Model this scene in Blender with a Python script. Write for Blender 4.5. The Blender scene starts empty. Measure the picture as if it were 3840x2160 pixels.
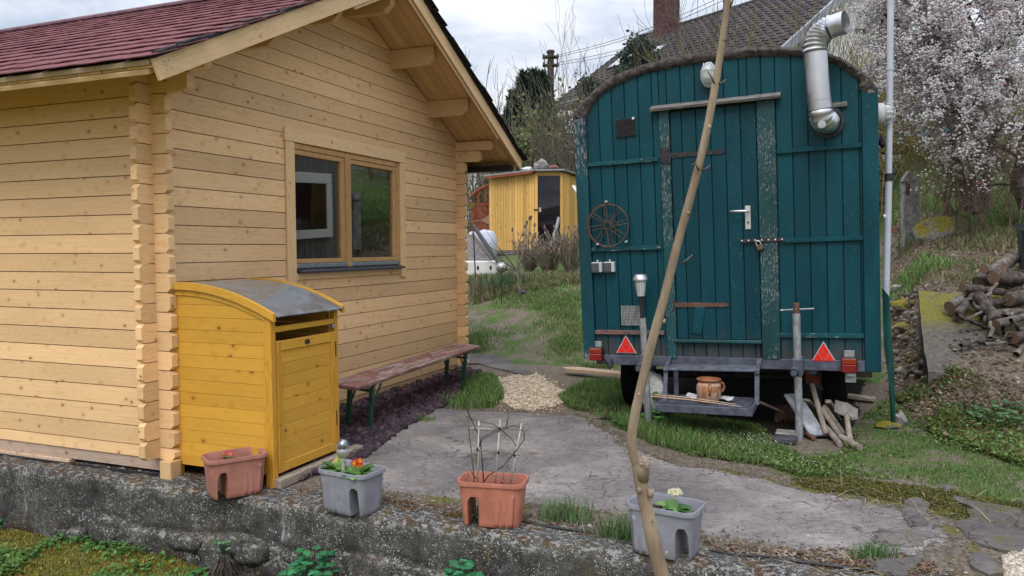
import bpy, bmesh, math, random
import numpy as np
from mathutils import Vector, Matrix, noise as mnoise

SC = bpy.context.scene
COL = SC.collection
R = math.radians
rnd = random.Random(11)
nrng = np.random.default_rng(5)

# ------------------------------------------------------------------ camera
CAMH = 1.6
FOC, PIT, ROL = 2940.82, 0.0508853, -0.0049414      # focal length in pixels of a 3840 px wide frame
_F = np.array([0, math.cos(PIT), -math.sin(PIT)])
_R0 = np.array([1.0, 0, 0]); _U0 = np.cross(_R0, _F)
_R = _R0 * math.cos(ROL) + _U0 * math.sin(ROL); _U = np.cross(_R, _F)
cd = bpy.data.cameras.new('camera'); cam = bpy.data.objects.new('camera', cd); COL.objects.link(cam)
cd.sensor_width = 36; cd.lens = FOC / 3840 * 36; cd.clip_end = 2000; cd.clip_start = .05
mw = Matrix.Identity(4)
for r in range(3):
    mw[r][0] = _R[r]; mw[r][1] = _U[r]; mw[r][2] = -_F[r]
mw[2][3] = CAMH
cam.matrix_world = mw
SC.camera = cam
# ------------------------------------------------------------------ sky, sun, exposure
W = bpy.data.worlds.new('World'); SC.world = W; W.use_nodes = True
SUN_EL, SUN_AZ = R(52), R(196)          # azimuth clockwise from +Y
def world():
    nt = W.node_tree; nt.nodes.clear()
    L = nt.links.new; new = nt.nodes.new
    out = new('ShaderNodeOutputWorld'); bg = new('ShaderNodeBackground')
    sky = new('ShaderNodeTexSky'); sky.sky_type = 'NISHITA'; sky.sun_disc = False
    sky.sun_elevation = SUN_EL; sky.sun_rotation = SUN_AZ; sky.air_density = 1.0; sky.dust_density = 3.0
    tc = new('ShaderNodeTexCoord')
    sx = new('ShaderNodeSeparateXYZ'); L(tc.outputs['Generated'], sx.inputs[0])
    # cloud layer: project the direction on a plane overhead
    zc = new('ShaderNodeMath'); zc.operation = 'MAXIMUM'; L(sx.outputs[2], zc.inputs[0]); zc.inputs[1].default_value = 0
    za = new('ShaderNodeMath'); za.operation = 'ADD'; L(zc.outputs[0], za.inputs[0]); za.inputs[1].default_value = .16
    dv = new('ShaderNodeVectorMath'); dv.operation = 'DIVIDE'; L(tc.outputs['Generated'], dv.inputs[0])
    cm = new('ShaderNodeCombineXYZ')
    for i in range(3): L(za.outputs[0], cm.inputs[i])
    L(cm.outputs[0], dv.inputs[1])
    n1 = new('ShaderNodeTexNoise'); n1.inputs['Scale'].default_value = 1.7; n1.inputs['Detail'].default_value = 7; n1.inputs['Roughness'].default_value = .58
    n1.inputs['Distortion'].default_value = .35
    L(dv.outputs[0], n1.inputs['Vector'])
    rp = new('ShaderNodeValToRGB'); L(n1.outputs['Fac'], rp.inputs[0])
    e = rp.color_ramp.elements
    e[0].position = .38; e[0].color = (3.7, 4.4, 5.6, 1)
    e[1].position = .60; e[1].color = (7.1, 7.3, 7.7, 1)
    m = e.new(.48); m.color = (5.5, 6.0, 6.85, 1)
    # overcast sky grows brighter toward the zenith
    br = new('ShaderNodeMapRange'); L(zc.outputs[0], br.inputs[0]); br.inputs[1].default_value = .25; br.inputs[2].default_value = .95
    br.inputs[3].default_value = 1.0; br.inputs[4].default_value = 2.5
    vm = new('ShaderNodeVectorMath'); vm.operation = 'SCALE'; L(rp.outputs[0], vm.inputs[0]); L(br.outputs[0], vm.inputs['Scale'])
    mx = new('ShaderNodeMix'); mx.data_type = 'RGBA'; mx.inputs[0].default_value = .93
    L(sky.outputs[0], mx.inputs[6]); L(vm.outputs[0], mx.inputs[7])
    L(mx.outputs[2], bg.inputs[0]); bg.inputs[1].default_value = .1
    L(bg.outputs[0], out.inputs[0])
world()
sl = bpy.data.lights.new('sun', 'SUN'); sl.energy = 1.3; sl.angle = R(28); sl.color = (1, .96, .9)
sun = bpy.data.objects.new('sun', sl); COL.objects.link(sun)
sdir = Vector((math.sin(SUN_AZ) * math.cos(SUN_EL), math.cos(SUN_AZ) * math.cos(SUN_EL), math.sin(SUN_EL)))
sun.rotation_euler = sdir.to_track_quat('Z', 'Y').to_euler()
SC.view_settings.view_transform = 'Standard'; SC.view_settings.look = 'None'
SC.view_settings.exposure = 0.5; SC.view_settings.gamma = 1
SC.view_settings.use_curve_mapping = False
SC.render.engine = 'CYCLES'
SC.cycles.max_bounces = 6; SC.cycles.diffuse_bounces = 3; SC.cycles.glossy_bounces = 3
SC.cycles.transparent_max_bounces = 8; SC.cycles.transmission_bounces = 4

# ------------------------------------------------------------------ measuring: photograph pixel -> point of the place
def ray(x, y):
    return _F + (x - 1920) / FOC * _R + (1080 - y) / FOC * _U
def at(x, y, Y):
    r = ray(x, y); p = r * (Y / r[1]); return Vector((p[0], p[1], p[2] + CAMH))
def ground0(x, y, z=0.0):
    r = ray(x, y); p = r * ((z - CAMH) / r[2]); return Vector((p[0], p[1], z))
def crop(x0, y0, s):
    return lambda x, y: (x0 + x / s, y0 + y / s)

# ------------------------------------------------------------------ mesh builder
class MB:
    def __init__(s): s.v = []; s.f = []; s.m = []; s.c = None
    def add(s, vs, fs, m=0, M=None):
        o = len(s.v)
        if M is not None: vs = [M @ Vector(p) for p in vs]
        s.v += [tuple(p) for p in vs]
        s.f += [tuple(i + o for i in q) for q in fs]
        s.m += [m] * len(fs)
        return s
    def box(s, x0, x1, y0, y1, z0, z1, ch=0.0, m=0, M=None):
        if x1 < x0: x0, x1 = x1, x0
        if y1 < y0: y0, y1 = y1, y0
        if z1 < z0: z0, z1 = z1, z0
        if ch <= 0:
            vs = [(x, y, z) for x in (x0, x1) for y in (y0, y1) for z in (z0, z1)]
            return s.add(vs, [(0, 1, 3, 2), (4, 6, 7, 5), (0, 4, 5, 1), (2, 3, 7, 6), (0, 2, 6, 4), (1, 5, 7, 3)], m, M)
        c = min(ch, (x1 - x0) * .45, (y1 - y0) * .45, (z1 - z0) * .45)
        vs = []; idx = {}
        for i in (0, 1):
            for j in (0, 1):
                for k in (0, 1):
                    X = (x0, x1)[i]; Y = (y0, y1)[j]; Z = (z0, z1)[k]
                    dx = c if i == 0 else -c; dy = c if j == 0 else -c; dz = c if k == 0 else -c
                    idx[(i, j, k, 0)] = len(vs); vs.append((X, Y + dy, Z + dz))
                    idx[(i, j, k, 1)] = len(vs); vs.append((X + dx, Y, Z + dz))
                    idx[(i, j, k, 2)] = len(vs); vs.append((X + dx, Y + dy, Z))
        g = lambda *a: idx[a]
        fs = []
        for i in (0, 1):
            fs.append((g(i, 0, 0, 0), g(i, 1, 0, 0), g(i, 1, 1, 0), g(i, 0, 1, 0)))
            fs.append((g(0, i, 0, 1), g(1, i, 0, 1), g(1, i, 1, 1), g(0, i, 1, 1)))
            fs.append((g(0, 0, i, 2), g(1, 0, i, 2), g(1, 1, i, 2), g(0, 1, i, 2)))
        for a in (0, 1):
            for b in (0, 1):
                fs.append((g(a, b, 0, 0), g(a, b, 1, 0), g(a, b, 1, 1), g(a, b, 0, 1)))
                fs.append((g(a, 0, b, 0), g(a, 1, b, 0), g(a, 1, b, 2), g(a, 0, b, 2)))
                fs.append((g(0, a, b, 1), g(1, a, b, 1), g(1, a, b, 2), g(0, a, b, 2)))
                for k in (0, 1):
                    fs.append((g(a, b, k, 0), g(a, b, k, 1), g(a, b, k, 2)))
        return s.add(vs, fs, m, M)
    def prism(s, poly, d0, d1, plane='xz', m=0, M=None):
        n = len(poly)
        mk = {'xz': lambda p, d: (p[0], d, p[1]), 'yz': lambda p, d: (d, p[0], p[1]), 'xy': lambda p, d: (p[0], p[1], d)}[plane]
        vs = [mk(p, d0) for p in poly] + [mk(p, d1) for p in poly]
        fs = [tuple(range(n)), tuple(range(2 * n - 1, n - 1, -1))] + [(i, i + n, (i + 1) % n + n, (i + 1) % n) for i in range(n)]
        return s.add(vs, fs, m, M)
    def bar(s, p, q, w, h, up=(0, 0, 1), ch=0.0, m=0):
        p = Vector(p); q = Vector(q); d = q - p; L = d.length
        if L < 1e-6: return s
        d.normalize(); u = Vector(up)
        a = d.cross(u)
        if a.length < 1e-4: a = d.cross(Vector((1, 0, 0)))
        a.normalize(); b = a.cross(d)
        M = Matrix(((d.x, a.x, b.x, p.x), (d.y, a.y, b.y, p.y), (d.z, a.z, b.z, p.z), (0, 0, 0, 1)))
        return s.box(0, L, -w / 2, w / 2, -h / 2, h / 2, ch, m, M)
    def tube(s, pts, rad, n=8, cap=True, m=0, closed=False):
        pts = [Vector(p) for p in pts]; k = len(pts)
        if not hasattr(rad, '__len__'): rad = [rad] * k
        o = len(s.v); ref = None
        for i, p in enumerate(pts):
            if closed: t = pts[(i + 1) % k] - pts[i - 1]
            else: t = pts[min(i + 1, k - 1)] - pts[max(i - 1, 0)]
            if t.length < 1e-9: t = Vector((0, 0, 1))
            t.normalize()
            if ref is None:
                ref = Vector((0, 0, 1)) if abs(t.z) < .9 else Vector((1, 0, 0))
            a = ref - t * ref.dot(t)
            if a.length < 1e-5: a = t.orthogonal()
            a.normalize(); ref = a; b = t.cross(a)
            for j in range(n):
                an = 2 * math.pi * j / n
                s.v.append(tuple(p + (a * math.cos(an) + b * math.sin(an)) * rad[i]))
        for i in range(k if closed else k - 1):
            i2 = (i + 1) % k
            for j in range(n):
                j2 = (j + 1) % n
                s.f.append((o + i * n + j, o + i * n + j2, o + i2 * n + j2, o + i2 * n + j)); s.m.append(m)
        if cap and not closed:
            s.f.append(tuple(o + j for j in range(n - 1, -1, -1))); s.m.append(m)
            s.f.append(tuple(o + (k - 1) * n + j for j in range(n))); s.m.append(m)
        return s
    def lathe(s, prof, n=20, c=(0, 0, 0), m=0, M=None, cap=True):
        vs = []; fs = []
        for r, z in prof:
            for j in range(n):
                a = 2 * math.pi * j / n
                vs.append((c[0] + r * math.cos(a), c[1] + r * math.sin(a), c[2] + z))
        k = len(prof)
        for i in range(k - 1):
            for j in range(n):
                j2 = (j + 1) % n
                fs.append((i * n + j, i * n + j2, (i + 1) * n + j2, (i + 1) * n + j))
        if cap:
            fs.append(tuple(range(n - 1, -1, -1))); fs.append(tuple((k - 1) * n + j for j in range(n)))
        return s.add(vs, fs, m, M)
    def loft(s, loops, cap0=True, cap1=True, m=0, M=None):
        n = len(loops[0]); vs = [p for L in loops for p in L]; fs = []
        for i in range(len(loops) - 1):
            for j in range(n):
                j2 = (j + 1) % n
                fs.append((i * n + j, i * n + j2, (i + 1) * n + j2, (i + 1) * n + j))
        if cap0: fs.append(tuple(range(n - 1, -1, -1)))
        if cap1: fs.append(tuple((len(loops) - 1) * n + j for j in range(n)))
        return s.add(vs, fs, m, M)
    def blob(s, c, r, sub=1, jit=.25, seed=0, m=0, flat=1.0, rot=None):
        vs, fs = ICO[sub]; q = random.Random(seed); o = Vector((q.random() * 50, q.random() * 50, q.random() * 50))
        out = []
        for p in vs:
            p = Vector(p); k = 1 + jit * 1.6 * mnoise.noise(p * 1.3 + o) + jit * .5 * mnoise.noise(p * 3.1 + o)
            p = p * k; p = Vector((p.x * r[0], p.y * r[1], p.z * r[2]))
            if rot is not None: p = rot @ p
            out.append(p + Vector(c))
        return s.add(out, fs, m)
    def mesh(s, name, mats, smooth=False, recalc=True):
        me = bpy.data.meshes.new(name); me.from_pydata(s.v, [], s.f)
        for mt in (mats if isinstance(mats, (list, tuple)) else [mats]): me.materials.append(mt)
        if len(me.materials) > 1: me.polygons.foreach_set('material_index', s.m)
        if recalc:
            bm = bmesh.new(); bm.from_mesh(me); bmesh.ops.recalc_face_normals(bm, faces=bm.faces); bm.to_mesh(me); bm.free()
        if smooth:
            me.polygons.foreach_set('use_smooth', [True] * len(me.polygons))
            if smooth is not True: me.set_sharp_from_angle(angle=R(smooth))
        me.update()
        return me
    def build(s, name, mats, parent=None, smooth=False, loc=None, recalc=True):
        return place(name, s.mesh(name, mats, smooth, recalc), parent, loc)

def _ico():
    d = {}
    for k in (1, 2, 3):
        bm = bmesh.new(); bmesh.ops.create_icosphere(bm, subdivisions=k, radius=1)
        bm.verts.ensure_lookup_table()
        d[k] = ([tuple(v.co) for v in bm.verts], [tuple(v.index for v in f.verts) for f in bm.faces]); bm.free()
    return d
ICO = _ico()

def place(name, me, parent=None, loc=None, rot=None, scale=None, mat4=None):
    o = bpy.data.objects.new(name, me); COL.objects.link(o)
    if parent is not None: o.parent = parent
    if mat4 is not None: o.matrix_local = mat4
    else:
        if loc is not None: o.location = loc
        if rot is not None: o.rotation_euler = rot
        if scale is not None: o.scale = scale
    return o
def tag(o, label=None, cat=None, group=None, kind=None):
    if label: o['label'] = label
    if cat: o['category'] = cat
    if group: o['group'] = group
    if kind: o['kind'] = kind
    return o
def thing(name, label, cat, loc=(0, 0, 0), rotz=0.0, group=None, mat4=None):
    o = bpy.data.objects.new(name, None); COL.objects.link(o); o.empty_display_size = .1
    if mat4 is not None: o.matrix_world = mat4
    else:
        o.location = loc; o.rotation_euler = (0, 0, rotz)
    return tag(o, label, cat, group)
def raw_mesh(name, V, Fq, mat, col=None, smooth=False):
    """V (n,3) array, Fq (m,k) array of equal-sided faces, col (n,3) optional vertex colours"""
    V = np.asarray(V, dtype=np.float32); Fq = np.asarray(Fq, dtype=np.int32)
    me = bpy.data.meshes.new(name); me.vertices.add(len(V)); me.vertices.foreach_set('co', V.ravel())
    m, k = Fq.shape
    me.loops.add(m * k); me.loops.foreach_set('vertex_index', Fq.ravel())
    me.polygons.add(m); me.polygons.foreach_set('loop_start', np.arange(0, m * k, k, dtype=np.int32))
    me.polygons.foreach_set('loop_total', np.full(m, k, dtype=np.int32))
    me.update(calc_edges=True)
    if col is not None:
        a = me.color_attributes.new('Col', 'FLOAT_COLOR', 'POINT')
        c4 = np.ones((len(V), 4), dtype=np.float32); c4[:, :3] = col; a.data.foreach_set('color', c4.ravel())
    for mt in (mat if isinstance(mat, (list, tuple)) else [mat]): me.materials.append(mt)
    if smooth: me.polygons.foreach_set('use_smooth', np.ones(m, dtype=bool))
    return me
def smooth01(x, a, b):
    t = np.clip((np.asarray(x, dtype=float) - a) / (b - a), 0, 1); return t * t * (3 - 2 * t)
def in_poly(x, y, poly):
    x = np.asarray(x); y = np.asarray(y); c = np.zeros(x.shape, bool); n = len(poly)
    for i in range(n):
        x1, y1 = poly[i][:2]; x2, y2 = poly[i - 1][:2]
        hit = ((y1 > y) != (y2 > y)) & (x < (x2 - x1) * (y - y1) / ((y2 - y1) or 1e-9) + x1)
        c ^= hit
    return c
def vnoise(x, y, s=1.0, seed=0, octv=4):
    """cheap vectorised value noise in -1..1"""
    x = np.asarray(x, float) * s; y = np.asarray(y, float) * s; tot = 0; amp = 1; nrm = 0
    for o in range(octv):
        xi = np.floor(x).astype(np.int64); yi = np.floor(y).astype(np.int64); fx = x - xi; fy = y - yi
        fx = fx * fx * (3 - 2 * fx); fy = fy * fy * (3 - 2 * fy)
        def h(a, b):
            k = (a * 374761393 + b * 668265263 + (seed + o * 17) * 974634777) & 0x7fffffff
            k = ((k ^ (k >> 13)) * 1274126177) & 0x7fffffff
            return ((k ^ (k >> 16)) & 0xffff) / 32767.5 - 1
        v = (h(xi, yi) * (1 - fx) + h(xi + 1, yi) * fx) * (1 - fy) + (h(xi, yi + 1) * (1 - fx) + h(xi + 1, yi + 1) * fx) * fy
        tot = tot + v * amp; nrm += amp; amp *= .5; x = x * 2.03 + 11.3; y = y * 2.03 + 5.7
    return tot / nrm

# ------------------------------------------------------------------ materials
def nd(nt, t, ins=None, **props):
    x = nt.nodes.new(t)
    for k, v in props.items(): setattr(x, k, v)
    for k, v in (ins or {}).items():
        s = x.inputs[k]
        if isinstance(v, bpy.types.NodeSocket): nt.links.new(v, s)
        elif isinstance(v, bpy.types.Node): nt.links.new(v.outputs[0], s)
        else: s.default_value = v
    return x
def c4(c): return (c[0], c[1], c[2], 1)
def mix(nt, f, a, b, blend='MIX'):
    x = nt.nodes.new('ShaderNodeMix'); x.data_type = 'RGBA'; x.blend_type = blend
    for i, v in ((0, f), (6, a), (7, b)):
        if isinstance(v, bpy.types.NodeSocket): nt.links.new(v, x.inputs[i])
        elif i: x.inputs[i].default_value = c4(v)
        else: x.inputs[i].default_value = v
    return x.outputs[2]
def mth(nt, op, a, b=0.0, c=None):
    x = nt.nodes.new('ShaderNodeMath'); x.operation = op
    for i, v in enumerate((a, b, c)):
        if v is None: continue
        if isinstance(v, bpy.types.NodeSocket): nt.links.new(v, x.inputs[i])
        else: x.inputs[i].default_value = v
    return x.outputs[0]
def mrange(nt, v, a, b, c=0.0, d=1.0):
    x = nd(nt, 'ShaderNodeMapRange', {0: v, 1: a, 2: b, 3: c, 4: d}, interpolation_type='SMOOTHSTEP'); return x.outputs[0]
def ramp(nt, f, els):
    x = nt.nodes.new('ShaderNodeValToRGB'); nt.links.new(f, x.inputs[0]); e = x.color_ramp.elements
    e[0].position, e[0].color = els[0][0], c4(els[0][1]); e[1].position, e[1].color = els[-1][0], c4(els[-1][1])
    for p, c in els[1:-1]:
        q = e.new(p); q.color = c4(c)
    return x.outputs[0]
def noisef(nt, vec, scale, detail=3, rough=.55, dist=0.0):
    return nd(nt, 'ShaderNodeTexNoise', {'Vector': vec, 'Scale': scale, 'Detail': detail, 'Roughness': rough, 'Distortion': dist}).outputs['Fac']
def mapped(nt, vec, sc=(1, 1, 1), loc=(0, 0, 0)):
    return nd(nt, 'ShaderNodeMapping', {'Vector': vec, 'Scale': sc, 'Location': loc}).outputs[0]
def newmat(name, rough=.6, spec=.3, metal=0.0):
    m = bpy.data.materials.new(name); m.use_nodes = True; nt = m.node_tree
    b = nt.nodes['Principled BSDF']; b.inputs['Roughness'].default_value = rough
    b.inputs['Specular IOR Level'].default_value = spec; b.inputs['Metallic'].default_value = metal
    return m, nt, b
def objvec(nt, rand=True):
    tc = nd(nt, 'ShaderNodeTexCoord')
    if not rand: return tc.outputs['Object']
    oi = nd(nt, 'ShaderNodeObjectInfo')
    s = nd(nt, 'ShaderNodeVectorMath', {0: (31.7, 17.3, 23.9)}, operation='SCALE'); nt.links.new(oi.outputs['Random'], s.inputs['Scale'])
    a = nd(nt, 'ShaderNodeVectorMath', {0: tc.outputs['Object'], 1: s.outputs[0]}, operation='ADD')
    return a.outputs[0]
def bump(nt, b, h, strength=.3, dist=.01):
    x = nd(nt, 'ShaderNodeBump', {'Height': h, 'Strength': strength, 'Distance': dist}); nt.links.new(x.outputs[0], b.inputs['Normal'])

def wood(name, c1, c2, knot=(.10, .045, .02), axis='X', kscale=8.5, kr=.019, rough=.55, spec=.25, tint=.12, streak=26, ring=.35, bstr=.12):
    m, nt, b = newmat(name, rough, spec)
    v = objvec(nt)
    def sc(a, o):
        return tuple(a if ax == axis else o for ax in 'XYZ')
    vor = nd(nt, 'ShaderNodeTexVoronoi', {'Vector': mapped(nt, v, sc(.75, 1.0)), 'Scale': kscale, 'Randomness': 1.0}, feature='F1')
    d = mth(nt, 'DIVIDE', vor.outputs['Distance'], kscale)
    wob = mth(nt, 'MULTIPLY_ADD', noisef(nt, v, 60, 2), .008, -.004)
    d = mth(nt, 'ADD', d, wob)
    halo = mrange(nt, d, kr * 2.6, kr * .6)
    # flame grain: contour lines of a stretched noise, bent round the knots
    n1 = noisef(nt, mapped(nt, v, sc(.55, 5.0)), 1.6, 2, .5)
    n1 = mth(nt, 'MULTIPLY_ADD', halo, .10, n1)
    rg = mth(nt, 'SINE', mth(nt, 'MULTIPLY', n1, 120.0))
    rg = mrange(nt, rg, -.2, 1.0)
    n2 = noisef(nt, mapped(nt, v, sc(.9, streak)), 2.4, 4, .6)
    f = mth(nt, 'MULTIPLY_ADD', rg, ring, mth(nt, 'MULTIPLY', n2, .75))
    col = mix(nt, mrange(nt, f, .25, .95), c1, c2)
    big = noisef(nt, v, 1.1, 2)
    oi = nd(nt, 'ShaderNodeObjectInfo')
    tv = mth(nt, 'MULTIPLY_ADD', mth(nt, 'SUBTRACT', oi.outputs['Random'], .5), tint * 2, mth(nt, 'MULTIPLY_ADD', big, .24, .88))
    vm = nd(nt, 'ShaderNodeVectorMath', {0: col, 'Scale': tv}, operation='SCALE')
    col = mix(nt, mth(nt, 'MULTIPLY', halo, .35), vm.outputs[0], (c2[0] * .75, c2[1] * .62, c2[2] * .5))
    pick = mth(nt, 'GREATER_THAN', nd(nt, 'ShaderNodeSeparateColor', {0: vor.outputs['Color']}).outputs[0], .12)
    kf = mth(nt, 'MULTIPLY', mrange(nt, d, kr, kr * .5), pick)
    kc = mix(nt, mrange(nt, d, kr * .8, 0.0), (knot[0] * 2.2, knot[1] * 2.0, knot[2] * 1.8), knot)
    col = mix(nt, mth(nt, 'MULTIPLY', kf, .85), col, kc)
    nt.links.new(col, b.inputs['Base Color'])
    bump(nt, b, f, bstr, .004)
    return m

def simple(name, col, rough=.6, spec=.3, metal=0.0, var=.25, scale=8, col2=None, thr=(.35, .7), bstr=0.0, bscale=40, sc=(1, 1, 1), detail=4, rand=True):
    m, nt, b = newmat(name, rough, spec, metal)
    v = mapped(nt, objvec(nt, rand), sc)
    n = noisef(nt, v, scale, detail, .6)
    a = tuple(c * (1 - var) for c in col); d = tuple(c * (1 + var) for c in col)
    if col2: a, d = col, col2
    nt.links.new(mix(nt, mrange(nt, n, *thr), a, d), b.inputs['Base Color'])
    if metal or rough < .5:
        nt.links.new(mrange(nt, noisef(nt, v, scale * 2.3, 3), .3, .75, rough * .75, min(1, rough * 1.5)), b.inputs['Roughness'])
    if bstr: bump(nt, b, noisef(nt, v, bscale, 4, .65), bstr, .01)
    return m

def painted(name, col, chip=(.42, .40, .37), chip2=(.12, .10, .09), wear=.62, streak=(38, 38, 5), rough=.5, spec=.35, dirt=.25, wear_top=None, foot=False):
    """old paint with flakes missing; wear is the noise level above which bare wood shows"""
    m, nt, b = newmat(name, rough, spec)
    v = objvec(nt)
    n = noisef(nt, mapped(nt, v, streak), 1.0, 6, .68)
    n0 = noisef(nt, v, 3.0, 3, .6)
    n = mth(nt, 'MULTIPLY_ADD', mth(nt, 'SUBTRACT', n0, .5), .38, n)
    if wear_top:
        zz = nd(nt, 'ShaderNodeSeparateXYZ', {0: objvec(nt, False)}).outputs[2]
        n = mth(nt, 'ADD', n, mth(nt, 'MAXIMUM', mrange(nt, zz, .35, 1.0, 0, wear_top), mrange(nt, zz, -.80, -.97, 0, wear_top * .8)))
    fl = mrange(nt, n, wear, wear + .025)
    base = mix(nt, mrange(nt, noisef(nt, mapped(nt, v, (6, 6, 1.5)), 1.0, 4), .3, .75), tuple(c * (1 - dirt) for c in col), tuple(c * (1 + dirt) for c in col))
    oi = nd(nt, 'ShaderNodeObjectInfo')
    base = nd(nt, 'ShaderNodeVectorMath', {0: base, 'Scale': mth(nt, 'MULTIPLY_ADD', oi.outputs['Random'], .2, .9)}, operation='SCALE').outputs[0]
    sp = noisef(nt, v, 75, 2, .7)
    base = mix(nt, mth(nt, 'MULTIPLY', mrange(nt, sp, .66, .72), .55), base, tuple(.55 * a + .45 * c for a, c in zip(col, chip)))
    if foot:
        zz = nd(nt, 'ShaderNodeSeparateXYZ', {0: objvec(nt, False)}).outputs[2]
        st = mth(nt, 'MULTIPLY', mrange(nt, mth(nt, 'MULTIPLY_ADD', noisef(nt, mapped(nt, v, (9, 9, 2)), 1.0, 4), .5, zz), -.48, -.74), .62)
        base = mix(nt, st, base, (.085, .062, .055))
        base = mix(nt, mth(nt, 'MULTIPLY', mrange(nt, noisef(nt, mapped(nt, v, (22, 22, 1.2)), 1.0, 4, .7), .60, .74), .45), base, (.012, .035, .040))
    ch = mix(nt, mrange(nt, noisef(nt, mapped(nt, v, streak), 2.2, 3), .35, .65), chip2, chip)
    nt.links.new(mix(nt, fl, base, ch), b.inputs['Base Color'])
    nt.links.new(mth(nt, 'MULTIPLY_ADD', fl, .35, rough), b.inputs['Roughness'])
    bump(nt, b, mth(nt, 'MULTIPLY_ADD', fl, -.6, mth(nt, 'MULTIPLY', n, .5)), .35, .004)
    return m

def vcol(name, rough=.7, spec=.2, trans=0.0, var=.15, scale=9):
    """colour of each leaf / blade comes from the mesh, with a little mottling; optional thin-leaf translucency"""
    m, nt, b = newmat(name, rough, spec)
    a = nd(nt, 'ShaderNodeVertexColor', layer_name='Col')
    n = noisef(nt, objvec(nt, False), scale, 2)
    k = nd(nt, 'ShaderNodeVectorMath', {0: a.outputs['Color'], 'Scale': mth(nt, 'MULTIPLY_ADD', n, var * 2, 1 - var)}, operation='SCALE').outputs[0]
    nt.links.new(k, b.inputs['Base Color'])
    if trans:
        t = nd(nt, 'ShaderNodeBsdfTranslucent', {'Color': k}); mxs = nd(nt, 'ShaderNodeMixShader', {0: trans, 1: b.outputs[0], 2: t.outputs[0]})
        nt.links.new(mxs.outputs[0], nt.nodes['Material Output'].inputs[0])
    return m

PINE1, PINE2 = (.775, .50, .265), (.65, .385, .18)
M_log = wood('pine_log', PINE1, PINE2, axis='Y', kr=.0125, kscale=9.5, ring=.18, tint=.15, knot=(.12, .055, .025))
M_logx = wood('pine_log_gable', PINE1, PINE2, axis='X', kr=.0125, kscale=9.5, ring=.24, tint=.15, knot=(.12, .055, .025))
M_beam = wood('pine_beam', (.66, .43, .225), (.54, .325, .15), axis='Y', kr=.013, ring=.18)
M_soff = wood('pine_board', (.66, .42, .215), (.53, .31, .14), axis='X', kr=.012, ring=.2, tint=.16)
M_trim = wood('pine_trim_z', (.72, .475, .25), (.60, .365, .17), axis='Z', kr=.011, ring=.2)
M_trimx = wood('pine_trim_x', (.74, .495, .27), (.62, .385, .185), axis='X', kr=.012, ring=.2)
M_sash = wood('window_wood', (.50, .29, .12), (.38, .20, .075), axis='Z', kr=.006, kscale=6)
M_sill = wood('damp_sill_beam', (.43, .32, .25), (.33, .235, .175), axis='Y', kr=.013)
M_sillx = wood('damp_sill_beam_x', (.44, .29, .16), (.33, .20, .10), axis='X', kr=.013)
M_bin = wood('stained_plank', (.62, .325, .045), (.50, .235, .025), knot=(.09, .04, .012), axis='Y', kr=.015, kscale=8, rough=.45, tint=.08, ring=.14)
M_binx = wood('stained_plank_x', (.62, .325, .045), (.50, .235, .025), knot=(.09, .04, .012), axis='X', kr=.013, kscale=8, rough=.45, tint=.08, ring=.14)
M_binz = wood('stained_post', (.60, .30, .04), (.49, .225, .023), knot=(.10, .045, .015), axis='Z', kr=.009, rough=.45, tint=.06)
M_sauna = wood('sauna_board', (.66, .40, .125), (.53, .30, .075), knot=(.13, .06, .025), axis='Z', kr=.02, kscale=5, rough=.45, tint=.2)
M_old = wood('weathered_plank', (.36, .29, .23), (.20, .155, .12), axis='X', kr=.012, rough=.85, ring=.6)
M_pale = wood('pale_plank', (.55, .40, .28), (.40, .27, .18), axis='X', kr=.01, rough=.8)
M_oldz = wood('weathered_batten', (.23, .21, .20), (.11, .10, .10), axis='X', kr=.01, rough=.85, ring=.7)
M_seat = painted('bench_seat_paint', (.195, .085, .065), chip=(.36, .29, .26), chip2=(.20, .13, .11), wear=.50, streak=(3, 26, 26), rough=.55, dirt=.35)
TEAL = (.003, .050, .066)
M_teal = painted('teal_paint', TEAL, wear=.80, streak=(60, 60, 22), foot=True, spec=.2, dirt=.15)
M_tealbat = painted('teal_paint_batten', (.003, .056, .070), wear=.60, streak=(10, 60, 60), chip=(.40, .42, .42))
M_tealworn = painted('teal_paint_worn', (.008, .056, .064), wear=.585, streak=(120, 120, 26), chip=(.29, .29, .28), chip2=(.13, .12, .11))
M_tealpost = painted('teal_paint_post', (.003, .050, .066), wear=.72, streak=(70, 70, 20), spec=.2)
M_tealrail = painted('bare_batten', (.03, .08, .08), wear=.40, streak=(10, 60, 60), chip=(.25, .13, .11), chip2=(.10, .055, .05))
M_tealold = painted('grey_corner_post', (.003, .050, .066), wear=.66, wear_top=.16, streak=(60, 60, 14), chip=(.30, .29, .31), chip2=(.12, .10, .11))
M_door = painted('teal_door_paint', (.003, .044, .060), wear=.82, streak=(60, 60, 22), foot=True, spec=.2, dirt=.15)
M_chassis = simple('grey_blue_steel', (.08, .088, .118), .55, .4, 0, .3, 14, bstr=.15)
M_galv = simple('galvanised_tube', (.30, .31, .32), .48, .5, .35, .25, 30, sc=(1, 1, .4))
M_alu = simple('stove_pipe_metal', (.55, .55, .57), .42, .5, 1.0, .08, 5, sc=(1, 1, .5))
M_iron = simple('dark_iron', (.045, .04, .045), .6, .4, .4, .35, 40, col2=None, bstr=.2)
M_rust = simple('rusty_iron', (.10, .05, .035), .75, .3, .2, .3, 30, col2=(.19, .10, .07))
M_felt = simple('roofing_felt_edge', (.038, .031, .031), .8, .25, 0, .3, 18, col2=(.115, .09, .085), bstr=.4, bscale=60)
M_red = simple('red_reflector', (.75, .022, .012), .25, .6, 0, .12, 30)
M_redlens = simple('tail_light_lens', (.22, .008, .008), .15, .7, 0, .2, 18)
M_orange = simple('indicator_lens', (.24, .022, .006), .15, .7, 0, .2, 18)
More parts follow.
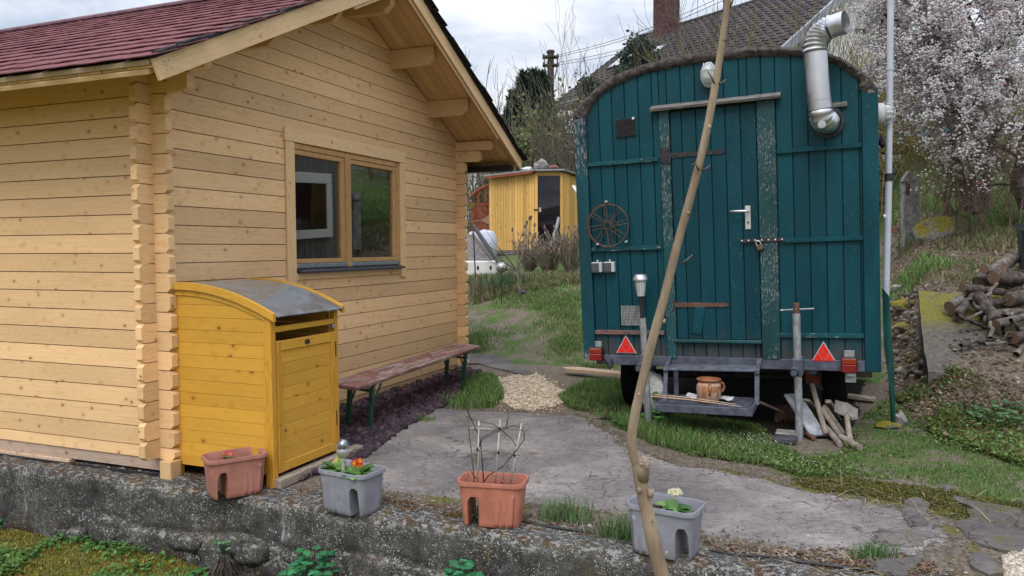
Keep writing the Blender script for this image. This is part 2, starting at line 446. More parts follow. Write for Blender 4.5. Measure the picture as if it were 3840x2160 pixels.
M_black = simple('black_plastic', (.018, .018, .02), .45, .4, 0, .3, 20)
M_tyre = simple('old_tyre', (.006, .006, .006), .9, .1)
M_dgrey = simple('dark_grey_plastic', (.075, .078, .085), .5, .4, 0, .12, 30)
M_lgrey = simple('light_grey_plastic', (.46, .47, .48), .5, .4, 0, .1, 25)
M_white = simple('white_paint', (.74, .73, .70), .5, .35, 0, .08, 12)
M_silver = simple('anodised_handle', (.62, .61, .62), .35, .5, .7, .06, 20)
M_screw = simple('zinc_screw', (.5, .5, .5), .4, .5, .8, .2, 50)
M_terra = simple('terracotta_plastic', (.40, .145, .098), .55, .35, 0, .13, 12, bstr=.05, bscale=90)
M_terra2 = simple('terracotta_plastic_dull', (.36, .15, .115), .6, .3, 0, .16, 9, bstr=.05, bscale=90)
M_gpot = simple('grey_planter_plastic', (.225, .222, .26), .5, .35, 0, .12, 12, bstr=.05, bscale=90)
M_soil = simple('potting_soil', (.045, .03, .022), .95, .1, 0, .4, 40, bstr=.8, bscale=60)
M_green = simple('green_lacquer', (.016, .065, .04), .4, .45, 0, .35, 25, bstr=.05)
M_lid = simple('zinc_lid', (.46, .50, .56), .30, .5, .9, .05, 3)
M_darkmetal = simple('window_sill_metal', (.06, .06, .075), .35, .5, .3, .1, 10)
M_weather = simple('weather_bar', (.34, .39, .44), .35, .5, .6, .1, 10)
M_shing = simple('red_bitumen_shingle', (.20, .085, .092), .95, .06, 0, .14, 60, bstr=.5, bscale=300)
M_shing2 = simple('bitumen_shingle_edge', (.03, .026, .028), .9, .2, 0, .3, 40)
M_tile = simple('dark_roof_tile', (.058, .049, .05), .8, .25, 0, .35, 2.2, bstr=.2)
M_rend = simple('white_render', (.66, .65, .63), .9, .15, 0, .09, 3, bstr=.1)
M_brick = simple('chimney_brick', (.10, .052, .052), .9, .2, 0, .3, 4)
M_lime = simple('verge_flashing', (.27, .28, .31), .6, .3, .2, .15, 4)
M_timber = simple('dark_timber', (.06, .05, .042), .8, .2, 0, .35, 6)
M_conc = simple('weathered_concrete', (.25, .235, .22), .9, .2, 0, .35, 9, bstr=.5, bscale=30)
M_paver = simple('red_paver', (.23, .11, .095), .9, .2, 0, .25, 14, bstr=.3)
M_slate = simple('slate', (.055, .055, .065), .7, .3, 0, .3, 14)
M_bark = simple('bark', (.075, .06, .052), .9, .15, 0, .4, 14, col2=(.19, .165, .145), bstr=.6, bscale=30)
M_barkd = simple('dark_bark', (.045, .036, .032), .9, .15, 0, .4, 14, col2=(.13, .105, .09), bstr=.6, bscale=30)
M_barky = simple('lichen_bark', (.12, .10, .045), .9, .15, 0, .4, 8, col2=(.28, .235, .085))
M_twig = simple('bare_twig', (.15, .125, .10), .9, .15, 0, .35, 6)
M_twigr = simple('reddish_twig', (.17, .105, .085), .9, .15, 0, .3, 6)
M_twigg = simple('dry_shrub_twig', (.20, .165, .13), .9, .15, 0, .35, 10)
M_sap = simple('sapling_bark', (.20, .145, .10), .85, .15, 0, .14, 14, col2=(.37, .285, .205), sc=(1, 1, .25), bstr=.3, bscale=26)
M_end = wood('cut_wood_end', (.15, .095, .065), (.085, .05, .034), axis='X', kr=.0, rough=.85)
M_handle = simple('grey_tool_handle', (.24, .20, .165), .85, .2, 0, .3, 12, sc=(1, 1, .3))
M_blade = simple('shovel_blade', (.22, .20, .18), .7, .3, .2, .3, 14)
M_boardg = simple('silver_board', (.30, .31, .34), .6, .35, 0, .35, 9)
M_cord = simple('black_cable', (.02, .022, .026), .5, .4, 0, .2, 20)
M_clay = simple('salt_glazed_clay', (.30, .125, .05), .3, .5, 0, .25, 8)
M_claybare = simple('bare_clay', (.42, .27, .20), .8, .2, 0, .15, 12)
M_cloth = simple('white_cloth', (.55, .54, .53), .95, .1, 0, .2, 30, bstr=.5, bscale=50)
M_tarp = simple('green_tarp', (.008, .06, .052), .6, .3, 0, .2, 7)
M_blue = simple('blue_door_paint', (.035, .16, .27), .6, .3, 0, .4, 3)
M_tank = simple('white_tank', (.56, .57, .66), .5, .35, 0, .1, 4)
M_lattice = simple('red_stained_lattice', (.21, .065, .035), .75, .2, 0, .25, 6)
M_binblk = simple('black_bin_plastic', (.035, .038, .042), .45, .4, 0, .25, 8)
M_pole = simple('white_pole', (.42, .44, .49), .35, .5, .1, .07, 5)
M_leaf = vcol('leaf', .6, .3, .25)
M_grass = vcol('grass_blade', .65, .25, .3)
M_moss = vcol('moss_tuft', .95, .1, 0, .25, 30)
M_flower = vcol('petal', .6, .2, .5, .04)
M_stone = vcol('pebble', .9, .2, 0, .25, 60)

def glass_dark(name, tint=(.012, .013, .014), refl=.5):
    m, nt, b = newmat(name, .02, .5)
    b.inputs['Base Color'].default_value = c4(tint); b.inputs['IOR'].default_value = 1.6; b.inputs['Specular IOR Level'].default_value = refl
    return m
def pane_glass(name):
    m, nt, b = newmat(name, .0, .5); nt.nodes.remove(b)
    fr = nd(nt, 'ShaderNodeFresnel', {'IOR': 1.75}); gl = nd(nt, 'ShaderNodeBsdfGlossy', {'Color': (1, 1, 1, 1), 'Roughness': .0})
    tr = nd(nt, 'ShaderNodeBsdfTransparent', {'Color': (.82, .86, .85, 1)})
    ms = nd(nt, 'ShaderNodeMixShader', {0: mrange(nt, fr.outputs[0], 0.0, .5, 0.02, .62), 1: tr.outputs[0], 2: gl.outputs[0]})
    nt.links.new(ms.outputs[0], nt.nodes['Material Output'].inputs[0]); return m
M_pane = pane_glass('window_glass')
M_smoke = glass_dark('smoked_glass', (.012, .010, .012), .35)
M_globe = simple('crackle_globe', (.16, .17, .18), .12, .6, .6, .5, 26, col2=(.62, .64, .66), thr=(.45, .6))
def clear_lamp():
    m, nt, b = newmat('ribbed_lamp_glass', .15, .6); b.inputs['Base Color'].default_value = (.62, .66, .62, 1)
    b.inputs['Transmission Weight'].default_value = .25; return m
M_lampglass = clear_lamp()
def solar():
    m, nt, b = newmat('solar_cells', .12, .6); v = objvec(nt, False)
    br = nd(nt, 'ShaderNodeTexBrick', {'Vector': v, 'Scale': 1.0, 'Mortar Size': .006, 'Brick Width': .16, 'Row Height': .16, 'Color1': (.012, .03, .08, 1), 'Color2': (.014, .035, .09, 1), 'Mortar': (.55, .58, .62, 1)})
    br.offset = 0.0
    nt.links.new(br.outputs[0], b.inputs['Base Color']); return m
M_solar = solar()

def stone_wall_mat():
    m, nt, b = newmat('lichen_mortar', .95, .15); v = objvec(nt, False)
    big = noisef(nt, mapped(nt, v, (1, 1, .6)), 3.6, 9, .72)
    base = ramp(nt, big, [(.28, (.06, .06, .064)), (.44, (.125, .12, .117)), (.58, (.215, .205, .19)), (.75, (.42, .41, .385))])
    fine = noisef(nt, v, 46, 6, .75)
    base = mix(nt, .8, base, ramp(nt, fine, [(.3, (.05, .05, .05)), (.5, (.16, .15, .135)), (.75, (.36, .34, .31))]), 'OVERLAY')
    och = mrange(nt, noisef(nt, mapped(nt, v, (1, 1, .35)), 4.5, 4, .65), .56, .70)
    base = mix(nt, mth(nt, 'MULTIPLY', och, .35), base, (.19, .125, .05))
    # rain streaks
    stv = noisef(nt, mapped(nt, v, (9, 9, .8)), 1.0, 4, .7)
    base = mix(nt, mth(nt, 'MULTIPLY', mrange(nt, stv, .52, .68), .6), base, (.032, .034, .040))
    wh = noisef(nt, mapped(nt, v, (7, 7, 1.6)), 1.0, 5, .75)
    base = mix(nt, mth(nt, 'MULTIPLY', mrange(nt, wh, .60, .74), .75), base, (.46, .47, .46))
    # round lichen spots in two sizes
    for s, r0, th, cc in ((38, .20, .76, (.56, .56, .52)), (85, .25, .66, (.52, .52, .48)), (19, .16, .84, (.40, .41, .37)), (150, .27, .72, (.5, .5, .47))):
        vv = nd(nt, 'ShaderNodeTexVoronoi', {'Vector': v, 'Scale': s}, feature='F1')
        d = mth(nt, 'MULTIPLY_ADD', noisef(nt, v, s * 3.5, 2), .22, mth(nt, 'ADD', vv.outputs['Distance'], -.11))
        pk = mth(nt, 'GREATER_THAN', nd(nt, 'ShaderNodeSeparateColor', {0: vv.outputs['Color']}).outputs[0], th - .25)
        zone = mrange(nt, noisef(nt, v, 4.3, 6, .75), .40, .54)
        base = mix(nt, mth(nt, 'MULTIPLY', mth(nt, 'MULTIPLY', mrange(nt, d, r0 + .05, r0 - .03), pk), mth(nt, 'MULTIPLY', zone, .8)), base, cc)
    # moss where the surface looks up, and along the foot
    ge = nd(nt, 'ShaderNodeNewGeometry'); up = nd(nt, 'ShaderNodeSeparateXYZ', {0: ge.outputs['Normal']}).outputs[2]
    pos = nd(nt, 'ShaderNodeSeparateXYZ', {0: v}).outputs[2]
    mz = noisef(nt, v, 7, 5, .7)
    topm = mth(nt, 'MULTIPLY', mrange(nt, up, .45, .85), mrange(nt, mz, .50, .56))
    base = mix(nt, mth(nt, 'MULTIPLY', topm, .85), base, mix(nt, mrange(nt, noisef(nt, v, 16, 3), .45, .62), (.10, .046, .026), (.12, .095, .03)))
    topw = mth(nt, 'MULTIPLY', mrange(nt, up, .25, .6), mrange(nt, noisef(nt, mapped(nt, v, (1.6, .8, 1)), 26, 5, .75), .50, .60))
    base = mix(nt, mth(nt, 'MULTIPLY', topw, .6), base, (.46, .45, .43))
    ft = mth(nt, 'MULTIPLY', mrange(nt, mth(nt, 'MULTIPLY_ADD', mz, .35, pos), -.12, -.32), .75)
    base = mix(nt, mth(nt, 'MULTIPLY', ft, mrange(nt, noisef(nt, v, 5, 4), .48, .6)), base, (.085, .055, .018))
    nt.links.new(base, b.inputs['Base Color'])
    bump(nt, b, mth(nt, 'MULTIPLY_ADD', fine, .9, noisef(nt, v, 110, 3, .7)), .95, .016)
    return m
M_wall = stone_wall_mat()

def ground_mat():
    """Col.r = green growth, Col.g = moss, Col.b = reddish litter; negative Col.b = shade painted in under the trailer; the rest bare soil"""
    m, nt, b = newmat('garden_ground', .95, .12); v = objvec(nt, False)
    a = nd(nt, 'ShaderNodeSeparateColor', {0: nd(nt, 'ShaderNodeVertexColor', layer_name='Col').outputs['Color']})
    n = noisef(nt, v, 3.5, 6, .65); f = noisef(nt, v, 30, 5, .7); g = noisef(nt, v, 90, 3, .7)
    soil = ramp(nt, f, [(.3, (.075, .058, .046)), (.5, (.16, .128, .10)), (.7, (.28, .235, .19))])
    straw = mrange(nt, noisef(nt, mapped(nt, v, (14, 50, 30)), 1.0, 4, .7), .60, .68)
    soil = mix(nt, mth(nt, 'MULTIPLY', straw, .6), soil, (.30, .24, .16))
    grn = ramp(nt, f, [(.3, (.035, .055, .018)), (.55, (.085, .135, .035)), (.75, (.15, .19, .06))])
    mos = ramp(nt, g, [(.3, (.075, .072, .015)), (.5, (.155, .14, .026)), (.72, (.25, .215, .045))])
    mos = mix(nt, mrange(nt, n, .45, .6), mos, ramp(nt, f, [(.3, (.05, .065, .015)), (.7, (.14, .15, .035))]))
    lit = ramp(nt, g, [(.3, (.07, .040, .026)), (.5, (.15, .09, .06)), (.75, (.28, .20, .15))])
    def w(s, k=.75): return mrange(nt, mth(nt, 'MULTIPLY_ADD', mth(nt, 'SUBTRACT', mth(nt, 'MULTIPLY_ADD', f, .45, mth(nt, 'MULTIPLY', n, .55)), .5), 1.7, s), .42, .60)
    col = mix(nt, w(a.outputs[2]), soil, lit)
    col = mix(nt, w(a.outputs[1]), col, mos)
    col = mix(nt, w(a.outputs[0]), col, grn)
    col = mix(nt, mrange(nt, mth(nt, 'MULTIPLY', a.outputs[2], -1.0), .2, .8), col, (.022, .018, .015))  # negative Col.b paints the shade below the trailer into the soil colour
    nt.links.new(col, b.inputs['Base Color'])
    bump(nt, b, mth(nt, 'MULTIPLY_ADD', g, .5, f), .9, .02)
    return m
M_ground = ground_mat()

def patio_mat(edge=True, k0=1.0):
    m, nt, b = newmat('worn_concrete', .9, .2); v = objvec(nt, False)
    n = noisef(nt, v, 1.5, 5, .6); f = noisef(nt, v, 22, 5, .7); g = noisef(nt, v, 95, 3, .7)
    base = ramp(nt, n, [(.3, (.11, .10, .10)), (.5, (.185, .165, .158)), (.68, (.28, .248, .23))])
    base = mix(nt, .5, base, ramp(nt, f, [(.25, (.16, .16, .16)), (.5, (.5, .5, .5)), (.75, (.78, .76, .74))]), 'OVERLAY')
    dk = mrange(nt, noisef(nt, mapped(nt, v, (1, 2.4, 1)), 2.6, 5, .65), .55, .7)
    base = mix(nt, mth(nt, 'MULTIPLY', dk, .55), base, (.085, .078, .078))
    wv = nd(nt, 'ShaderNodeVectorMath', {0: v, 1: nd(nt, 'ShaderNodeVectorMath', {0: nd(nt, 'ShaderNodeTexNoise', {'Vector': v, 'Scale': 4.0, 'Detail': 4}).outputs['Color'], 'Scale': .35}, operation='SCALE').outputs[0]}, operation='ADD').outputs[0]
    cr = nd(nt, 'ShaderNodeTexVoronoi', {'Vector': wv, 'Scale': 1.9}, feature='DISTANCE_TO_EDGE').outputs[0]
    crk = mth(nt, 'MULTIPLY', mrange(nt, cr, .012, .002), mrange(nt, noisef(nt, v, 1.1, 2), .45, .6))
    cr2 = nd(nt, 'ShaderNodeTexVoronoi', {'Vector': wv, 'Scale': 7.0}, feature='DISTANCE_TO_EDGE').outputs[0]
    crk2 = mth(nt, 'MULTIPLY', mrange(nt, cr2, .03, .005), mrange(nt, noisef(nt, v, 1.6, 3), .54, .62))
    ck = mth(nt, 'MAXIMUM', crk, mth(nt, 'MULTIPLY', crk2, .7))
    base = mix(nt, mth(nt, 'MULTIPLY', ck, .8), base, (.05, .042, .036))
    br = mrange(nt, noisef(nt, v, 2.6, 6, .75), .56, .68)
    base = mix(nt, mth(nt, 'MULTIPLY', br, .7), base, (.12, .08, .058))
    sp = mrange(nt, noisef(nt, v, 42, 1, .5), .76, .79)
    base = mix(nt, mth(nt, 'MULTIPLY', sp, .8), base, (.52, .49, .45))
    if edge:
        e = nd(nt, 'ShaderNodeSeparateColor', {0: nd(nt, 'ShaderNodeVertexColor', layer_name='Col').outputs['Color']}).outputs[0]
        soil = ramp(nt, f, [(.3, (.055, .042, .034)), (.5, (.115, .092, .074)), (.7, (.20, .17, .14))])
        soil = mix(nt, mrange(nt, noisef(nt, v, 5, 3), .5, .62), soil, ramp(nt, g, [(.3, (.05, .05, .015)), (.7, (.14, .13, .035))]))
        k = mrange(nt, mth(nt, 'ADD', e, mth(nt, 'MULTIPLY_ADD', mth(nt, 'MULTIPLY_ADD', f, .45, mth(nt, 'MULTIPLY', noisef(nt, v, 4.5, 5, .7), .55)), 2.2, -1.1)), .38, .55)
        base = mix(nt, k, soil, base)
    if k0 != 1:
        ms = mrange(nt, mth(nt, 'MULTIPLY_ADD', f, .5, mth(nt, 'MULTIPLY', noisef(nt, v, 3.7, 4), .5)), .52, .60)
        base = nd(nt, 'ShaderNodeVectorMath', {0: base, 'Scale': k0}, operation='SCALE').outputs[0]; base = mix(nt, mth(nt, 'MULTIPLY', ms, .8), base, (.095, .085, .035))
    nt.links.new(base, b.inputs['Base Color'])
    bump(nt, b, mth(nt, 'MULTIPLY_ADD', ck, -1.2, mth(nt, 'MULTIPLY_ADD', g, .35, f)), .55, .012)
    return m
M_patio = patio_mat()
M_rock = patio_mat(False, .62); M_rock.name = 'flat_rock'
def mossy(name, base=(.25, .235, .21), moss=(.20, .17, .03), lo=.35, hi=.75, thr=.46, yg=None):
    m, nt, b = newmat(name, .95, .15); v = objvec(nt, True)
    f = noisef(nt, v, 24, 5, .7); g = noisef(nt, v, 70, 3, .7)
    st = ramp(nt, f, [(.3, tuple(c * .5 for c in base)), (.5, base), (.75, tuple(min(1, c * 1.6) for c in base))])
    ms = ramp(nt, g, [(.3, tuple(c * .45 for c in moss)), (.5, moss), (.72, tuple(c * 1.6 for c in moss))])
    ge = nd(nt, 'ShaderNodeNewGeometry'); up = nd(nt, 'ShaderNodeSeparateXYZ', {0: ge.outputs['Normal']}).outputs[2]
    k = mth(nt, 'MULTIPLY', mrange(nt, up, lo, hi), mrange(nt, mth(nt, 'MULTIPLY_ADD', f, .5, mth(nt, 'MULTIPLY', noisef(nt, v, 3.2, 4), .5)), thr, thr + .13))
    if yg: k = mth(nt, 'MULTIPLY', k, mrange(nt, mth(nt, 'MULTIPLY_ADD', noisef(nt, v, 2.5, 4), .8, nd(nt, 'ShaderNodeSeparateXYZ', {0: objvec(nt, False)}).outputs[1]), yg[0], yg[1], .12, 1))
    nt.links.new(mix(nt, k, st, ms), b.inputs['Base Color']); bump(nt, b, mth(nt, 'MULTIPLY_ADD', g, .6, f), .8, .015); return m
M_mossrock = mossy('mossy_stone', moss=(.18, .15, .022), lo=-.1, hi=.3, thr=.22)
M_mossslab = mossy('mossy_slab', base=(.115, .10, .095), moss=(.17, .15, .035), thr=.38, yg=(8.75, 9.15))

# ------------------------------------------------------------------ terrain
TH = .38585
CU = np.array([math.sin(TH), math.cos(TH)]); CV = np.array([math.cos(TH), -math.sin(TH)]); CC = np.array([-2.488, 5.472])
CAB = Matrix(((CU[0], -CV[0], 0, CC[0]), (CU[1], -CV[1], 0, CC[1]), (0, 0, 1, 0), (0, 0, 0, 1)))   # cabin frame: X along the gable, Y along the side wall, Z up
def cabw(x, y, z=0.0): return CAB @ Vector((x, y, z))
def H(x, y):
    x = np.asarray(x, float); y = np.asarray(y, float)
    U = (x - CC[0]) * CU[0] + (y - CC[1]) * CU[1]
    z1 = np.interp(U, [5.9, 6.4, 9.2, 14.8, 25, 60, 200], [0, .06, 1.0, 1.5, 2.3, 4, 8])
    z2 = np.interp(y + .05 * np.maximum(x - 4, 0), [6.6, 7.3, 9.6, 12.5, 15, 25, 60, 200], [.0, .2, 1.05, 1.5, 1.76, 3.2, 5.5, 9])
    z2 = z2 + .13 * np.maximum(x - 5.5, 0) * smooth01(y, 4, 10) + .22 * np.maximum(np.minimum(x, 25) - 8, 0) * smooth01(y, 4, 12)
    d = (x - 2.98) * .912 - (y - 6.26) * .41
    w = smooth01(d, .1, .75)
    z = z1 * (1 - w) + z2 * w
    near = smooth01(np.hypot(x, y), 14, 40)
    z = z + vnoise(x, y, .35, 3, 3) * (.02 * smooth01(U, 5.5, 8) + .12 * near) + vnoise(x, y, 2.3, 9, 3) * .012 * (1 - .7 * smooth01(-U, -5.5, -4.5))
    z = np.where(U > 0, z, z)
    lo = -.47 + vnoise(x, y, 2.6, 21, 5) * .05 - .02 * np.maximum(-U - .3, 0)
    k = smooth01(U, -.12, .0)
    return lo * (1 - k) + (z - .006) * k
def Hs(x, y): return float(H(np.array([x]), np.array([y]))[0])
def ghit(sx, sy, tmax=80):
    """where the sight line through a pixel of the photograph meets the terrain"""
    r = ray(sx, sy); t = np.arange(2.0, tmax, .02)
    X = r[0] * t; Y = r[1] * t; Z = r[2] * t + CAMH
    h = H(X, Y); i = np.argmax(Z <= h)
    if Z[i] > h[i]: i = len(t) - 1
    a, b = t[max(i - 1, 0)], t[i]
    for _ in range(20):
        m = (a + b) / 2
        if r[2] * m + CAMH <= Hs(r[0] * m, r[1] * m): b = m
        else: a = m
    return Vector((r[0] * b, r[1] * b, Hs(r[0] * b, r[1] * b)))
def zone(pts): return [tuple(ghit(*p)[:2]) for p in pts]
def zmask(x, y, poly, j=.18, s=2.2, seed=1):
    return in_poly(x + j * vnoise(x, y, s, seed), y + j * 1.4 * vnoise(x, y, s, seed + 50), poly)

# outlines read off the photograph
PATIO_S = [(1270, 1790), (1330, 1720), (1420, 1640), (1490, 1575), (1560, 1545), (1660, 1532), (1800, 1538), (1950, 1545), (2080, 1550), (2190, 1562), (2265, 1600), (2330, 1655), (2440, 1700), (2600, 1745), (2760, 1770), (2890, 1790),
           (2960, 1815), (3080, 1840), (3200, 1850), (3330, 1878), (3450, 1905), (3580, 1960), (3640, 2040), (3560, 2100), (3380, 2125), (3200, 2112), (3080, 2095), (2990, 2076), (2900, 2060), (2780, 2040), (2680, 2020), (2560, 1985), (2400, 1945), (2200, 1925), (2050, 1905), (1880, 1890), (1700, 1880), (1560, 1880), (1440, 1862), (1330, 1842), (1262, 1815)]
Z_GRASS1 = zone([(2090, 1490), (2200, 1440), (2440, 1430), (2470, 1500), (2560, 1560), (2760, 1590), (2850, 1600), (2900, 1660), (3030, 1720), (3150, 1700), (3240, 1560), (3330, 1500), (3420, 1560), (3500, 1640), (3840, 1760), (3840, 1920), (3600, 1850), (3400, 1800), (3200, 1800), (3000, 1790), (2900, 1755), (2760, 1735), (2600, 1712), (2450, 1670), (2330, 1610), (2260, 1560), (2130, 1532)])
Z_LAWN = zone([(1700, 1325), (1900, 1310), (2200, 1380), (2300, 1380), (2300, 1040), (1700, 1040)])
Z_BENCH = zone([(1640, 1510), (1700, 1440), (1790, 1395), (1860, 1420), (1880, 1490), (1850, 1530), (1700, 1532)])
Z_MOSS = zone([(2960, 1795), (3200, 1800), (3500, 1840), (3840, 1900), (3840, 2010), (3600, 1960), (3420, 1960), (3360, 2060), (3250, 2080), (3200, 1900), (3060, 1880)])
Z_HILL = zone([(3350, 1500), (3450, 1440), (3840, 1450), (3840, 1760), (3500, 1640)])
Z_HB = zone([(3330, 1480), (3330, 870), (3560, 850), (3840, 830), (3900, 1000), (3900, 1480)])
Z_LIT = zone([(2620, 2030), (2800, 2060), (3000, 2070), (3300, 2060), (3500, 2120), (3500, 2159), (2620, 2120)])
Z_PATH = zone([(1750, 1330), (1840, 1335), (1900, 1350), (1990, 1400), (2010, 1408), (1960, 1412), (1880, 1390), (1800, 1368), (1750, 1368)])
Z_GRAVEL = zone([(1870, 1420), (1960, 1405), (2020, 1400), (2070, 1440), (2120, 1465), (2160, 1480), (2130, 1500), (2080, 1525), (2000, 1540), (1930, 1535), (1885, 1510), (1895, 1480)])
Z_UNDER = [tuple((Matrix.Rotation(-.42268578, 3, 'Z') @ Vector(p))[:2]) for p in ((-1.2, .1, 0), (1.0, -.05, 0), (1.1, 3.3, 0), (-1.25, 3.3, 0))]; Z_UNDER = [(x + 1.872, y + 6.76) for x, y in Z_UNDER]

def build_ground():
    def axis(a0, a1, step, far, n):
        c = list(np.arange(a0, a1, step)); k = np.geomspace(step, 1, 1)
        up = a1 + (far - a1) * (np.linspace(0, 1, n) ** 2.6); dn = a0 - (far + a0) * (np.linspace(0, 1, n)[1:] ** 2.6)
        return np.array(list(dn[::-1]) + c + list(up))
    xs = axis(-4.6, 7.5, .05, 300, 46); ys = axis(2.6, 12.0, .05, 500, 60); ys = ys[ys > -200]
    X, Y = np.meshgrid(xs, ys, indexing='ij'); x = X.ravel(); y = Y.ravel(); z = H(x, y)
    nx, ny = len(xs), len(ys)
    i = np.arange(nx - 1)[:, None] * ny + np.arange(ny - 1)[None, :]; i = i.ravel()
    F = np.stack([i, i + ny, i + ny + 1, i + 1], 1)
    U = (x - CC[0]) * CU[0] + (y - CC[1]) * CU[1]
    col = np.zeros((len(x), 3)); g, m, l = col[:, 0], col[:, 1], col[:, 2]
    g[:] = .56 + .3 * vnoise(x, y, .5, 4); m[:] = .34
    yard = (U > -.1) & (U < 5.9) & (x < 5)
    g[yard] = .12; m[yard] = .16; l[yard] = .22
    for P, gv, mv in ((Z_GRASS1, .52, .50), (Z_LAWN, .50, .34), (Z_BENCH, .75, .3), (Z_MOSS, .35, .85), (Z_HILL, .30, .42), (Z_HB, .14, .34)):
        k = zmask(x, y, P); g[k] = gv; m[k] = mv; l[k] = .42 if P is Z_HB else .25 if P is Z_HILL else .1
    k = zmask(x, y, Z_LIT, .12); l[k] = .88; g[k] = .1; m[k] = .2
    k = zmask(x, y, Z_UNDER, .1); l[k] = -1.0; g[k] = .0; m[k] = .0  # soil painted near black to stand in for the shade under the trailer
    top = (U > -.35) & (U < .22)
    l[top] = .55; m[top] = .40; g[top] = .15
    low = U < -.1
    g[low] = .38 + .35 * vnoise(x[low], y[low], 1.3, 8); m[low] = .80; l[low] = .42 + .5 * vnoise(x[low], y[low], .9, 31)
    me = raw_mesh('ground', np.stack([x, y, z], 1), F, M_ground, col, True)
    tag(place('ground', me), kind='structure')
build_ground()

def sheet(name, poly, mat, thick=.012, jit=.03, step=.06, dz=.006, kind='structure', z=None, bev=.01, rough=0.004, smooth=True):
    """an uneven flat slab with an irregular outline lying on the terrain"""
    n = len(poly); pts = []
    for i in range(n):
        a = np.array(poly[i][:2]); b = np.array(poly[(i + 1) % n][:2]); L = np.hypot(*(b - a)); k = max(1, int(L / step))
        for j in range(k): pts.append(a + (b - a) * j / k)
    pts = np.array(pts); c = pts.mean(0)
    nx = vnoise(pts[:, 0], pts[:, 1], 6, 2, 3); ny = vnoise(pts[:, 0], pts[:, 1], 6, 77, 3)
    pts = pts + jit * np.stack([nx, ny], 1)
    bm = bmesh.new()
    def hz(p): return (Hs(p[0], p[1]) if z is None else z) + dz
    d = (pts - c); d /= np.maximum(np.linalg.norm(d, axis=1), 1e-6)[:, None]
    inn = pts - d * bev
    vb = [bm.verts.new((p[0], p[1], hz(p) - thick - .03)) for p in pts]
    vm = [bm.verts.new((p[0], p[1], hz(p) - .002)) for p in pts]
    vt = [bm.verts.new((p[0], p[1], hz(p) + thick * .5)) for p in inn]
    N = len(pts)
    for A, B in ((vb, vm), (vm, vt)):
        for i in range(N): bm.faces.new((A[i], A[(i + 1) % N], B[(i + 1) % N], B[i]))
    f = bm.faces.new(vt)
    bmesh.ops.triangulate(bm, faces=[f])
    return bm
def sheet_obj(name, poly, mat, parent=None, **k):
    bm = sheet(name, poly, mat, **k); me = bpy.data.meshes.new(name)
    bmesh.ops.recalc_face_normals(bm, faces=bm.faces); bm.to_mesh(me); bm.free(); me.materials.append(mat)
    return place(name, me, parent)
PATIO = [tuple(ground0(*p)[:2]) for p in PATIO_S]
PATIO_C = np.array(PATIO).mean(0)
def build_patio():
    P = np.array(PATIO); lo, hi = P.min(0) - .2, P.max(0) + .2; xs = np.arange(lo[0], hi[0], .035); ys = np.arange(lo[1], hi[1], .035); nx, ny = len(xs), len(ys)
    X, Y = np.meshgrid(xs, ys, indexing='ij'); x, y = X.ravel(), Y.ravel(); d = np.full(len(x), 9.0)
    for i in range(len(P)):
        a, b = P[i - 1], P[i]; e = b - a; t = np.clip(((x - a[0]) * e[0] + (y - a[1]) * e[1]) / (e @ e), 0, 1); d = np.minimum(d, np.hypot(x - a[0] - t * e[0], y - a[1] - t * e[1]))
    s = np.where(in_poly(x, y, PATIO), d, -d) + .11 * vnoise(x, y, 3.2, 6, 5); z = H(x, y) + .012 * smooth01(s, -.03, .05) - .03 * smooth01(-s, .0, .04) + .004 * vnoise(x, y, 9, 2, 3)
    wide = .14 + .24 * smooth01(x, 1.6, 3.0); c = np.zeros((len(x), 3)); c[:, 0] = np.clip(s / wide, 0, 1)
    i = (np.arange(nx - 1)[:, None] * ny + np.arange(ny - 1)[None, :]).ravel(); F = np.stack([i, i + ny, i + ny + 1, i + 1], 1); F = F[(s[F] > -.09).all(1)]
    u, inv = np.unique(F, return_inverse=True); tag(place('concrete_patio', raw_mesh('concrete_patio', np.stack([x, y, z], 1)[u], inv.reshape(F.shape), M_patio, c[u], True)), kind='structure')
build_patio()
tag(sheet_obj('path', Z_PATH, M_rock, thick=.02, jit=.03, dz=.012), kind='structure')

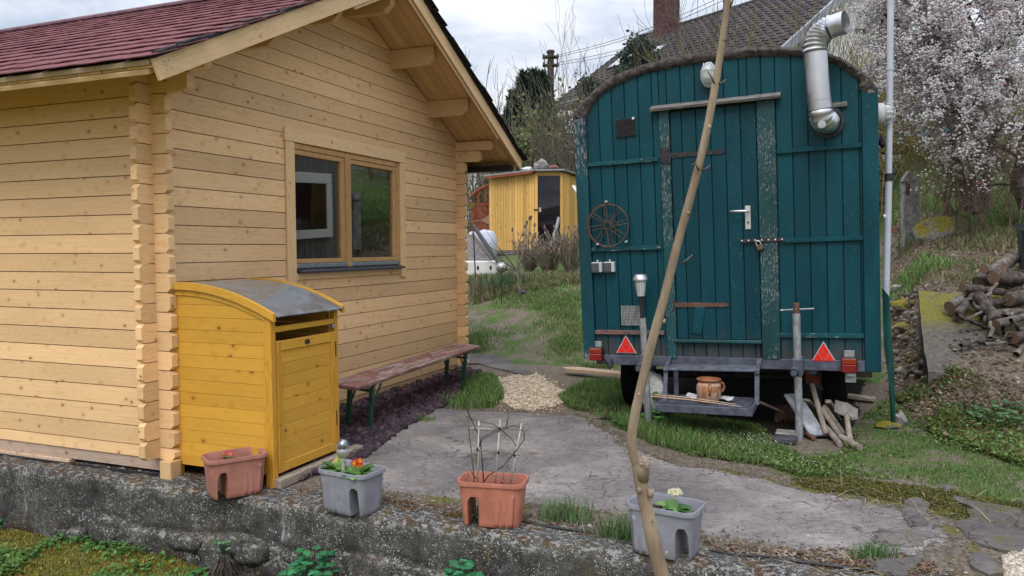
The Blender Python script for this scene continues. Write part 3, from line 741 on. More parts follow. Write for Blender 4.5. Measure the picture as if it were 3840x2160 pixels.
# ------------------------------------------------------------------ retaining wall
def build_wall():
    ys = np.arange(-6.5, 5.0, .018); prof = []
    for t in np.linspace(.13, -.12, 12): prof.append((t, .004))
    prof += [(-.145, -.002), (-.165, -.012), (-.182, -.03), (-.19, -.05)]
    for t in np.linspace(-.068, -.62, 36): prof.append((-.195 - .02 * (-t), t))
    prof = np.array(prof); n = len(prof)
    Y, I = np.meshgrid(ys, np.arange(n), indexing='ij'); X = prof[I, 0]; Z = prof[I, 1]
    arc = np.concatenate([[0], np.cumsum(np.hypot(*np.diff(prof, axis=0).T))])[I]
    f = smooth01(arc, .18, .32)
    big = vnoise(Y, arc, 1.7, 5, 3); mid = vnoise(Y, arc, 7, 15, 5); fin = vnoise(Y, arc, 19, 25, 4)
    Xd = -(big * .016 + mid * .022 + fin * .010) * f
    # ledge where the render has fallen off and the stones show
    led = smooth01(Z + .06 * vnoise(Y, Y * 0, 2.3, 44, 4), -.24, -.30) * smooth01(-Y, -.9, -.1)
    Xd += -.022 * led + .016 * np.exp(-((Z + .26 + .06 * vnoise(Y, Y * 0, 2.3, 44, 4)) / .018) ** 2) * smooth01(-Y, -.9, -.1)
    Zd = (1 - f) * (mid * .014 + fin * .010 + big * .006)
    V = np.stack([X + Xd, Y, Z + Zd], -1).reshape(-1, 3)
    i = (np.arange(len(ys) - 1)[:, None] * n + np.arange(n - 1)[None, :]).ravel()
    me = raw_mesh('retaining_wall', V, np.stack([i, i + 1, i + n + 1, i + n], 1), M_wall, None, True)
    o = place('retaining_wall', me); o.matrix_world = CAB
    tag(o, 'low grey retaining wall of mortared stone with lichen, moss and planters on its top', 'wall')
    q = random.Random(4)
    for k, (vv, z, rx, rz) in enumerate([(.42, -.36, .13, .07), (.66, -.42, .15, .09), (.95, -.36, .17, .08), (1.22, -.44, .14, .1), (1.52, -.37, .16, .09), (1.83, -.46, .13, .11), (2.1, -.36, .12, .06),
                                         (2.35, -.44, .16, .08), (2.75, -.38, .17, .09), (-.3, -.40, .12, .07), (-.62, -.45, .14, .06), (3.1, -.43, .15, .1)]):
        b = MB().blob((0, 0, 0), (.055, rx, rz), 2, .35, 30 + k)
        s = place('stone', b.mesh('stone', M_wall, True), o, (-.215, -vv, z + .02), (q.uniform(-.25, .25), 0, q.uniform(-.1, .1)))
build_wall()

# ------------------------------------------------------------------ scattered vegetation and stones (nobody could count these)
GREENS = np.array([(.105, .190, .050), (.13, .225, .06), (.075, .150, .04), (.17, .245, .08)])
DRY = np.array([(.30, .24, .14), (.22, .17, .09), (.36, .30, .2)])
def sample(poly, n, keep=None, seed=0):
    P = np.array(poly); lo, hi = P.min(0), P.max(0); g = np.random.default_rng(seed + 100); out = []
    tot = 0
    for _ in range(60):
        q = g.uniform(lo, hi, (n * 2, 2)); k = in_poly(q[:, 0], q[:, 1], poly)
        if keep is not None: k &= keep(q[:, 0], q[:, 1], g)
        out.append(q[k]); tot += int(k.sum())
        if tot >= n: break
    return np.concatenate(out)[:n], g
def blades(p, g, hmin, hmax, w, pal, dry=.08, lean=.6, zoff=0.0, hfun=None, z=None):
    n = len(p); x, y = p[:, 0], p[:, 1]; zz = (H(x, y) if z is None else np.full(n, z)) + zoff
    h = g.uniform(hmin, hmax, n) * (hfun(x, y) if hfun else 1); a = g.uniform(0, 6.283, n); l = g.uniform(.1, lean, n) * h
    wd = w * g.uniform(.6, 1.3, n); ta = a + g.normal(0, .5, n) + 1.57
    tx, ty = np.cos(ta) * wd, np.sin(ta) * wd; lx, ly = np.cos(a) * l, np.sin(a) * l
    V = np.stack([np.stack([x - tx, y - ty, zz - .01], 1), np.stack([x + tx, y + ty, zz - .01], 1),
                  np.stack([x - tx * .7 + lx * .4, y - ty * .7 + ly * .4, zz + h * .6], 1), np.stack([x + tx * .7 + lx * .4, y + ty * .7 + ly * .4, zz + h * .6], 1),
                  np.stack([x + lx, y + ly, zz + h * .95], 1)], 1).reshape(-1, 3)
    b = np.arange(n)[:, None] * 5
    F = np.concatenate([b + np.array([[0, 1, 3]]), b + np.array([[0, 3, 2]]), b + np.array([[2, 3, 4]])])
    c = pal[g.integers(0, len(pal), n)] * g.uniform(.7, 1.35, (n, 1)); k = g.random(n) < dry; c[k] = DRY[g.integers(0, 3, k.sum())] * g.uniform(.6, 1.1, (k.sum(), 1))
    return V, F, np.repeat(c, 5, 0)
def leaves(p, g, size, pal, zlo=0.0, zhi=.04, tilt=.5, var=.35, zbase=None, long=1.5):
    """flat pointed leaves, 2 triangles + fold"""
    n = len(p); x, y = p[:, 0], p[:, 1]; zb = H(x, y) if zbase is None else zbase
    z = zb + g.uniform(zlo, zhi, n); a = g.uniform(0, 6.283, n); s = size * g.uniform(.5, 1.3, n); t = g.normal(0, tilt, n)
    dx, dy, dz = np.cos(a) * np.cos(t), np.sin(a) * np.cos(t), np.sin(t); ex, ey = -np.sin(a), np.cos(a)
    r = g.normal(0, .35, n) * s * .5
    b0 = np.stack([x, y, z], 1); d = np.stack([dx, dy, dz], 1) * (s * long)[:, None]; e = np.stack([ex, ey, 0 * ex], 1) * (s * .5)[:, None]; u = np.stack([0 * r, 0 * r, np.abs(r) + .2 * s], 1)
    V = np.stack([b0, b0 + d * .5 - e + u * .5, b0 + d, b0 + d * .5 + e + u * .5], 1).reshape(-1, 3)
    q = np.arange(n)[:, None] * 4
    F = np.concatenate([q + np.array([[0, 1, 2]]), q + np.array([[0, 2, 3]])])
    c = pal[g.integers(0, len(pal), n)] * g.uniform(1 - var, 1 + var, (n, 1))
    return V, F, np.repeat(c, 4, 0)
def rocks(p, g, rmin, rmax, pal, lift=.3, zf=None, flat=.65):
    vs, fs = ICO[1]; vs = np.array(vs); n = len(p); k = len(vs)
    r = g.uniform(rmin, rmax, n)[:, None, None] * np.array([1, 1, flat]) * g.uniform(.7, 1.3, (n, 1, 3))
    a = g.uniform(0, 6.28, n); ca, sa = np.cos(a)[:, None], np.sin(a)[:, None]
    v = vs[None] * r * g.uniform(.62, 1.28, (n, k, 1))
    vx = v[..., 0] * ca - v[..., 1] * sa; vy = v[..., 0] * sa + v[..., 1] * ca
    z = (H(p[:, 0], p[:, 1]) if zf is None else zf(p[:, 0], p[:, 1], g)) + r[:, 0, 2] * lift
    V = np.stack([vx + p[:, :1], vy + p[:, 1:2], v[..., 2] + z[:, None]], -1).reshape(-1, 3)
    F = (np.array(fs)[None] + (np.arange(n) * k)[:, None, None]).reshape(-1, 3)
    c = pal[g.integers(0, len(pal), n)] * g.uniform(.65, 1.35, (n, 1))
    return V, F, np.repeat(c, k, 0)
def join(*parts):
    V = []; F = []; C = []; o = 0
    for v, f, c in parts: V.append(v); F.append(f + o); C.append(c); o += len(v)
    return np.concatenate(V), np.concatenate(F), np.concatenate(C)
def stuff(name, mat, label, cat, *parts, smooth=False):
    V, F, C = join(*parts); o = place(name, raw_mesh(name, V, F, mat, C, smooth)); return tag(o, label, cat, None, 'stuff')
def clump(s=1.1, thr=-.1, seed=0):
    return lambda x, y, g: vnoise(x, y, s, seed, 3) + g.normal(0, .15, len(x)) > thr
def not_patio(x, y): return ~in_poly(x + .05 * vnoise(x, y, 5, 3), y + .05 * vnoise(x, y, 5, 53), PATIO)

def build_grass():
    A, g = sample(Z_GRASS1, 26000, lambda x, y, g: (vnoise(x, y, 1.3, 3, 4) + g.normal(0, .2, len(x)) > -.25 + .5 * smooth01(x, 2.0, 3.0)) & not_patio(x, y), 1)
    far = smooth01(A[:, 0], 2.2, 3.4)
    p1 = blades(A, g, .025, .075, .0035, GREENS, .07, .8, hfun=lambda x, y: 1 - .62 * smooth01(x, 1.6, 2.6))
    B_, gb = sample(Z_GRASS1, 7000, lambda x, y, g: (x < 1.5) & (vnoise(x, y, 1.6, 13, 3) > -.2) & not_patio(x, y), 2)
    p2 = blades(B_, gb, .05, .13, .004, GREENS, .05, .8)
    C, gc = sample(Z_GRASS1, 13000, lambda x, y, g: (vnoise(x, y, 1.6, 23, 4) + g.normal(0, .2, len(x)) > -.05 + .42 * smooth01(x, 2.0, 3.0)) & not_patio(x, y), 3)
    p3 = leaves(C, gc, .020, np.concatenate([GREENS * .9, np.array([(.13, .14, .04), (.16, .16, .05)])]), .003, .035)
    stuff('grass', M_grass, 'lush green grass and weeds growing along the trailer and the yard edge', 'grass', p1, p2, p3)
    A, g = sample(Z_LAWN, 32000, lambda x, y, g: (vnoise(x, y, 1.1, 33, 4) + g.normal(0, .18, len(x)) > .04) & ~in_poly(x, y, Z_PATH) & ~in_poly(x, y, Z_GRAVEL), 4)
    p1 = blades(A, g, .02, .075, .006, GREENS * 1.15, .22, 1.0)
    stuff('grass', M_grass, 'patchy sloping lawn between the log cabin and the trailer', 'grass', p1)
    A, g = sample(Z_BENCH, 6500, lambda x, y, g: (vnoise(x, y, 1.5, 43, 3) + g.normal(0, .25, len(x)) > -.15), 5)
    stuff('grass', M_grass, 'grass round the far feet of the folding bench', 'grass', blades(A, g, .03, .12, .0045, GREENS * 1.1, .06, .8))
    A, g = sample(Z_MOSS + [], 12000, lambda x, y, g: (vnoise(x, y, 1.3, 53, 3) + g.normal(0, .25, len(x)) > .02) & not_patio(x, y), 6)
    B_, gb = sample(Z_HILL, 9000, lambda x, y, g: (vnoise(x, y, 1.1, 63, 3) + g.normal(0, .2, len(x)) > .14), 7)
    mosp = np.array([(.13, .125, .022), (.09, .10, .02), (.17, .13, .03), (.06, .09, .02)])
    stuff('grass', M_grass, 'short moss and weeds spreading over the rocky slope on the right', 'ground cover',
          blades(A, g, .008, .03, .004, mosp, .12, .9), leaves(A[:5000] + .03, g, .014, mosp, .0, .015), leaves(B_, gb, .024, np.concatenate([GREENS, mosp]), .0, .05), blades(B_[:8000] + .02, gb, .015, .06, .004, np.concatenate([mosp, GREENS]), .3, 1.2))
    hp = zone([(3370, 1350), (3370, 860), (3840, 760), (3840, 1100), (3600, 1100), (3480, 1080)])
    A, g = sample(hp, 9000, lambda x, y, g: (vnoise(x, y, .55, 73, 3) + g.normal(0, .12, len(x)) > .16), 8)
    hb = zone([(3340, 880), (3340, 760), (3840, 690), (3840, 860)])
    B_, gb = sample(hb, 16000, lambda x, y, g: (vnoise(x, y, .4, 83, 3) + g.normal(0, .2, len(x)) > -.15), 9)
    stuff('grass', M_grass, 'tufts of green and dry grass on the garden slope behind the trailer', 'grass',
          blades(A, g, .04, .14, .008, np.concatenate([GREENS, DRY * .7]), .45, 1.1), blades(B_, gb, .08, .22, .012, GREENS * 1.25, .25, .9))
    # tufts at the wall edge: each tuft is a plant of its own
    for k, (sx, sy, n, h, r, lab) in enumerate([(2120, 1955, 240, .17, .085, 'green grass tuft on the wall edge right of the trellis planter'), (2300, 2035, 330, .20, .08, 'thick green grass tuft against the left side of the grey planter behind the sapling'),
                                             (3270, 2095, 200, .09, .06, 'small green grass tuft at the right end of the wall top'), (1565, 1580, 260, .06, .09, 'small bright grass tuft in front of the middle of the bench'),
                                             (1760, 1432, 420, .10, .14, 'bright round grass clump behind the far bench leg')]):
        c = ghit(sx, sy); g = np.random.default_rng(40 + k); q = np.clip(g.normal(0, 1, (n, 2)), -1.7, 1.7) * r * np.array([1.05, .5]) + np.array(c[:2])
        V, F, C = blades(q, g, h * .45, h, .0028, GREENS * np.array([.85, .95, 1.25]) if k < 3 else GREENS * 1.2, .09, .9, zoff=.01)
        V = V - np.array(c); o = place('grass_tuft', raw_mesh('grass_tuft', V, F, M_grass, C), None, c); tag(o, lab, 'grass tuft')
    wt = [tuple(cabw(a, b)[:2]) for a, b in ((-.14, 4), (.1, 4), (.16, -5.6), (-.15, -5.6))]
    A, g = sample(wt, 6500, lambda x, y, g: vnoise(x, y, 2.6, 29, 3) + g.normal(0, .08, len(x)) > .16, 24); B_, gb = sample(wt, 2600, lambda x, y, g: vnoise(x, y, 2.2, 49, 3) + g.normal(0, .08, len(x)) > .22, 25)
    stuff('wall_moss', M_grass, 'rust brown and yellow moss cushions along the wall top', 'moss', blades(A, g, .006, .020, .004, np.array([(.16, .08, .04), (.12, .06, .035), (.20, .11, .05)]), .05, 1.0, zoff=.006), blades(B_, gb, .006, .022, .004, np.array([(.20, .17, .04), (.16, .15, .04), (.25, .20, .05)]), .03, 1.0, zoff=.006))
    # lower garden in front of the wall
    lp = [tuple((cabw(a, b))[:2]) for a, b in ((-.16, 3.2), (-.16, -.9), (-1.3, -1.2), (-1.6, 3.2))]
    A, g = sample(lp, 26000, lambda x, y, g: (vnoise(x, y, 1.6, 93, 3) + g.normal(0, .25, len(x)) > -.1), 10)
    B_, gb = sample(lp, 9500, lambda x, y, g: (vnoise(x, y, 2.0, 98, 3) + g.normal(0, .12, len(x)) > .10), 11)
    mp = np.array([(.36, .32, .05), (.27, .26, .045), (.17, .09, .035), (.15, .19, .04), (.30, .20, .06)])
    stuff('ground_cover', M_grass, 'mossy ground with small weeds at the foot of the retaining wall', 'ground cover',
          blades(A, g, .006, .022, .005, mp, .03, 1.1), leaves(B_, gb, .026, np.array([(.09, .20, .05), (.14, .26, .07), (.07, .16, .04)]), .0, .05))
    # chickweed flowers and pale stone chips
    A, g = sample(zone([(2560, 1610), (2900, 1640), (2960, 1720), (3080, 1730), (3080, 1770), (2760, 1720)]), 260, lambda x, y, g: vnoise(x, y, 2, 7, 2) > 0, 12)
    stuff('chickweed_flowers', M_flower, 'tiny white flowers dotted through the grass in front of the trailer step', 'flowers', rocks(A, g, .004, .007, np.array([(.62, .62, .58)]), 8.5))
    A, g = sample(PATIO, 360, lambda x, y, g: g.random(len(x)) < .5, 13)
    B_, gb = sample([tuple(cabw(a, b)[:2]) for a, b in ((-.17, -.9), (.25, -.9), (.2, -5.4), (-.17, -5.4))], 620, lambda x, y, g: vnoise(x, y, 2.5, 17, 3) > .0, 14)
    stuff('stone_chips', M_stone, 'loose pale stone chips on the yard and along the wall edge', 'stones', rocks(A, g, .003, .009, np.array([(.36, .33, .30), (.14, .12, .11), (.42, .39, .36)]), 1.2), rocks(B_, gb, .004, .016, np.array([(.30, .28, .26), (.2, .18, .16), (.15, .13, .115), (.36, .34, .32)]), .6, flat=.4))
    A, g = sample([tuple(cabw(a, b)[:2]) for a, b in ((-.16, 4), (.12, 4), (.1, -.8), (-.16, -.8))], 900, lambda x, y, g: vnoise(x, y, 2.5, 19, 3) > -.2, 15)
    stuff('stone_chips', M_stone, 'grey stone flakes on the wall top below the cabin', 'stones', rocks(A, g, .008, .03, np.array([(.32, .31, .29), (.2, .19, .17), (.11, .10, .09), (.44, .43, .41)]), .9, flat=.35))
    # gravel patches
    A, g = sample([tuple(np.array(p) + .0) for p in Z_GRAVEL], 8500, lambda x, y, g: in_poly(x + .10 * vnoise(x, y, 5, 61), y + .14 * vnoise(x, y, 5, 62), Z_GRAVEL), 16); GC = np.array(Z_GRAVEL).mean(0); A2, g2 = sample([tuple(GC + (np.array(p) - GC) * 1.3) for p in Z_GRAVEL], 420, None, 66)
    stuff('gravel', M_stone, 'pale limestone gravel patch at the end of the concrete path', 'gravel', rocks(A, g, .008, .019, np.array([(.46, .38, .28), (.38, .31, .22), (.54, .46, .36), (.28, .225, .16)]), .6), rocks(A2, g2, .008, .018, np.array([(.46, .37, .26), (.34, .27, .19)]), .6))
    A, g = sample([tuple(ghit(*p)[:2]) for p in ((3760, 2090), (3850, 2060), (3900, 2160), (3880, 2210), (3770, 2190))], 2200, None, 17)
    stuff('gravel', M_stone, 'small heap of pale gravel in the bottom right corner', 'gravel', rocks(A, g, .006, .013, np.array([(.40, .33, .26), (.46, .40, .33), (.30, .25, .20)]), 1.0))
    LAVA = [tuple(cabw(a, b)[:2]) for a, b in ((.2, -.05), (4.75, -.05), (4.75, -.32), (4.1, -.40), (3.2, -.72), (2.4, -.80), (1.5, -.95), (.95, -1.08), (.25, -.98))]
    A, g = sample(LAVA, 8000, None, 18)
    def zf(x, y, g):
        v = (x - CC[0]) * CV[0] + (y - CC[1]) * CV[1]
        return H(x, y) + .085 * smooth01(v, .9, .1) * g.uniform(.2, 1.0, len(x)) + .01
    stuff('lava_gravel', M_stone, 'dark purple lava gravel along the foot of the cabin gable', 'gravel', rocks(A, g, .015, .038, np.array([(.062, .036, .045), (.045, .03, .038), (.085, .05, .056), (.035, .03, .038)]), .5, zf, .8))
    A, g = sample(zone([(1930, 1395), (2200, 1380), (2200, 1430), (2080, 1450), (2040, 1400)]), 700, None, 19)
    A, g = sample(Z_HB, 5200, None, 31); A2, g2 = sample(zone([(3330, 1400), (3330, 1100), (3480, 1080), (3520, 1250), (3500, 1430)]), 900, None, 32); A3, g3 = sample(Z_HILL, 2600, lambda x, y, g: vnoise(x, y, 1.2, 7, 3) > .05, 33); A4, g4 = sample(Z_LIT, 2200, None, 34)
    def edgy(x, y, g):
        P = np.array(PATIO); d = np.full(len(x), 9.0)
        for i in range(len(P)):
            a, b = P[i - 1], P[i]; e = b - a; t = np.clip(((x - a[0]) * e[0] + (y - a[1]) * e[1]) / (e @ e), 0, 1); d = np.minimum(d, np.hypot(x - a[0] - t * e[0], y - a[1] - t * e[1]))
        return g.random(len(x)) < np.exp(-(d / .16) ** 2) + .05
    A5, g5 = sample([(PATIO_C[0] - 3, PATIO_C[1] - 2.6), (PATIO_C[0] + 3.4, PATIO_C[1] - 2.6), (PATIO_C[0] + 3.4, PATIO_C[1] + 2.8), (PATIO_C[0] - 3, PATIO_C[1] + 2.8)], 5200, lambda x, y, g: edgy(x, y, g) & (((x - CC[0]) * CU[0] + (y - CC[1]) * CU[1]) > -.12), 37)
    LB = np.array([(.20, .14, .10), (.26, .19, .14), (.13, .09, .065), (.33, .26, .20), (.18, .09, .055)])
    stuff('leaf_litter', M_grass, 'brown fallen leaves lying over the slope and the yard edge', 'leaf litter', leaves(A, g, .04, LB, .0, .03, .4), leaves(A2, g2, .035, LB, .0, .03, .5), leaves(A3, g3, .032, LB, .0, .03, .5), leaves(A4, g4, .02, LB, .0, .012, .3), leaves(A5, g5, .012, np.concatenate([LB, LB * .5]), .012, .02, .3))
    B_, gb = sample(zone([(3335, 1420), (3335, 1090), (3460, 1080), (3490, 1260), (3480, 1420)]), 130, None, 35); C, gc = sample(Z_HB, 420, None, 36)
    stuff('stone_chips', M_stone, 'rubble and small stones on the slope right of the trailer', 'stones', rocks(B_, gb, .02, .07, np.array([(.16, .14, .125), (.22, .20, .18), (.11, .10, .08), (.15, .13, .05)]), .4), rocks(C, gc, .008, .03, np.array([(.2, .18, .16), (.14, .12, .10), (.28, .26, .23)]), .4))
    # fallen stalks and dead stems
    def straws(poly, n, seed, L=(.06, .25)):
        A, g = sample(poly, n, None, seed); a = g.uniform(0, 6.28, n); l = g.uniform(*L, n); w = .0025
        z = H(A[:, 0], A[:, 1]) + g.uniform(.006, .03, n); d = np.stack([np.cos(a), np.sin(a), g.normal(0, .15, n)], 1) * l[:, None]; e = np.stack([-np.sin(a), np.cos(a), 0 * a], 1) * w
        b = np.stack([A[:, 0], A[:, 1], z], 1); up = np.array([0, 0, w])
        V = np.stack([b - e, b + e, b + d * .5 + e + up * 4, b + d * .5 - e + up * 4, b + d], 1).reshape(-1, 3); q = np.arange(n)[:, None] * 5
        F = np.concatenate([q + np.array([[0, 1, 2]]), q + np.array([[0, 2, 3]]), q + np.array([[3, 2, 4]])])
        c = DRY[g.integers(0, 3, n)] * g.uniform(.6, 1.3, (n, 1)); return V, F, np.repeat(c, 5, 0)
    stuff('dry_stalks', M_grass, 'dry stalks and straw lying over the slope right of the trailer', 'straw', straws(Z_HILL, 420, 20), straws(hp, 900, 21, (.1, .4)), straws(Z_MOSS, 120, 22))
    stuff('dry_stalks', M_grass, 'dry stalks along the wall edge between the planters', 'straw', straws([tuple(cabw(a, b)[:2]) for a, b in ((-.1, -1.2), (.25, -1.2), (.2, -5.0), (-.1, -5.0))], 330, 23, (.03, .16)))
build_grass()

# ------------------------------------------------------------------ log cabin
LH = .137; GAP = .0065; TK = .056; GZ = 1.6438; LZ = 1.5799; GW = 4.77; APX, SLP = 4.118, .487; MIDX = 2.385
def build_cabin():
    t = thing('log_cabin', 'new pine log cabin with a red shingle roof and a two-pane window', 'cabin', mat4=CAB)
    q = random.Random(3)
    # --- side wall logs (run along Y, stick out past the gable)
    def side_log(X0, z0, z1, y0, y1, name='wall_log', pr=True):
        a, b = .028, .024
        P = [(y0 + a, z0), (y1, z0), (y1, z1), (y0 + a, z1), (y0, z1 - b), (y0, z0 + b)]
        MB().prism(P, X0, X0 + TK, 'yz').build(name, M_log, t)
    zs = [LZ + LH * k for k in range(-10, 9)]
    YE = 6.2
    for X0 in (0.0, GW):
        side_log(X0, .123, zs[0] - GAP, -.13, YE)
        for i in range(len(zs) - 1):
            side_log(X0, zs[i], zs[i + 1] - GAP, -.13 + q.uniform(-.003, .003), YE)
        zt = zs[-1]
        side_log(X0, zt, zt + LH - GAP, -.33, YE)
        side_log(X0, zt + LH, zt + 2 * LH - .03, -.50, YE)
    # --- gable logs
    def gx(z): return MIDX - (APX - .012 - z) / SLP
    def gable_log(x0, x1, z0, z1, l=True, r=True, slope=False):
        a, b = .028, .024
        if slope:
            P = [(max(gx(z0), -TK), z0), (GW + TK - max(gx(z0), -TK) - TK, z0)]
            xl0, xl1 = gx(z0), gx(z1); xr0, xr1 = 2 * MIDX - xl0, 2 * MIDX - xl1
            P = [(xl0, z0), (xr0, z0), (xr1, z1), (xl1, z1)]
        else:
            P = ([(x0 + a, z0)] if l else [(x0, z0)]) + ([(x1 - a, z0), (x1, z0 + b), (x1, z1 - b), (x1 - a, z1)] if r else [(x1, z0), (x1, z1)]) + ([(x0 + a, z1), (x0, z1 - b), (x0, z0 + b)] if l else [(x0, z1)])
        MB().prism(P, 0, TK, 'xz').build('wall_log', M_logx, t)
    WX0, WX1, WZ0, WZ1 = 1.50, 3.38, 1.3698, 2.6027
    k = -11
    while True:
        z0 = GZ + LH * k; z1 = z0 + LH - GAP; k += 1
        if z0 > APX - .08: break
        z1 = min(z1, APX - .03)
        xa, xb = -.135, GW + TK + .135
        if gx(z1) > -.02: gable_log(0, 0, z0, z1, slope=True)
        elif z1 > WZ0 and z0 < WZ1:
            lo, hi = max(z0, WZ1) if z0 >= WZ1 else z0, z1
            if z0 < WZ0 - .02:
                gable_log(xa, xb, z0, WZ0 - GAP)
                z0 = WZ0
            if z1 > WZ1 + .02:
                gable_log(xa, WX0, z0, WZ1, r=False); gable_log(WX1, xb, z0, WZ1, l=False); gable_log(xa, xb, WZ1 + GAP, z1)
            else:
                gable_log(xa, WX0, z0, z1, r=False); gable_log(WX1, xb, z0, z1, l=False)
        else: gable_log(xa, xb, z0, z1)
    # --- sill beams and damp-proof strip
    MB().box(.012, .09, -.02, YE, .035, .118, .003).build('sill_beam', M_sill, t)
    MB().box(-.01, .05, .9, YE, .005, .034, .002).build('sill_batten', M_pale, t)
    MB().box(.1, GW + .03, .004, .09, .04, .128, .003).build('sill_beam', M_sillx, t)
    MB().box(.1, GW, -.012, .08, -.01, .037).build('damp_strip', M_black, t)
    MB().box(-.03, .0, .02, 5, -.012, .012).build('damp_strip', M_black, t)
    # --- inside: floor, back wall and inner faces keep the room dark
    MB().box(.06, GW, .06, 6.2, .10, .12).build('floor', M_sillx, t)
    MB().box(-.0, GW + TK, YE, YE + .06, .1, 4.0).build('back_wall', M_logx, t)
    MB().box(.0562, .07, .0572, YE, .12, 2.85).build('inner_lining', M_log, t); MB().box(GW - .012, GW - .0002, .0572, YE, .12, 2.85).build('inner_lining', M_log, t)
    m = MB(); m.box(.07, WX0, .0565, .07, .12, 2.85); m.box(WX1, GW - .012, .0565, .07, .12, 2.85); m.box(WX0, WX1, .0565, .07, .12, WZ0 + .045); m.box(WX0, WX1, .0565, .07, WZ1 - .07, 2.85)
    m.prism([(.07, 2.85), (GW - .012, 2.85), (MIDX, APX - .06)], .0565, .07, 'xz'); m.build('inner_lining', M_logx, t)
    # --- purlins
    def purlin(x0, x1, z0, z1, out, chz=.07):
        P = [(-out, z0 + chz), (-out + chz * 1.1, z0), (.2, z0), (.2, z1), (-out, z1)]
        MB().prism(P, x0, x1, 'yz').build('purlin', M_beam, t)
    for s in (1, -1):
        for xx, zb, zt in ((.823, 3.508, 3.70), (1.645, 3.117, 3.305)):
            x = MIDX + s * xx; purlin(min(x, x + s * .05), max(x, x + s * .05), zb, zt, .52)
    purlin(MIDX - .04, MIDX + .04, APX - .30, APX - .06, .52)
    # --- roof boards
    ang = math.atan(SLP); Lr = (MIDX + .575) / math.cos(ang)
    def roof_frame(s, off):
        """frame with X down the slope, Z the roof normal, origin on the ridge"""
        d = Vector((s * math.cos(ang), 0, -math.sin(ang))); n = Vector((s * math.sin(ang), 0, math.cos(ang))); y = n.cross(d)
        o = Vector((MIDX, 0, APX)) + n * off
        return Matrix(((d.x, y.x, n.x, o.x), (d.y, y.y, n.y, o.y), (d.z, y.z, n.z, o.z), (0, 0, 0, 1)))
    bw = .105
    bme = MB().box(0, Lr, -bw / 2 + .0015, bw / 2 - .0015, 0, .02, .003).mesh('roof_board', M_soff)
    for s, n in ((-1, 64), (1, 12)):
        RF = roof_frame(s, 0)
        for i in range(n):
            yb = -.635 + bw * (i + .5)
            place('roof_board', bme, t, mat4=RF @ Matrix.Translation((0, yb if s > 0 else -(-yb) if RF[1][1] > 0 else -yb, 0)))
    for s in (-1, 1):
        RF = roof_frame(s, 0); sg = 1 if RF[1][1] > 0 else -1
        b = MB().box(.02, Lr - .06, sg * -.63, sg * YE, .0215, .054); place('roof_underlay', b.mesh('roof_underlay', M_shing2), t, mat4=RF)
        # barge boards
        b = MB().box(-.02, Lr + .005, sg * -.66, sg * -.638, -.078, .056, .002); place('barge_board', b.mesh('barge_board', M_trimx), t, mat4=RF)
        a0 = (.0, .95) if s < 0 else (.0, 2.55)
        b = MB().box(a0[0], a0[1], sg * -.636, sg * -.618, -.108, -.02, .002); place('barge_batten', b.mesh('barge_batten', M_trimx), t, mat4=RF)
        b = MB().box(Lr - .05, Lr + .015, sg * -.63, sg * YE, .0205, .052, .004); place('eave_batten', b.mesh('eave_batten', M_pale), t, mat4=RF)
        b = MB().box(Lr - .035, Lr + .012, sg * -.60, sg * YE, -.034, -.002, .004); place('eave_batten', b.mesh('eave_batten', M_beam), t, mat4=RF)
    for sx in (.06, .09):
        for zz in (.02, -.03):
            RF = roof_frame(-1, 0); sg = 1 if RF[1][1] > 0 else -1
            m = MB().lathe([(.006, 0), (.006, .003), (.002, .004)], 10, M=Matrix.Rotation(R(90 * sg), 4, 'X')); place('screw', m.mesh('screw', M_screw), t, mat4=RF @ Matrix.Translation((Lr - sx * 1.3, sg * -.661, zz)))
    # --- bitumen shingles: tabs with a bowed lower edge
    def tab(wd, seed):
        g = random.Random(seed); n = 7; dn = []
        for i in range(n):
            u = i / (n - 1); dn.append((u * wd, .150 + .028 * (math.sin(math.pi * min(1, u * 1.25 + .02)) ** .7) - .010 * (u > .93) + g.uniform(-.0015, .0015)))
        P = [(x, y) for y, x in dn] + [(-.13, wd), (-.13, 0)]
        m = MB(); top = [(p[0], p[1], .008 + .015 * max(0, p[0]) / .17 + g.uniform(-.001, .004)) for p in P]; bot = [(p[0], p[1], z - .006) for p, (_, _, z) in zip(P, top)]
        N = len(P)
        m.add(top + bot, [tuple(range(N)), tuple(range(2 * N - 1, N - 1, -1))] + [(i, i + N, (i + 1) % N + N, (i + 1) % N) for i in range(N)])
        return m
    RF = roof_frame(-1, .056); sg = 1 if RF[1][1] > 0 else -1
    cells = []; camp = Vector((0, 0, CAMH)); row = .212; nrow = int(Lr / row) + 1
    for r in range(nrow):
        y = -.685 + (.11 if r % 2 else 0) - .12 * q.random() - .25
        while y < 5.9:
            wd = .325 + q.uniform(-.03, .03)
            y0 = max(y, -.69 - q.uniform(0, .02)); w2 = y + wd - y0
            if w2 > .06:
                loc = Matrix.Translation((Lr + .045 - .168 - r * row + q.uniform(-.006, .006), y0 if sg > 0 else -y0 - w2, 0)) @ Matrix.Rotation(q.uniform(-.022, .022), 4, 'Z') @ Matrix.Rotation(q.uniform(-.012, .006), 4, 'Y')
                cells.append(((CAB @ RF @ loc @ Vector((.1, .1, 0)) - camp).length, w2, loc, q.randrange(10 ** 6)))
            y += wd + .004
    cells.sort(key=lambda c: c[0])
    cache = {}; rest = MB()
    for i, (_, w2, loc, sd) in enumerate(cells):
        if i < 300:
            key = (round(w2, 2), sd % 5)
            if key not in cache: cache[key] = tab(w2, sd).mesh('shingle', M_shing)
            place('shingle', cache[key], t, mat4=RF @ loc)
        else:
            m = tab(w2, sd); rest.add(m.v, m.f, 0, loc)
    o = place('shingle_field', rest.mesh('shingle_field', M_shing), t, mat4=RF); o['kind'] = 'stuff'
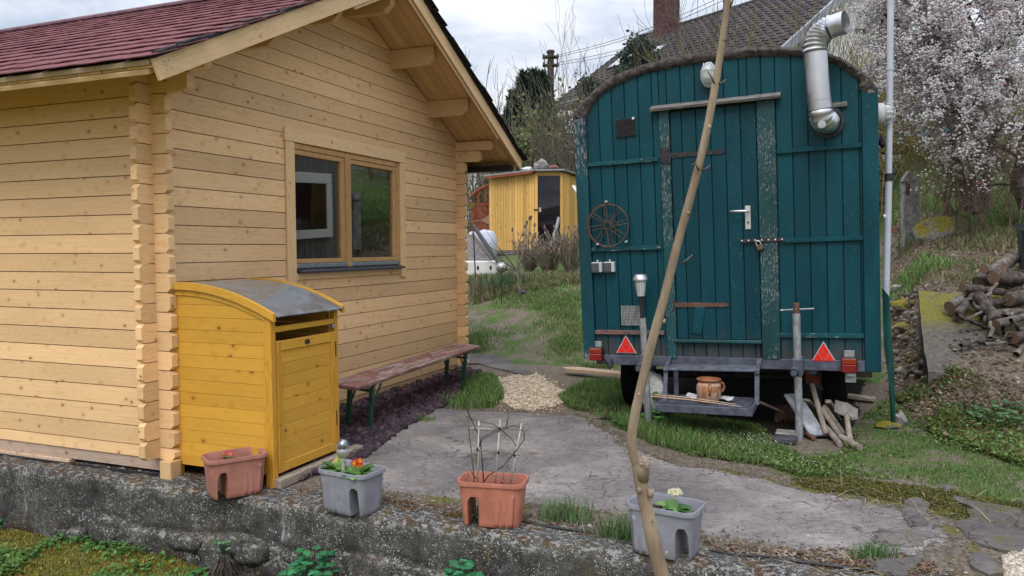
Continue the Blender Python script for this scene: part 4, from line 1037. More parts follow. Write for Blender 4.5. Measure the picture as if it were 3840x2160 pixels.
    # the far slope: only its raw edge shows above the barge board
    RF2 = roof_frame(1, .056); sg = 1 if RF2[1][1] > 0 else -1; rest = MB()
    for r in range(nrow):
        for c in range(4):
            w2 = .3; y0 = -.70 - q.uniform(0, .03) + c * .32
            loc = Matrix.Translation((Lr + .045 - .168 - r * row, y0 if sg > 0 else -y0 - w2, q.uniform(.0, .022))) @ Matrix.Rotation(q.uniform(-.05, .03), 4, 'Y')
            m = tab(w2, q.randrange(999)); rest.add(m.v, m.f, 0, loc)
    o = place('shingle_field', rest.mesh('shingle_field', M_shing2), t, mat4=RF2); o['kind'] = 'stuff'
    for s in (-1, 1):
        Rr = roof_frame(s, .058); sg = 1 if Rr[1][1] > 0 else -1; m = MB(); n = 46
        for i in range(n):
            x0 = Lr * i / n; m.box(x0, x0 + Lr / n + .01, sg * (-.672 - q.uniform(0, .012)), sg * -.60, -.004, .012 + q.uniform(.0, .016) + (.02 if s > 0 else 0))
        place('felt_edge', m.mesh('felt_edge', M_shing2), t, mat4=Rr)
    m = MB(); m.prism([(MIDX - .12, APX + .062), (MIDX, APX + .122), (MIDX + .12, APX + .062), (MIDX + .12, APX + .04), (MIDX, APX + .10), (MIDX - .12, APX + .04)], -.69, YE, 'xz'); m.build('ridge_cap', simple('ridge_felt', (.17, .10, .12), .9, .15), t)
    # gutter-like black eave trim seen under the far eave
    MB().box(GW + .42, GW + .545, -.55, YE, 2.585, 2.665, .004).build('eave_trim', M_black, t)
    # --- window
    w = place('window', MB().box(1.545, 3.345, -.006, .05, 2.478, 2.53, .003).box(1.545, 3.345, -.006, .05, 1.425, 1.47, .003).box(1.505, 1.552, -.006, .05, 1.425, 2.53, .003).box(3.29, 3.36, -.006, .05, 1.425, 2.53, .003).mesh('window', M_sash), t)
    MB().box(2.325, 2.415, -.016, .03, 1.425, 2.50, .006).build('mullion', M_sash, w)
    for x0, x1 in ((1.555, 2.33), (2.41, 3.30)):
        f = MB(); a = .055; f.box(x0, x1, .002, .045, 2.432, 2.476, .004).box(x0, x1, .002, .045, 1.472, 1.512, .004).box(x0, x0 + (.012 if x0 < 2 else a * .35), .002, .045, 1.512, 2.432, .004).box(x1 - a * 1.2, x1, .002, .045, 1.512, 2.432, .004)
        f.build('sash', M_sash, w)
        MB().box(x0 + .012, x1 - .05, .026, .032, 1.50, 2.44).build('pane', M_pane, w)
        MB().box(x0 - .01, x1 + .0, -.022, .01, 1.432, 1.470, .004).build('weather_bar', M_weather, w)
    MB().prism([(-.075, 1.388), (-.075, 1.402), (-.0, 1.428), (-.0, 1.395)], 1.552, 3.35, 'yz').build('sill', M_darkmetal, w)
    MB().box(1.41, 3.475, -.024, -.001, 2.534, 2.652, .003).build('lintel_board', M_trimx, t)
    MB().box(1.424, 1.541, -.021, -.001, 1.06, 2.531, .003).build('window_trim', M_trim, t)
    MB().box(3.355, 3.458, -.021, -.001, 1.292, 2.531, .003).build('window_trim', M_trim, t)
    MB().box(1.544, 3.352, -.019, -.001, 1.328, 1.386, .003).build('window_trim', M_trimx, t)
    return t
build_cabin()

# things hanging on the cabin corner
def cabin_corner_bits():
    c = cabw(GW + .06, -.135, 1.93)
    m = MB(); m.tube([c, c + Vector((.16, -.02, .02))], .006, 6); a = c + Vector((.16, -.02, .02))
    m.prism([(a.x, a.z), (a.x + .11, a.z + .075), (a.x + .10, a.z + .005), (a.x + .12, a.z - .06)], a.y - .008, a.y + .008, 'xz')
    tag(m.build('arrow_sign', M_pale), 'small pale wooden arrow sticking out from the far corner of the cabin', 'sign')
    c = cabw(GW + .1, -.14, 2.14); g = np.random.default_rng(3); p = g.normal(0, .03, (26, 2)) + np.array(c[:2])
    V, F, C = leaves(p, g, .028, np.array([(.30, .55, .10), (.22, .48, .08)]), -.05, .05, 1.0, .2, zbase=c.z)
    o = place('spider_plant', raw_mesh('spider_plant', V, F, M_leaf, C)); tag(o, 'tiny bright green plant hung on the far cabin corner', 'plant')
cabin_corner_bits()

# ------------------------------------------------------------------ bin shed
def arcz(y): return 1.197 + .4588 * y - .3045 * y * y
def build_bin():
    BM = CAB @ Matrix.Translation((.072, -.92, 0)); t = thing('bin_shed', 'yellow stained wooden bin shed with a curved zinc lid and slatted door', 'bin shed', mat4=BM)
    Wd, Dp = .71, .84
    def tpz(y): return arcz(min(max(y, 0), Dp)) - .045
    # posts
    MB().box(-.02, .03, -.02, .045, .0, 1.18, .004).build('post', M_binz, t)
    MB().box(Wd - .005, Wd + .035, -.02, .03, .02, 1.18, .004).build('post', M_binz, t)
    MB().box(-.02, .025, Dp - .045, Dp, .0, 1.30, .004).build('post', M_binz, t)
    MB().box(Wd - .005, Wd + .035, Dp - .04, Dp, .0, 1.30, .004).build('post', M_binz, t)
    # side planks (left side faces the lower garden)
    for X in (-.012, Wd + .004):
        z = .165; k = 0
        while z < 1.36:
            z1 = z + .088; top0, top1 = min(z1 - .002, tpz(.045)), min(z1 - .002, tpz(Dp))
            ya = .045
            if z < tpz(Dp):
                ys = [ya + (Dp - .045 - ya) * i / 8 for i in range(9)]
                P = [(y, z) for y in ys if tpz(y) > z + .002]
                if len(P) > 1:
                    P = P + [(y, min(z1 - .002, tpz(y))) for y in reversed([p[0] for p in P])]
                    MB().prism(P, X, X + .014, 'yz').build('plank', M_bin, t)
            z = z1
        MB().box(X - .003, X + .018, .045, Dp - .045, .085, .164, .003).build('rail', M_bin, t)
    for k in range(14):
        MB().box(0, Wd, Dp - .02, Dp - .006, .1 + k * .085, .183 + k * .085).build('plank', M_binx, t)
    # arc rails on both sides and the zinc lid between them
    for X0, X1 in ((-.042, -.014), (Wd + .036, Wd + .066)):
        ys = [-.06 + (Dp + .07) * i / 14 for i in range(15)]
        P = [(y, arcz(y) + .006) for y in ys] + [(y, arcz(y) - .046) for y in reversed(ys)]
        MB().prism(P, X0, X1, 'yz').build('lid_rail', M_bin, t)
    for X0, X1 in ((-.022, -.008), ):
        ys = [.03 + (Dp - .06) * i / 14 for i in range(15)]
        P = [(y, arcz(y) - .046) for y in ys] + [(y, arcz(y) - .086) for y in reversed(ys)]
        MB().prism(P, X0, X1, 'yz').build('arc_trim', M_bin, t)
    ys = [-.075 + (Dp + .08) * i / 20 for i in range(21)]
    MB().loft([[(-.014, y, arcz(y) - .004), (Wd + .036, y, arcz(y) - .004), (Wd + .036, y, arcz(y) - .010), (-.014, y, arcz(y) - .010)] for y in ys]).build('lid_sheet', M_lid, t, 30)
    for y in (.01, .4, .8): MB().box(-.012, Wd + .03, y, y + .03, arcz(y) - .042, arcz(y) - .013).build('lid_batten', M_binx, t)
    # front: cross slat, door with frame, boards, badge
    MB().box(.03, Wd - .006, -.012, .012, 1.043, 1.082, .003).build('cross_slat', M_binx, t)
    d = place('door', MB().box(.034, .082, -.026, .0, .088, .985, .003).mesh('door', M_binz), t)
    MB().box(Wd - .062, Wd - .012, -.026, .0, .088, .985, .003).build('door_stile', M_binz, d)
    MB().box(.0825, Wd - .0625, -.0255, .0, .915, .983, .003).build('door_rail', M_binx, d); MB().box(.0825, Wd - .0625, -.0255, .0, .09, .155, .003).build('door_rail', M_binx, d)
    for k in range(9):
        z = .156 + k * .0842; MB().box(.0825, Wd - .0625, -.014, -.002, z, z + .0825, .002).build('door_plank', M_binx, d)
    m = MB().lathe([(.03, 0), (.03, .002), (.024, .003)], 20, M=Matrix.Translation((.36, -.0265, .947)) @ Matrix.Rotation(R(90), 4, 'X') @ Matrix.Diagonal((1, .6, 1, 1)))
    m.build('badge', M_iron, d)
    for z in (.28, .80): MB().box(Wd - .014, Wd - .006, -.03, -.02, z, z + .11).build('hinge', M_iron, d)
    MB().box(Wd - .03, Wd, -.02, .0, 1.015, 1.037, .002).build('latch', M_silver, t)
    MB().box(Wd - .01, Wd + .02, .0, .05, -.0, .09).build('foot_bracket', M_iron, t)
build_bin()
tag(MB().box(.0, 1.0, -.03, .05, -.012, .05, .004).build('ground_beam', M_old), 'wooden beam on the ground along the front of the yellow bin shed', 'beam').matrix_world = CAB @ Matrix.Translation((.06, -.96, .012))
tag(MB().box(.0, .40, 0, .4, 0, .05, .006).build('paving_slab', M_paver), 'red paving slab under the bin shed', 'slab').matrix_world = CAB @ Matrix.Translation((.55, -.93, .012))
tag(MB().box(-.05, .05, -.05, .05, 0, .2, .004).build('wood_block', M_trim), 'short pale wood block under the cabin corner left of the bin shed', 'block').matrix_world = CAB @ Matrix.Translation((.0, -.09, -.075))

# ------------------------------------------------------------------ folding bench
def build_bench():
    f0, b0, f1, b1 = cabw(1.33, -.755, .46), cabw(1.40, -.475, .475), cabw(4.187, -.585, .46), cabw(4.27, -.30, .495)
    o = f0; X = (f1 - f0); L = X.length; X.normalize(); Yd = ((b0 - f0) + (b1 - f1)) * .5; Z = X.cross(Yd).normalized(); Yv = Z.cross(X); wd = .285
    Mx = Matrix(((X.x, Yv.x, Z.x, o.x), (X.y, Yv.y, Z.y, o.y), (X.z, Yv.z, Z.z, o.z), (0, 0, 0, 1)))
    t = thing('folding_bench', 'long folding bench with worn red-brown seat and green steel legs beside the cabin', 'bench', mat4=Mx)
    r = .03; P = []
    for cx, cy, a0 in ((r, r, 180), (L - r, r, 270), (L - r, wd - r, 0), (r, wd - r, 90)):
        for k in range(4): a = R(a0 + 30 * k); P.append((cx + r * math.cos(a), cy + r * math.sin(a)))
    inn = [(x + (.006 if x < L / 2 else -.006), y + (.006 if y < wd / 2 else -.006)) for x, y in P]
    MB().loft([[(x, y, -.034) for x, y in inn], [(x, y, -.028) for x, y in P], [(x, y, -.007) for x, y in P], [(x, y, 0) for x, y in inn]]).build('seat', M_seat, t)
    for sx, dr in ((.30, 1), (L - .33, -1)):
        MB().box(sx - .10, sx + .10, .03, wd - .03, -.062, -.035, .003).build('seat_batten', M_oldz, t)
        for yy in (.015, wd - .055):
            top = Mx @ Vector((sx + .04 * dr, yy + .02, -.035)); gz = Hs(top.x, top.y) + (.02 if yy < .1 else .07); hh = (top.z - gz)
            lg = place('leg', MB().box(-.019, .019, -.019, .019, -hh, 0, .003).mesh('leg', M_green), t, (sx + .04 * dr, yy + .02, -.036))
            MB().bar((.0, .0, -.22), (.16 * dr, 0.0, -.02), .03, .005, (0, 1, 0)).build('brace', M_green, lg)
        MB().box(sx + .04 * dr - .012, sx + .04 * dr + .012, .054, wd - .054, -.11, -.085, .002).build('cross_bar', M_green, t)
        MB().tube([(sx + .04 * dr, .05, -.26), (sx + .04 * dr, wd - .05, -.26)], .006, 6).build('cross_rod', M_green, t)
build_bench()

# ------------------------------------------------------------------ trailer
def rotm(a, b, c):
    return Matrix.Rotation(a, 3, 'Z') @ Matrix.Rotation(b, 3, 'X') @ Matrix.Rotation(c, 3, 'Y')
TR3 = rotm(-.42268578, .0528234, -.02885562)
TRM = TR3.to_4x4(); TRM.translation = Vector((1.872, 6.76, 1.6))
TRI = TRM.inverted()
def tp(sx, sy, off=0.0):
    """pixel of the photograph -> point on a plane parallel to the trailer's front wall, in the trailer's frame"""
    r = TR3.inverted() @ Vector(ray(sx, sy)); o = TRI @ Vector((0, 0, CAMH)); k = (off - o.y) / r.y; return o + r * k
ARC_O = [(-1.356, 1.242), (-1.300, 1.322), (-1.161, 1.439), (-1.040, 1.517), (-0.908, 1.572), (-0.725, 1.614), (-0.499, 1.640), (-0.260, 1.654), (0.017, 1.654), (0.250, 1.640), (0.450, 1.617), (0.623, 1.584), (0.811, 1.520), (0.918, 1.462), (1.042, 1.366), (1.130, 1.282), (1.160, 1.217)]
ARC_I = [(-1.236, 1.230), (-1.167, 1.355), (-1.059, 1.446), (-.891, 1.522), (-.729, 1.560), (-.502, 1.585), (-.263, 1.600), (.017, 1.602), (.25, 1.590), (.45, 1.570), (.62, 1.542), (.820, 1.482), (.917, 1.414), (1.041, 1.307), (1.06, 1.240)]
def arc_in(a): return float(np.interp(a, [p[0] for p in ARC_I], [p[1] for p in ARC_I]))
TL = 3.1
def build_trailer():
    t = thing('site_trailer', 'old teal wooden work trailer with a barrel roof and a plank door', 'trailer', mat4=TRM)
    q = random.Random(8)
    def plank(a0, a1, b0, top=None, y0=.0, mat=M_teal, par=t, b1=None, g=.0026):
        n = 4; xs = [a0 + g + (a1 - a0 - 2 * g) * i / n for i in range(n + 1)]
        P = [(xs[0], b0), (xs[-1], b0)] + [(x, arc_in(x) if b1 is None else b1) for x in reversed(xs)]
        m = MB(); e = .004; c = Vector((sum(p[0] for p in P) / len(P), 0, 0))
        back = [(p[0], y0 + .022, p[1]) for p in P]; mid = [(p[0], y0 + e, p[1]) for p in P]; fr = [(p[0] + (e if p[0] < c.x else -e) * (abs(p[0] - c.x) > .01), y0, p[1]) for p in P]
        m.loft([back, mid, fr]); return m.build('plank', mat, par)
    # wall planks
    L = [-1.240, -1.121, -.997, -.877, -.753, -.629, -.5665]
    for a, b in zip(L, L[1:]): plank(a, b, -.972 + q.uniform(-.008, .005))
    L = [.403, .531, .654, .780, .906, 1.036, 1.052]
    for a, b in zip(L, L[1:]): plank(a, b, -1.000 - .02 * (a - .4) / .6 + q.uniform(-.006, .004))
    L = [-.5665, -.498, -.375, -.254, -.130, -.012, .116, .180, .293, .4035]
    for a, b in zip(L, L[1:]): plank(a, b, 1.225)
    L = [-.565, -.51, -.42, -.31, -.205, -.095, .01, .115, .19, .262]
    L2 = [-.508, -.432, -.327, -.222, -.118, -.012, .092, .198, .236]
    for a, b in zip(L2, L2[1:]): plank(a, b, -.965, b1=-.835, y0=.006)
    MB().prism([(-1.235, -.96), (1.05, -.98)] + [(a, b - .01) for a, b in reversed(ARC_I)], .0305, .036, 'xz').build('wall_lining', M_black, t)
    # corner posts, door posts
    MB().box(-1.357, -1.2415, -.03, .06, -1.0, 1.262, .005).build('corner_post', M_tealold, t)
    MB().box(1.0535, 1.173, -.03, .06, -1.052, 1.215, .005).build('corner_post', M_tealpost, t)
    MB().box(-.566, -.479, -.024, .03, -.985, 1.22, .004).build('door_post', M_tealworn, t)
    MB().box(.255, .401, -.024, .03, -.965, 1.21, .004).build('door_post', M_tealworn, t)
    # horizontal battens
    for a0, a1, b, mt in ((-1.236, -.588, .797, M_tealbat), (-1.234, -.588, .019, M_tealbat), (.408, 1.050, .779, M_tealpost), (.458, 1.050, .040, M_tealpost), (-1.234, -.590, -.750, M_tealrail), (.390, 1.050, -.757, M_tealbat)):
        MB().prism([(-.026, b - .018), (-.026, b + .012), (-.002, b + .018), (-.002, b - .018)], a0, a1, 'yz').build('batten', mt, t)
    MB().prism([(-.075, 1.206), (-.085, 1.226), (-.002, 1.262), (-.002, 1.225)], -.632, .450, 'yz').build('rain_board', M_oldz, t)
    MB().box(.82, .950, -.028, -.002, 1.090, 1.129, .003).build('old_bracket', M_oldz, t)
    # --- door
    d = place('door', MB().box(-.472, .250, .018, .03, -.80, 1.19).mesh('door', M_door), t)
    L = [-.473, -.375, -.252, -.128, -.005, .120, .250]
    for a, b in zip(L, L[1:]): plank(a, b, -.800, b1=1.19, y0=-.006, mat=M_door, par=d)
    MB().box(-.505, .252, -.045, .0, -.832, -.806, .004).build('threshold', M_tealworn, t)
    MB().box(.140, .186, -.016, -.006, .145, .345, .003).build('lock_plate', M_silver, d)
    m = MB(); m.tube([(.166, -.014, .300), (.166, -.060, .300)], .010, 10); m.tube([(.176, -.062, .299), (.14, -.064, .301), (.08, -.066, .304), (.022, -.062, .305)], [.011, .0115, .0095, .007], 10); m.build('door_handle', M_silver, d, True)
    m = MB(); m.lathe([(.008, 0), (.008, .003)], 10, M=Matrix.Translation((.163, -.016, .205)) @ Matrix.Rotation(R(90), 4, 'X')); m.box(.160, .166, -.019, -.016, .188, .203); m.build('keyhole', M_black, d)
    for b, w in ((.818, .48), (-.498, .47)):
        m = MB(); m.prism([(-.478, b - .022), (-.04, b - .018), (-.01, b - .003), (-.04, b + .014), (-.478, b + .022)], -.016, -.007, 'xz')
        for k in range(4): m.lathe([(.007, 0), (.006, .004), (.003, .006)], 8, M=Matrix.Translation((-.43 + k * .11, -.016, b)) @ Matrix.Rotation(R(90), 4, 'X'))
        m.build('strap_hinge', M_iron if b > 0 else M_rust, d)
    m = MB().box(-.560, -.482, -.034, -.024, .750, .892, .003)
    for x in (-.543, -.5): 
        for z in (.77, .82, .87): m.lathe([(.007, 0), (.006, .004)], 8, M=Matrix.Translation((x, -.034, z)) @ Matrix.Rotation(R(90), 4, 'X'))
    m.build('hinge_plate', M_iron, t)
    MB().box(-.51, -.497, -.034, -.02, -.552, -.45, .003).build('hinge_pin', M_rust, t)
    me = MB().box(-.045, .045, -.012, 0, -.122, .122, .003).mesh('wood_tag', M_tealpost); place('wood_tag', me, d, (-.282, -.007, -.638), (0, R(8.5), 0))
    # hasp strap with pale rivets, padlock
    s = place('hasp_strap', MB().box(.094, .460, -.034, -.026, .034, .064, .002).mesh('hasp_strap', M_iron), t)
    for k in range(7): place('rivet', MB().lathe([(.009, 0), (.008, .004), (.003, .006)], 10).mesh('rivet', M_screw), s, (.112 + k * .054, -.034, .049), (R(90), 0, 0))
    # --- vents
    v = place('vent', MB().box(-.965, -.775, -.010, -.002, 1.012, 1.183, .002).mesh('vent', M_tealpost), t)
    m = MB()
    for i in range(14): x = -.952 + i * .0125; m.tube([(x, -.014, 1.02), (x, -.014, 1.175)], .002, 5)
    for i in range(12): z = 1.025 + i * .0132; m.tube([(-.96, -.016, z), (-.78, -.016, z)], .002, 5)
    m.build('mesh_wire', M_iron, v); MB().box(-.956, -.784, -.0125, -.0105, 1.022, 1.173).build('dark_opening', M_black, v); MB().box(-.806, -.786, -.021, -.017, 1.163, 1.182).build('patch', M_white, v)
    v = place('vent', MB().box(-.984, -.788, -.010, -.002, -.69, -.502, .002).mesh('vent', M_tealpost), t); m = MB()
    for i in range(14): x = -.976 + i * .0138; m.box(x - .0028, x + .0028, -.018, -.013, -.688, -.504)
    for i in range(13): z = -.680 + i * .0142; m.box(-.982, -.79, -.0175, -.0125, z - .0028, z + .0028)
    m.build('mesh_wire', M_galv, v); MB().box(-.978, -.794, -.0118, -.0105, -.684, -.508).build('dark_opening', M_black, v)
    # --- sockets
    for x0 in (-1.236, -1.118):
        b = place('switch_box', MB().box(x0, x0 + .100, -.055, -.002, -.192, -.098, .006).mesh('switch_box', M_lgrey), t)
        MB().box(x0 + .002, x0 + .074, -.064, -.0555, -.188, -.104, .004).build('rocker', M_dgrey, b); MB().box(x0 + .045, x0 + .06, -.03, -.01, -.098, -.078, .003).build('cable_gland', M_lgrey, b)
    # --- bulkhead lamp over the door
    def bulk(par, name, M, rx, rz, dep, col=M_lgrey):
        lp = MB(); prof = [(1.0, 0), (1.0, .3), (.9, .42)]
        lp.lathe([(r, h * dep) for r, h in prof], 24, M=M @ Matrix.Diagonal((rx, rz, 1, 1)))
        o = place(name, lp.mesh(name, col, 40), par)
        MB().lathe([(.80, .42 * dep), (.78, .62 * dep), (.62, .86 * dep), (.3, .98 * dep), (.02, dep)], 24, M=M @ Matrix.Diagonal((rx, rz, 1, 1))).build('lamp_glass', M_lampglass, o, True)
        m = MB()
        for k in (-.5, 0, .5):
            pts = [M @ Vector((k * rx * .9, rz * math.sin(a) * .92, dep * (.45 + .65 * math.cos(a)))) for a in np.linspace(-1.45, 1.45, 11)]; m.tube(pts, .0035, 5)
        for k in (-.35, .35):
            pts = [M @ Vector((rx * math.sin(a) * .92, k * rz * .9, dep * (.45 + .65 * math.cos(a)))) for a in np.linspace(-1.45, 1.45, 9)]; m.tube(pts, .0035, 5)
        m.build('lamp_cage', M_lgrey, o)
        return o
    bulk(t, 'bulkhead_lamp', Matrix.Translation((-.125, -.002, 1.466)) @ Matrix.Rotation(R(90), 4, 'X'), .070, .108, .10)
    bulk(t, 'side_lamp', Matrix.Translation((1.176, .12, 1.02)) @ Matrix.Rotation(R(90), 4, 'Y'), .085, .06, .11)
    MB().tube([(-.125, -.02, 1.36), (-.125, -.02, 1.30)], .006, 6).build('lamp_cable', M_black, t)
    MB().blob((1.20, .1, .80), (.03, .05, .06), 1, .2, 3).build('cable_socket', M_black, t)
    # --- roof: felt sheet wrapped over the front edge
    def arcpts(P, sc=1.0): return P
    n = len(ARC_O); m = MB()
    lo = [(a, -.03, b) for a, b in ARC_O]; bk = [(a, TL + .05, b) for a, b in ARC_O]
    ins = [(np.interp(i / (n - 1), np.linspace(0, 1, len(ARC_I)), [p[0] for p in ARC_I]), np.interp(i / (n - 1), np.linspace(0, 1, len(ARC_I)), [p[1] for p in ARC_I])) for i in range(n)]
    qn = np.random.default_rng(5)
    ed = [(a * 1.0, -.034, b + float(qn.uniform(-.008, .012))) for a, b in ins]
    m.add(ed, []); o0 = len(m.v) - n
    m.v += [(a, -.045, b - .02) for a, b in ARC_O] + [(a, -.03, b + .004) for a, b in ARC_O] + bk + [(a, -.004, b - .02) for a, b in ins]
    for i in range(n - 1):
        for r in range(3): m.f.append((r * n + i, r * n + i + 1, (r + 1) * n + i + 1, (r + 1) * n + i)); m.m.append(0)
        m.f.append((i, i + 1, 4 * n + i + 1, 4 * n + i)); m.m.append(0)
    rf = place('roof', m.mesh('roof', M_felt, 50), t)
    m = MB()
    for i in range(22):
        u = i / 21; a = np.interp(u, np.linspace(0, 1, n), [(p[0] + r[0]) / 2 for p, r in zip(ARC_O, ins)]); b = np.interp(u, np.linspace(0, 1, n), [(p[1] + r[1]) / 2 for p, r in zip(ARC_O, ins)])
        m.lathe([(.0055, 0), (.005, .003), (.002, .004)], 8, M=Matrix.Translation((a, -.040, b)) @ Matrix.Rotation(R(90), 4, 'X'))
    m.build('nail_heads', M_galv, rf)['kind'] = 'stuff'
    MB().blob((1.09, -.03, 1.235), (.05, .02, .035), 2, .35, 4).build('felt_fold', M_felt, rf)
    MB().blob((-1.30, -.03, 1.26), (.055, .02, .04), 2, .35, 9).build('felt_fold', M_felt, rf)
    MB().box(1.10, 1.15, -.034, -.03, 1.17, 1.205).build('repair_patch', M_oldz, t)
    # --- side walls, back wall, floor
    for X, s in ((-1.33, -1), (1.15, 1)):
        k = 0; y = .06
        while y < TL:
            MB().box(X - .011, X + .011, y + .003, min(y + .125, TL) - .003, -1.0, 1.25, .003).build('side_plank', M_teal if s > 0 else M_oldz, t); y += .125
    m = MB().prism([(-1.3, -.95)] + [(1.12, -.95)] + [(a, b) for a, b in reversed(ARC_I)], TL - .02, TL, 'xz'); m.build('back_wall', M_teal, t)
    MB().box(-1.3, 1.12, .03, TL - .03, -1.0, -.93).build('floor_plate', M_timber, t)
    MB().box(-1.3, 1.12, TL + .01, TL + .05, -1.75, -.98).build('rear_light_block', M_timber, t)  # unseen board added behind the trailer to keep light out from underneath
    # white-framed window in the far long side (it shows in the cabin's window as a reflection)
    w = place('side_window', MB().box(-1.40, -1.342, 1.0, 2.55, .84, .98, .004).box(-1.40, -1.342, 1.0, 2.55, .08, .20, .004).box(-1.40, -1.342, 1.0, 1.12, .20, .84, .004).box(-1.40, -1.342, 2.42, 2.55, .20, .84, .004).mesh('side_window', M_white), t)
    MB().box(-1.385, -1.342, 1.12, 2.42, .20, .84).build('window_pane', M_smoke, w)
    # --- chassis, axle, wheels
    MB().box(-1.24, 1.06, -.016, .05, -1.055, -.965, .004).build('chassis_beam', M_chassis, t)
    for a in (-.8, .6): MB().box(a, a + .08, .05, TL, -1.10, -1.0).build('chassis_rail', M_chassis, t)
    MB().tube([(-1.1, .85, -1.30), (.95, .85, -1.30)], .04, 10).build('axle', M_iron, t)
    for a in (.80, -1.05):
        w = place('wheel', MB().lathe([(.17, -.1), (.31, -.1), (.34, -.06), (.34, .06), (.31, .1), (.17, .1)], 36, M=Matrix.Translation((a, .75, -1.30)) @ Matrix.Rotation(R(90), 4, 'Y')).mesh('wheel', M_tyre, 40), t)
        MB().lathe([(.18, -.07), (.18, .07), (.06, .05), (.05, -.05)], 24, M=Matrix.Translation((a, .75, -1.30)) @ Matrix.Rotation(R(90), 4, 'Y')).build('rim', M_chassis, w)
    # --- reflectors and tail lights
    for (ax, az), (lx, lz), (rx, rz) in (((-.948, -.776), (-1.044, -.944), (-.851, -.946)), ((.741, -.807), (.642, -.985), (.839, -.984))):
        c = Vector(((ax + lx + rx) / 3, 0, (az + lz + rz) / 3)); A, B, C = [Vector((x, 0, z)) for x, z in ((ax, az), (lx, lz), (rx, rz))]
        r = place('reflector', MB().prism([(p.x, p.z) for p in (A, B, C)], -.012, -.003, 'xz').mesh('reflector', M_lgrey), t)
        def tri(P, Q, S, k=.80):
            g = (P + Q + S) / 3; return [((g + (p - g) * k).x, (g + (p - g) * k).z) for p in (P, Q, S)]
        sh = .90; A, B, C = [c + (p - c) * sh * 1.02 for p in (A, B, C)]; ab, bc, ca = (A + B) / 2, (B + C) / 2, (C + A) / 2
        for T in ((A, ab, ca), (ab, B, bc), (ca, bc, C), (ab, bc, ca)):
            MB().prism(tri(*T, k=.93), -.016, -.012, 'xz').build('red_prism', M_red, r)
    for x0, z0, w, h in ((-1.285, -1.012, .128, .125), (.873, -1.055, .124, .125)):
        tl = place('tail_light', MB().box(x0, x0 + w, -.075, -.016, z0, z0 + h, .010).mesh('tail_light', M_black), t)
        MB().box(x0 + .006, x0 + w - .006, -.098, -.076, z0 + .006, z0 + h * .56, .006).build('red_lens', M_redlens, tl); MB().box(x0 + .006, x0 + w - .006, -.096, -.076, z0 + h * .57, z0 + h - .006, .006).build('orange_lens', M_orange, tl)
        MB().box(x0 + .024, x0 + w - .02, -.024, -.018, z0 + h - .01, z0 + h + .052, .004).build('bracket', M_galv, tl)
        if x0 > 0: MB().box(x0 + .03, x0 + w - .012, -.03, -.02, z0 - .09, z0 - .004, .004).build('bracket', M_galv, tl); MB().box(x0 + .045, x0 + w - .02, -.06, -.031, z0 - .032, z0 - .004, .003).build('plate_lamp', M_lgrey, tl)
        else: MB().tube([(x0 + w, -.05, z0 + .03), (x0 + w + .03, -.03, z0 - .04), (x0 + w + .05, -.03, z0 - .085), (x0 + w + .078, -.03, z0 - .05), (x0 + w + .075, -.03, z0 + .01)], .006, 6).build('cable', M_black, tl)
    # --- stove pipe
    off = -.23
    pts = []
    c0 = tp(2800 + 615 / 2.0125, 925 / 2.0125, 0); p1 = tp(2800 + 548 / 2.0125, 760 / 2.0125, off); p2 = tp(2800 + 517 / 2.0125, 400 / 2.0125, off)
    e0 = tp(2800 + 570 / 2.0125, 925 / 2.0125, off)
    top = tp(2800 + 748 / 2.0125, 168 / 2.0125, off)
    rad = .086
    sp = place('stove_pipe', MB().tube([p1 + (e0 - p1) * .42, p1, p1 + (p2 - p1) * .5, p2], [rad + .001, rad + .001, rad, rad], 28, cap=False).tube([p1 + (p2 - p1) * .0, p1 + (p2 - p1) * .02], [rad + .004, rad + .004], 28, cap=False).mesh('stove_pipe', M_alu, 50), t)
    def elbow(pa, da, pb, db, n, name, ribs=True, cut=0):
        P = []; ra = []
        for i in range(n * 4 + 1):
            u = i / (n * 4); k = (pb - pa).length * .42
            p = pa * ((1 - u) ** 3) + (pa + da * k) * (3 * u * (1 - u) ** 2) + (pb - db * k) * (3 * u * u * (1 - u)) + pb * u ** 3
            P.append(p); ra.append(rad + (.0085 * (1 if i % 4 == 2 else (.25 if i % 4 in (1, 3) else -.5)) if ribs else 0))
        return place(name, MB().tube(P, ra, 28, cap=False).mesh(name, M_alu, 60), sp)
    up = (p2 - p1).normalized()
    dirt = Vector((.93, -.34, .10)).normalized()
    tend = top - dirt * .10
    elbow(p2, up, tend, dirt, 10, 'elbow')
    MB().tube([tend, top], [rad, rad + .002], 28, cap=False).build('pipe_mouth', M_alu, sp, 60)
    MB().tube([top - dirt * .12, top - dirt * .118], [rad - .004, rad - .004], 28).build('pipe_inside', M_dgrey, sp)
    b0 = p1 + (e0 - p1) * .42
    elbow(b0, -up, Vector((c0.x, -.03, c0.z)), Vector((.12, 1, .05)).normalized(), 7, 'elbow')
    m = MB(); cc = e0 + Vector((.0, -.066, -.02))
    for r_, z_ in ((.030, .0), (.022, .005), (.010, .008)): m.lathe([(r_, z_), (r_, z_ + .005)], 24, M=Matrix.Translation(cc) @ Matrix.Rotation(R(90), 4, 'X'))
    m.build('clean_out_cap', M_alu, sp)
    MB().lathe([(.10, 0), (.125, .002), (.125, .03), (.10, .034)], 28, M=Matrix.Translation((c0.x, -.03, c0.z)) @ Matrix.Rotation(R(-90), 4, 'X'), cap=False).build('wall_collar', M_iron, t)
    # --- step
    st = place('step', MB().box(-.575, .215, -.44, -.03, -1.325, -1.305).box(-.575, .215, -.445, -.425, -1.365, -1.30, .003).box(-.58, -.565, -.44, -.03, -1.345, -1.30).box(.205, .22, -.44, -.03, -1.345, -1.30).mesh('step', M_chassis), t)
    m = MB()
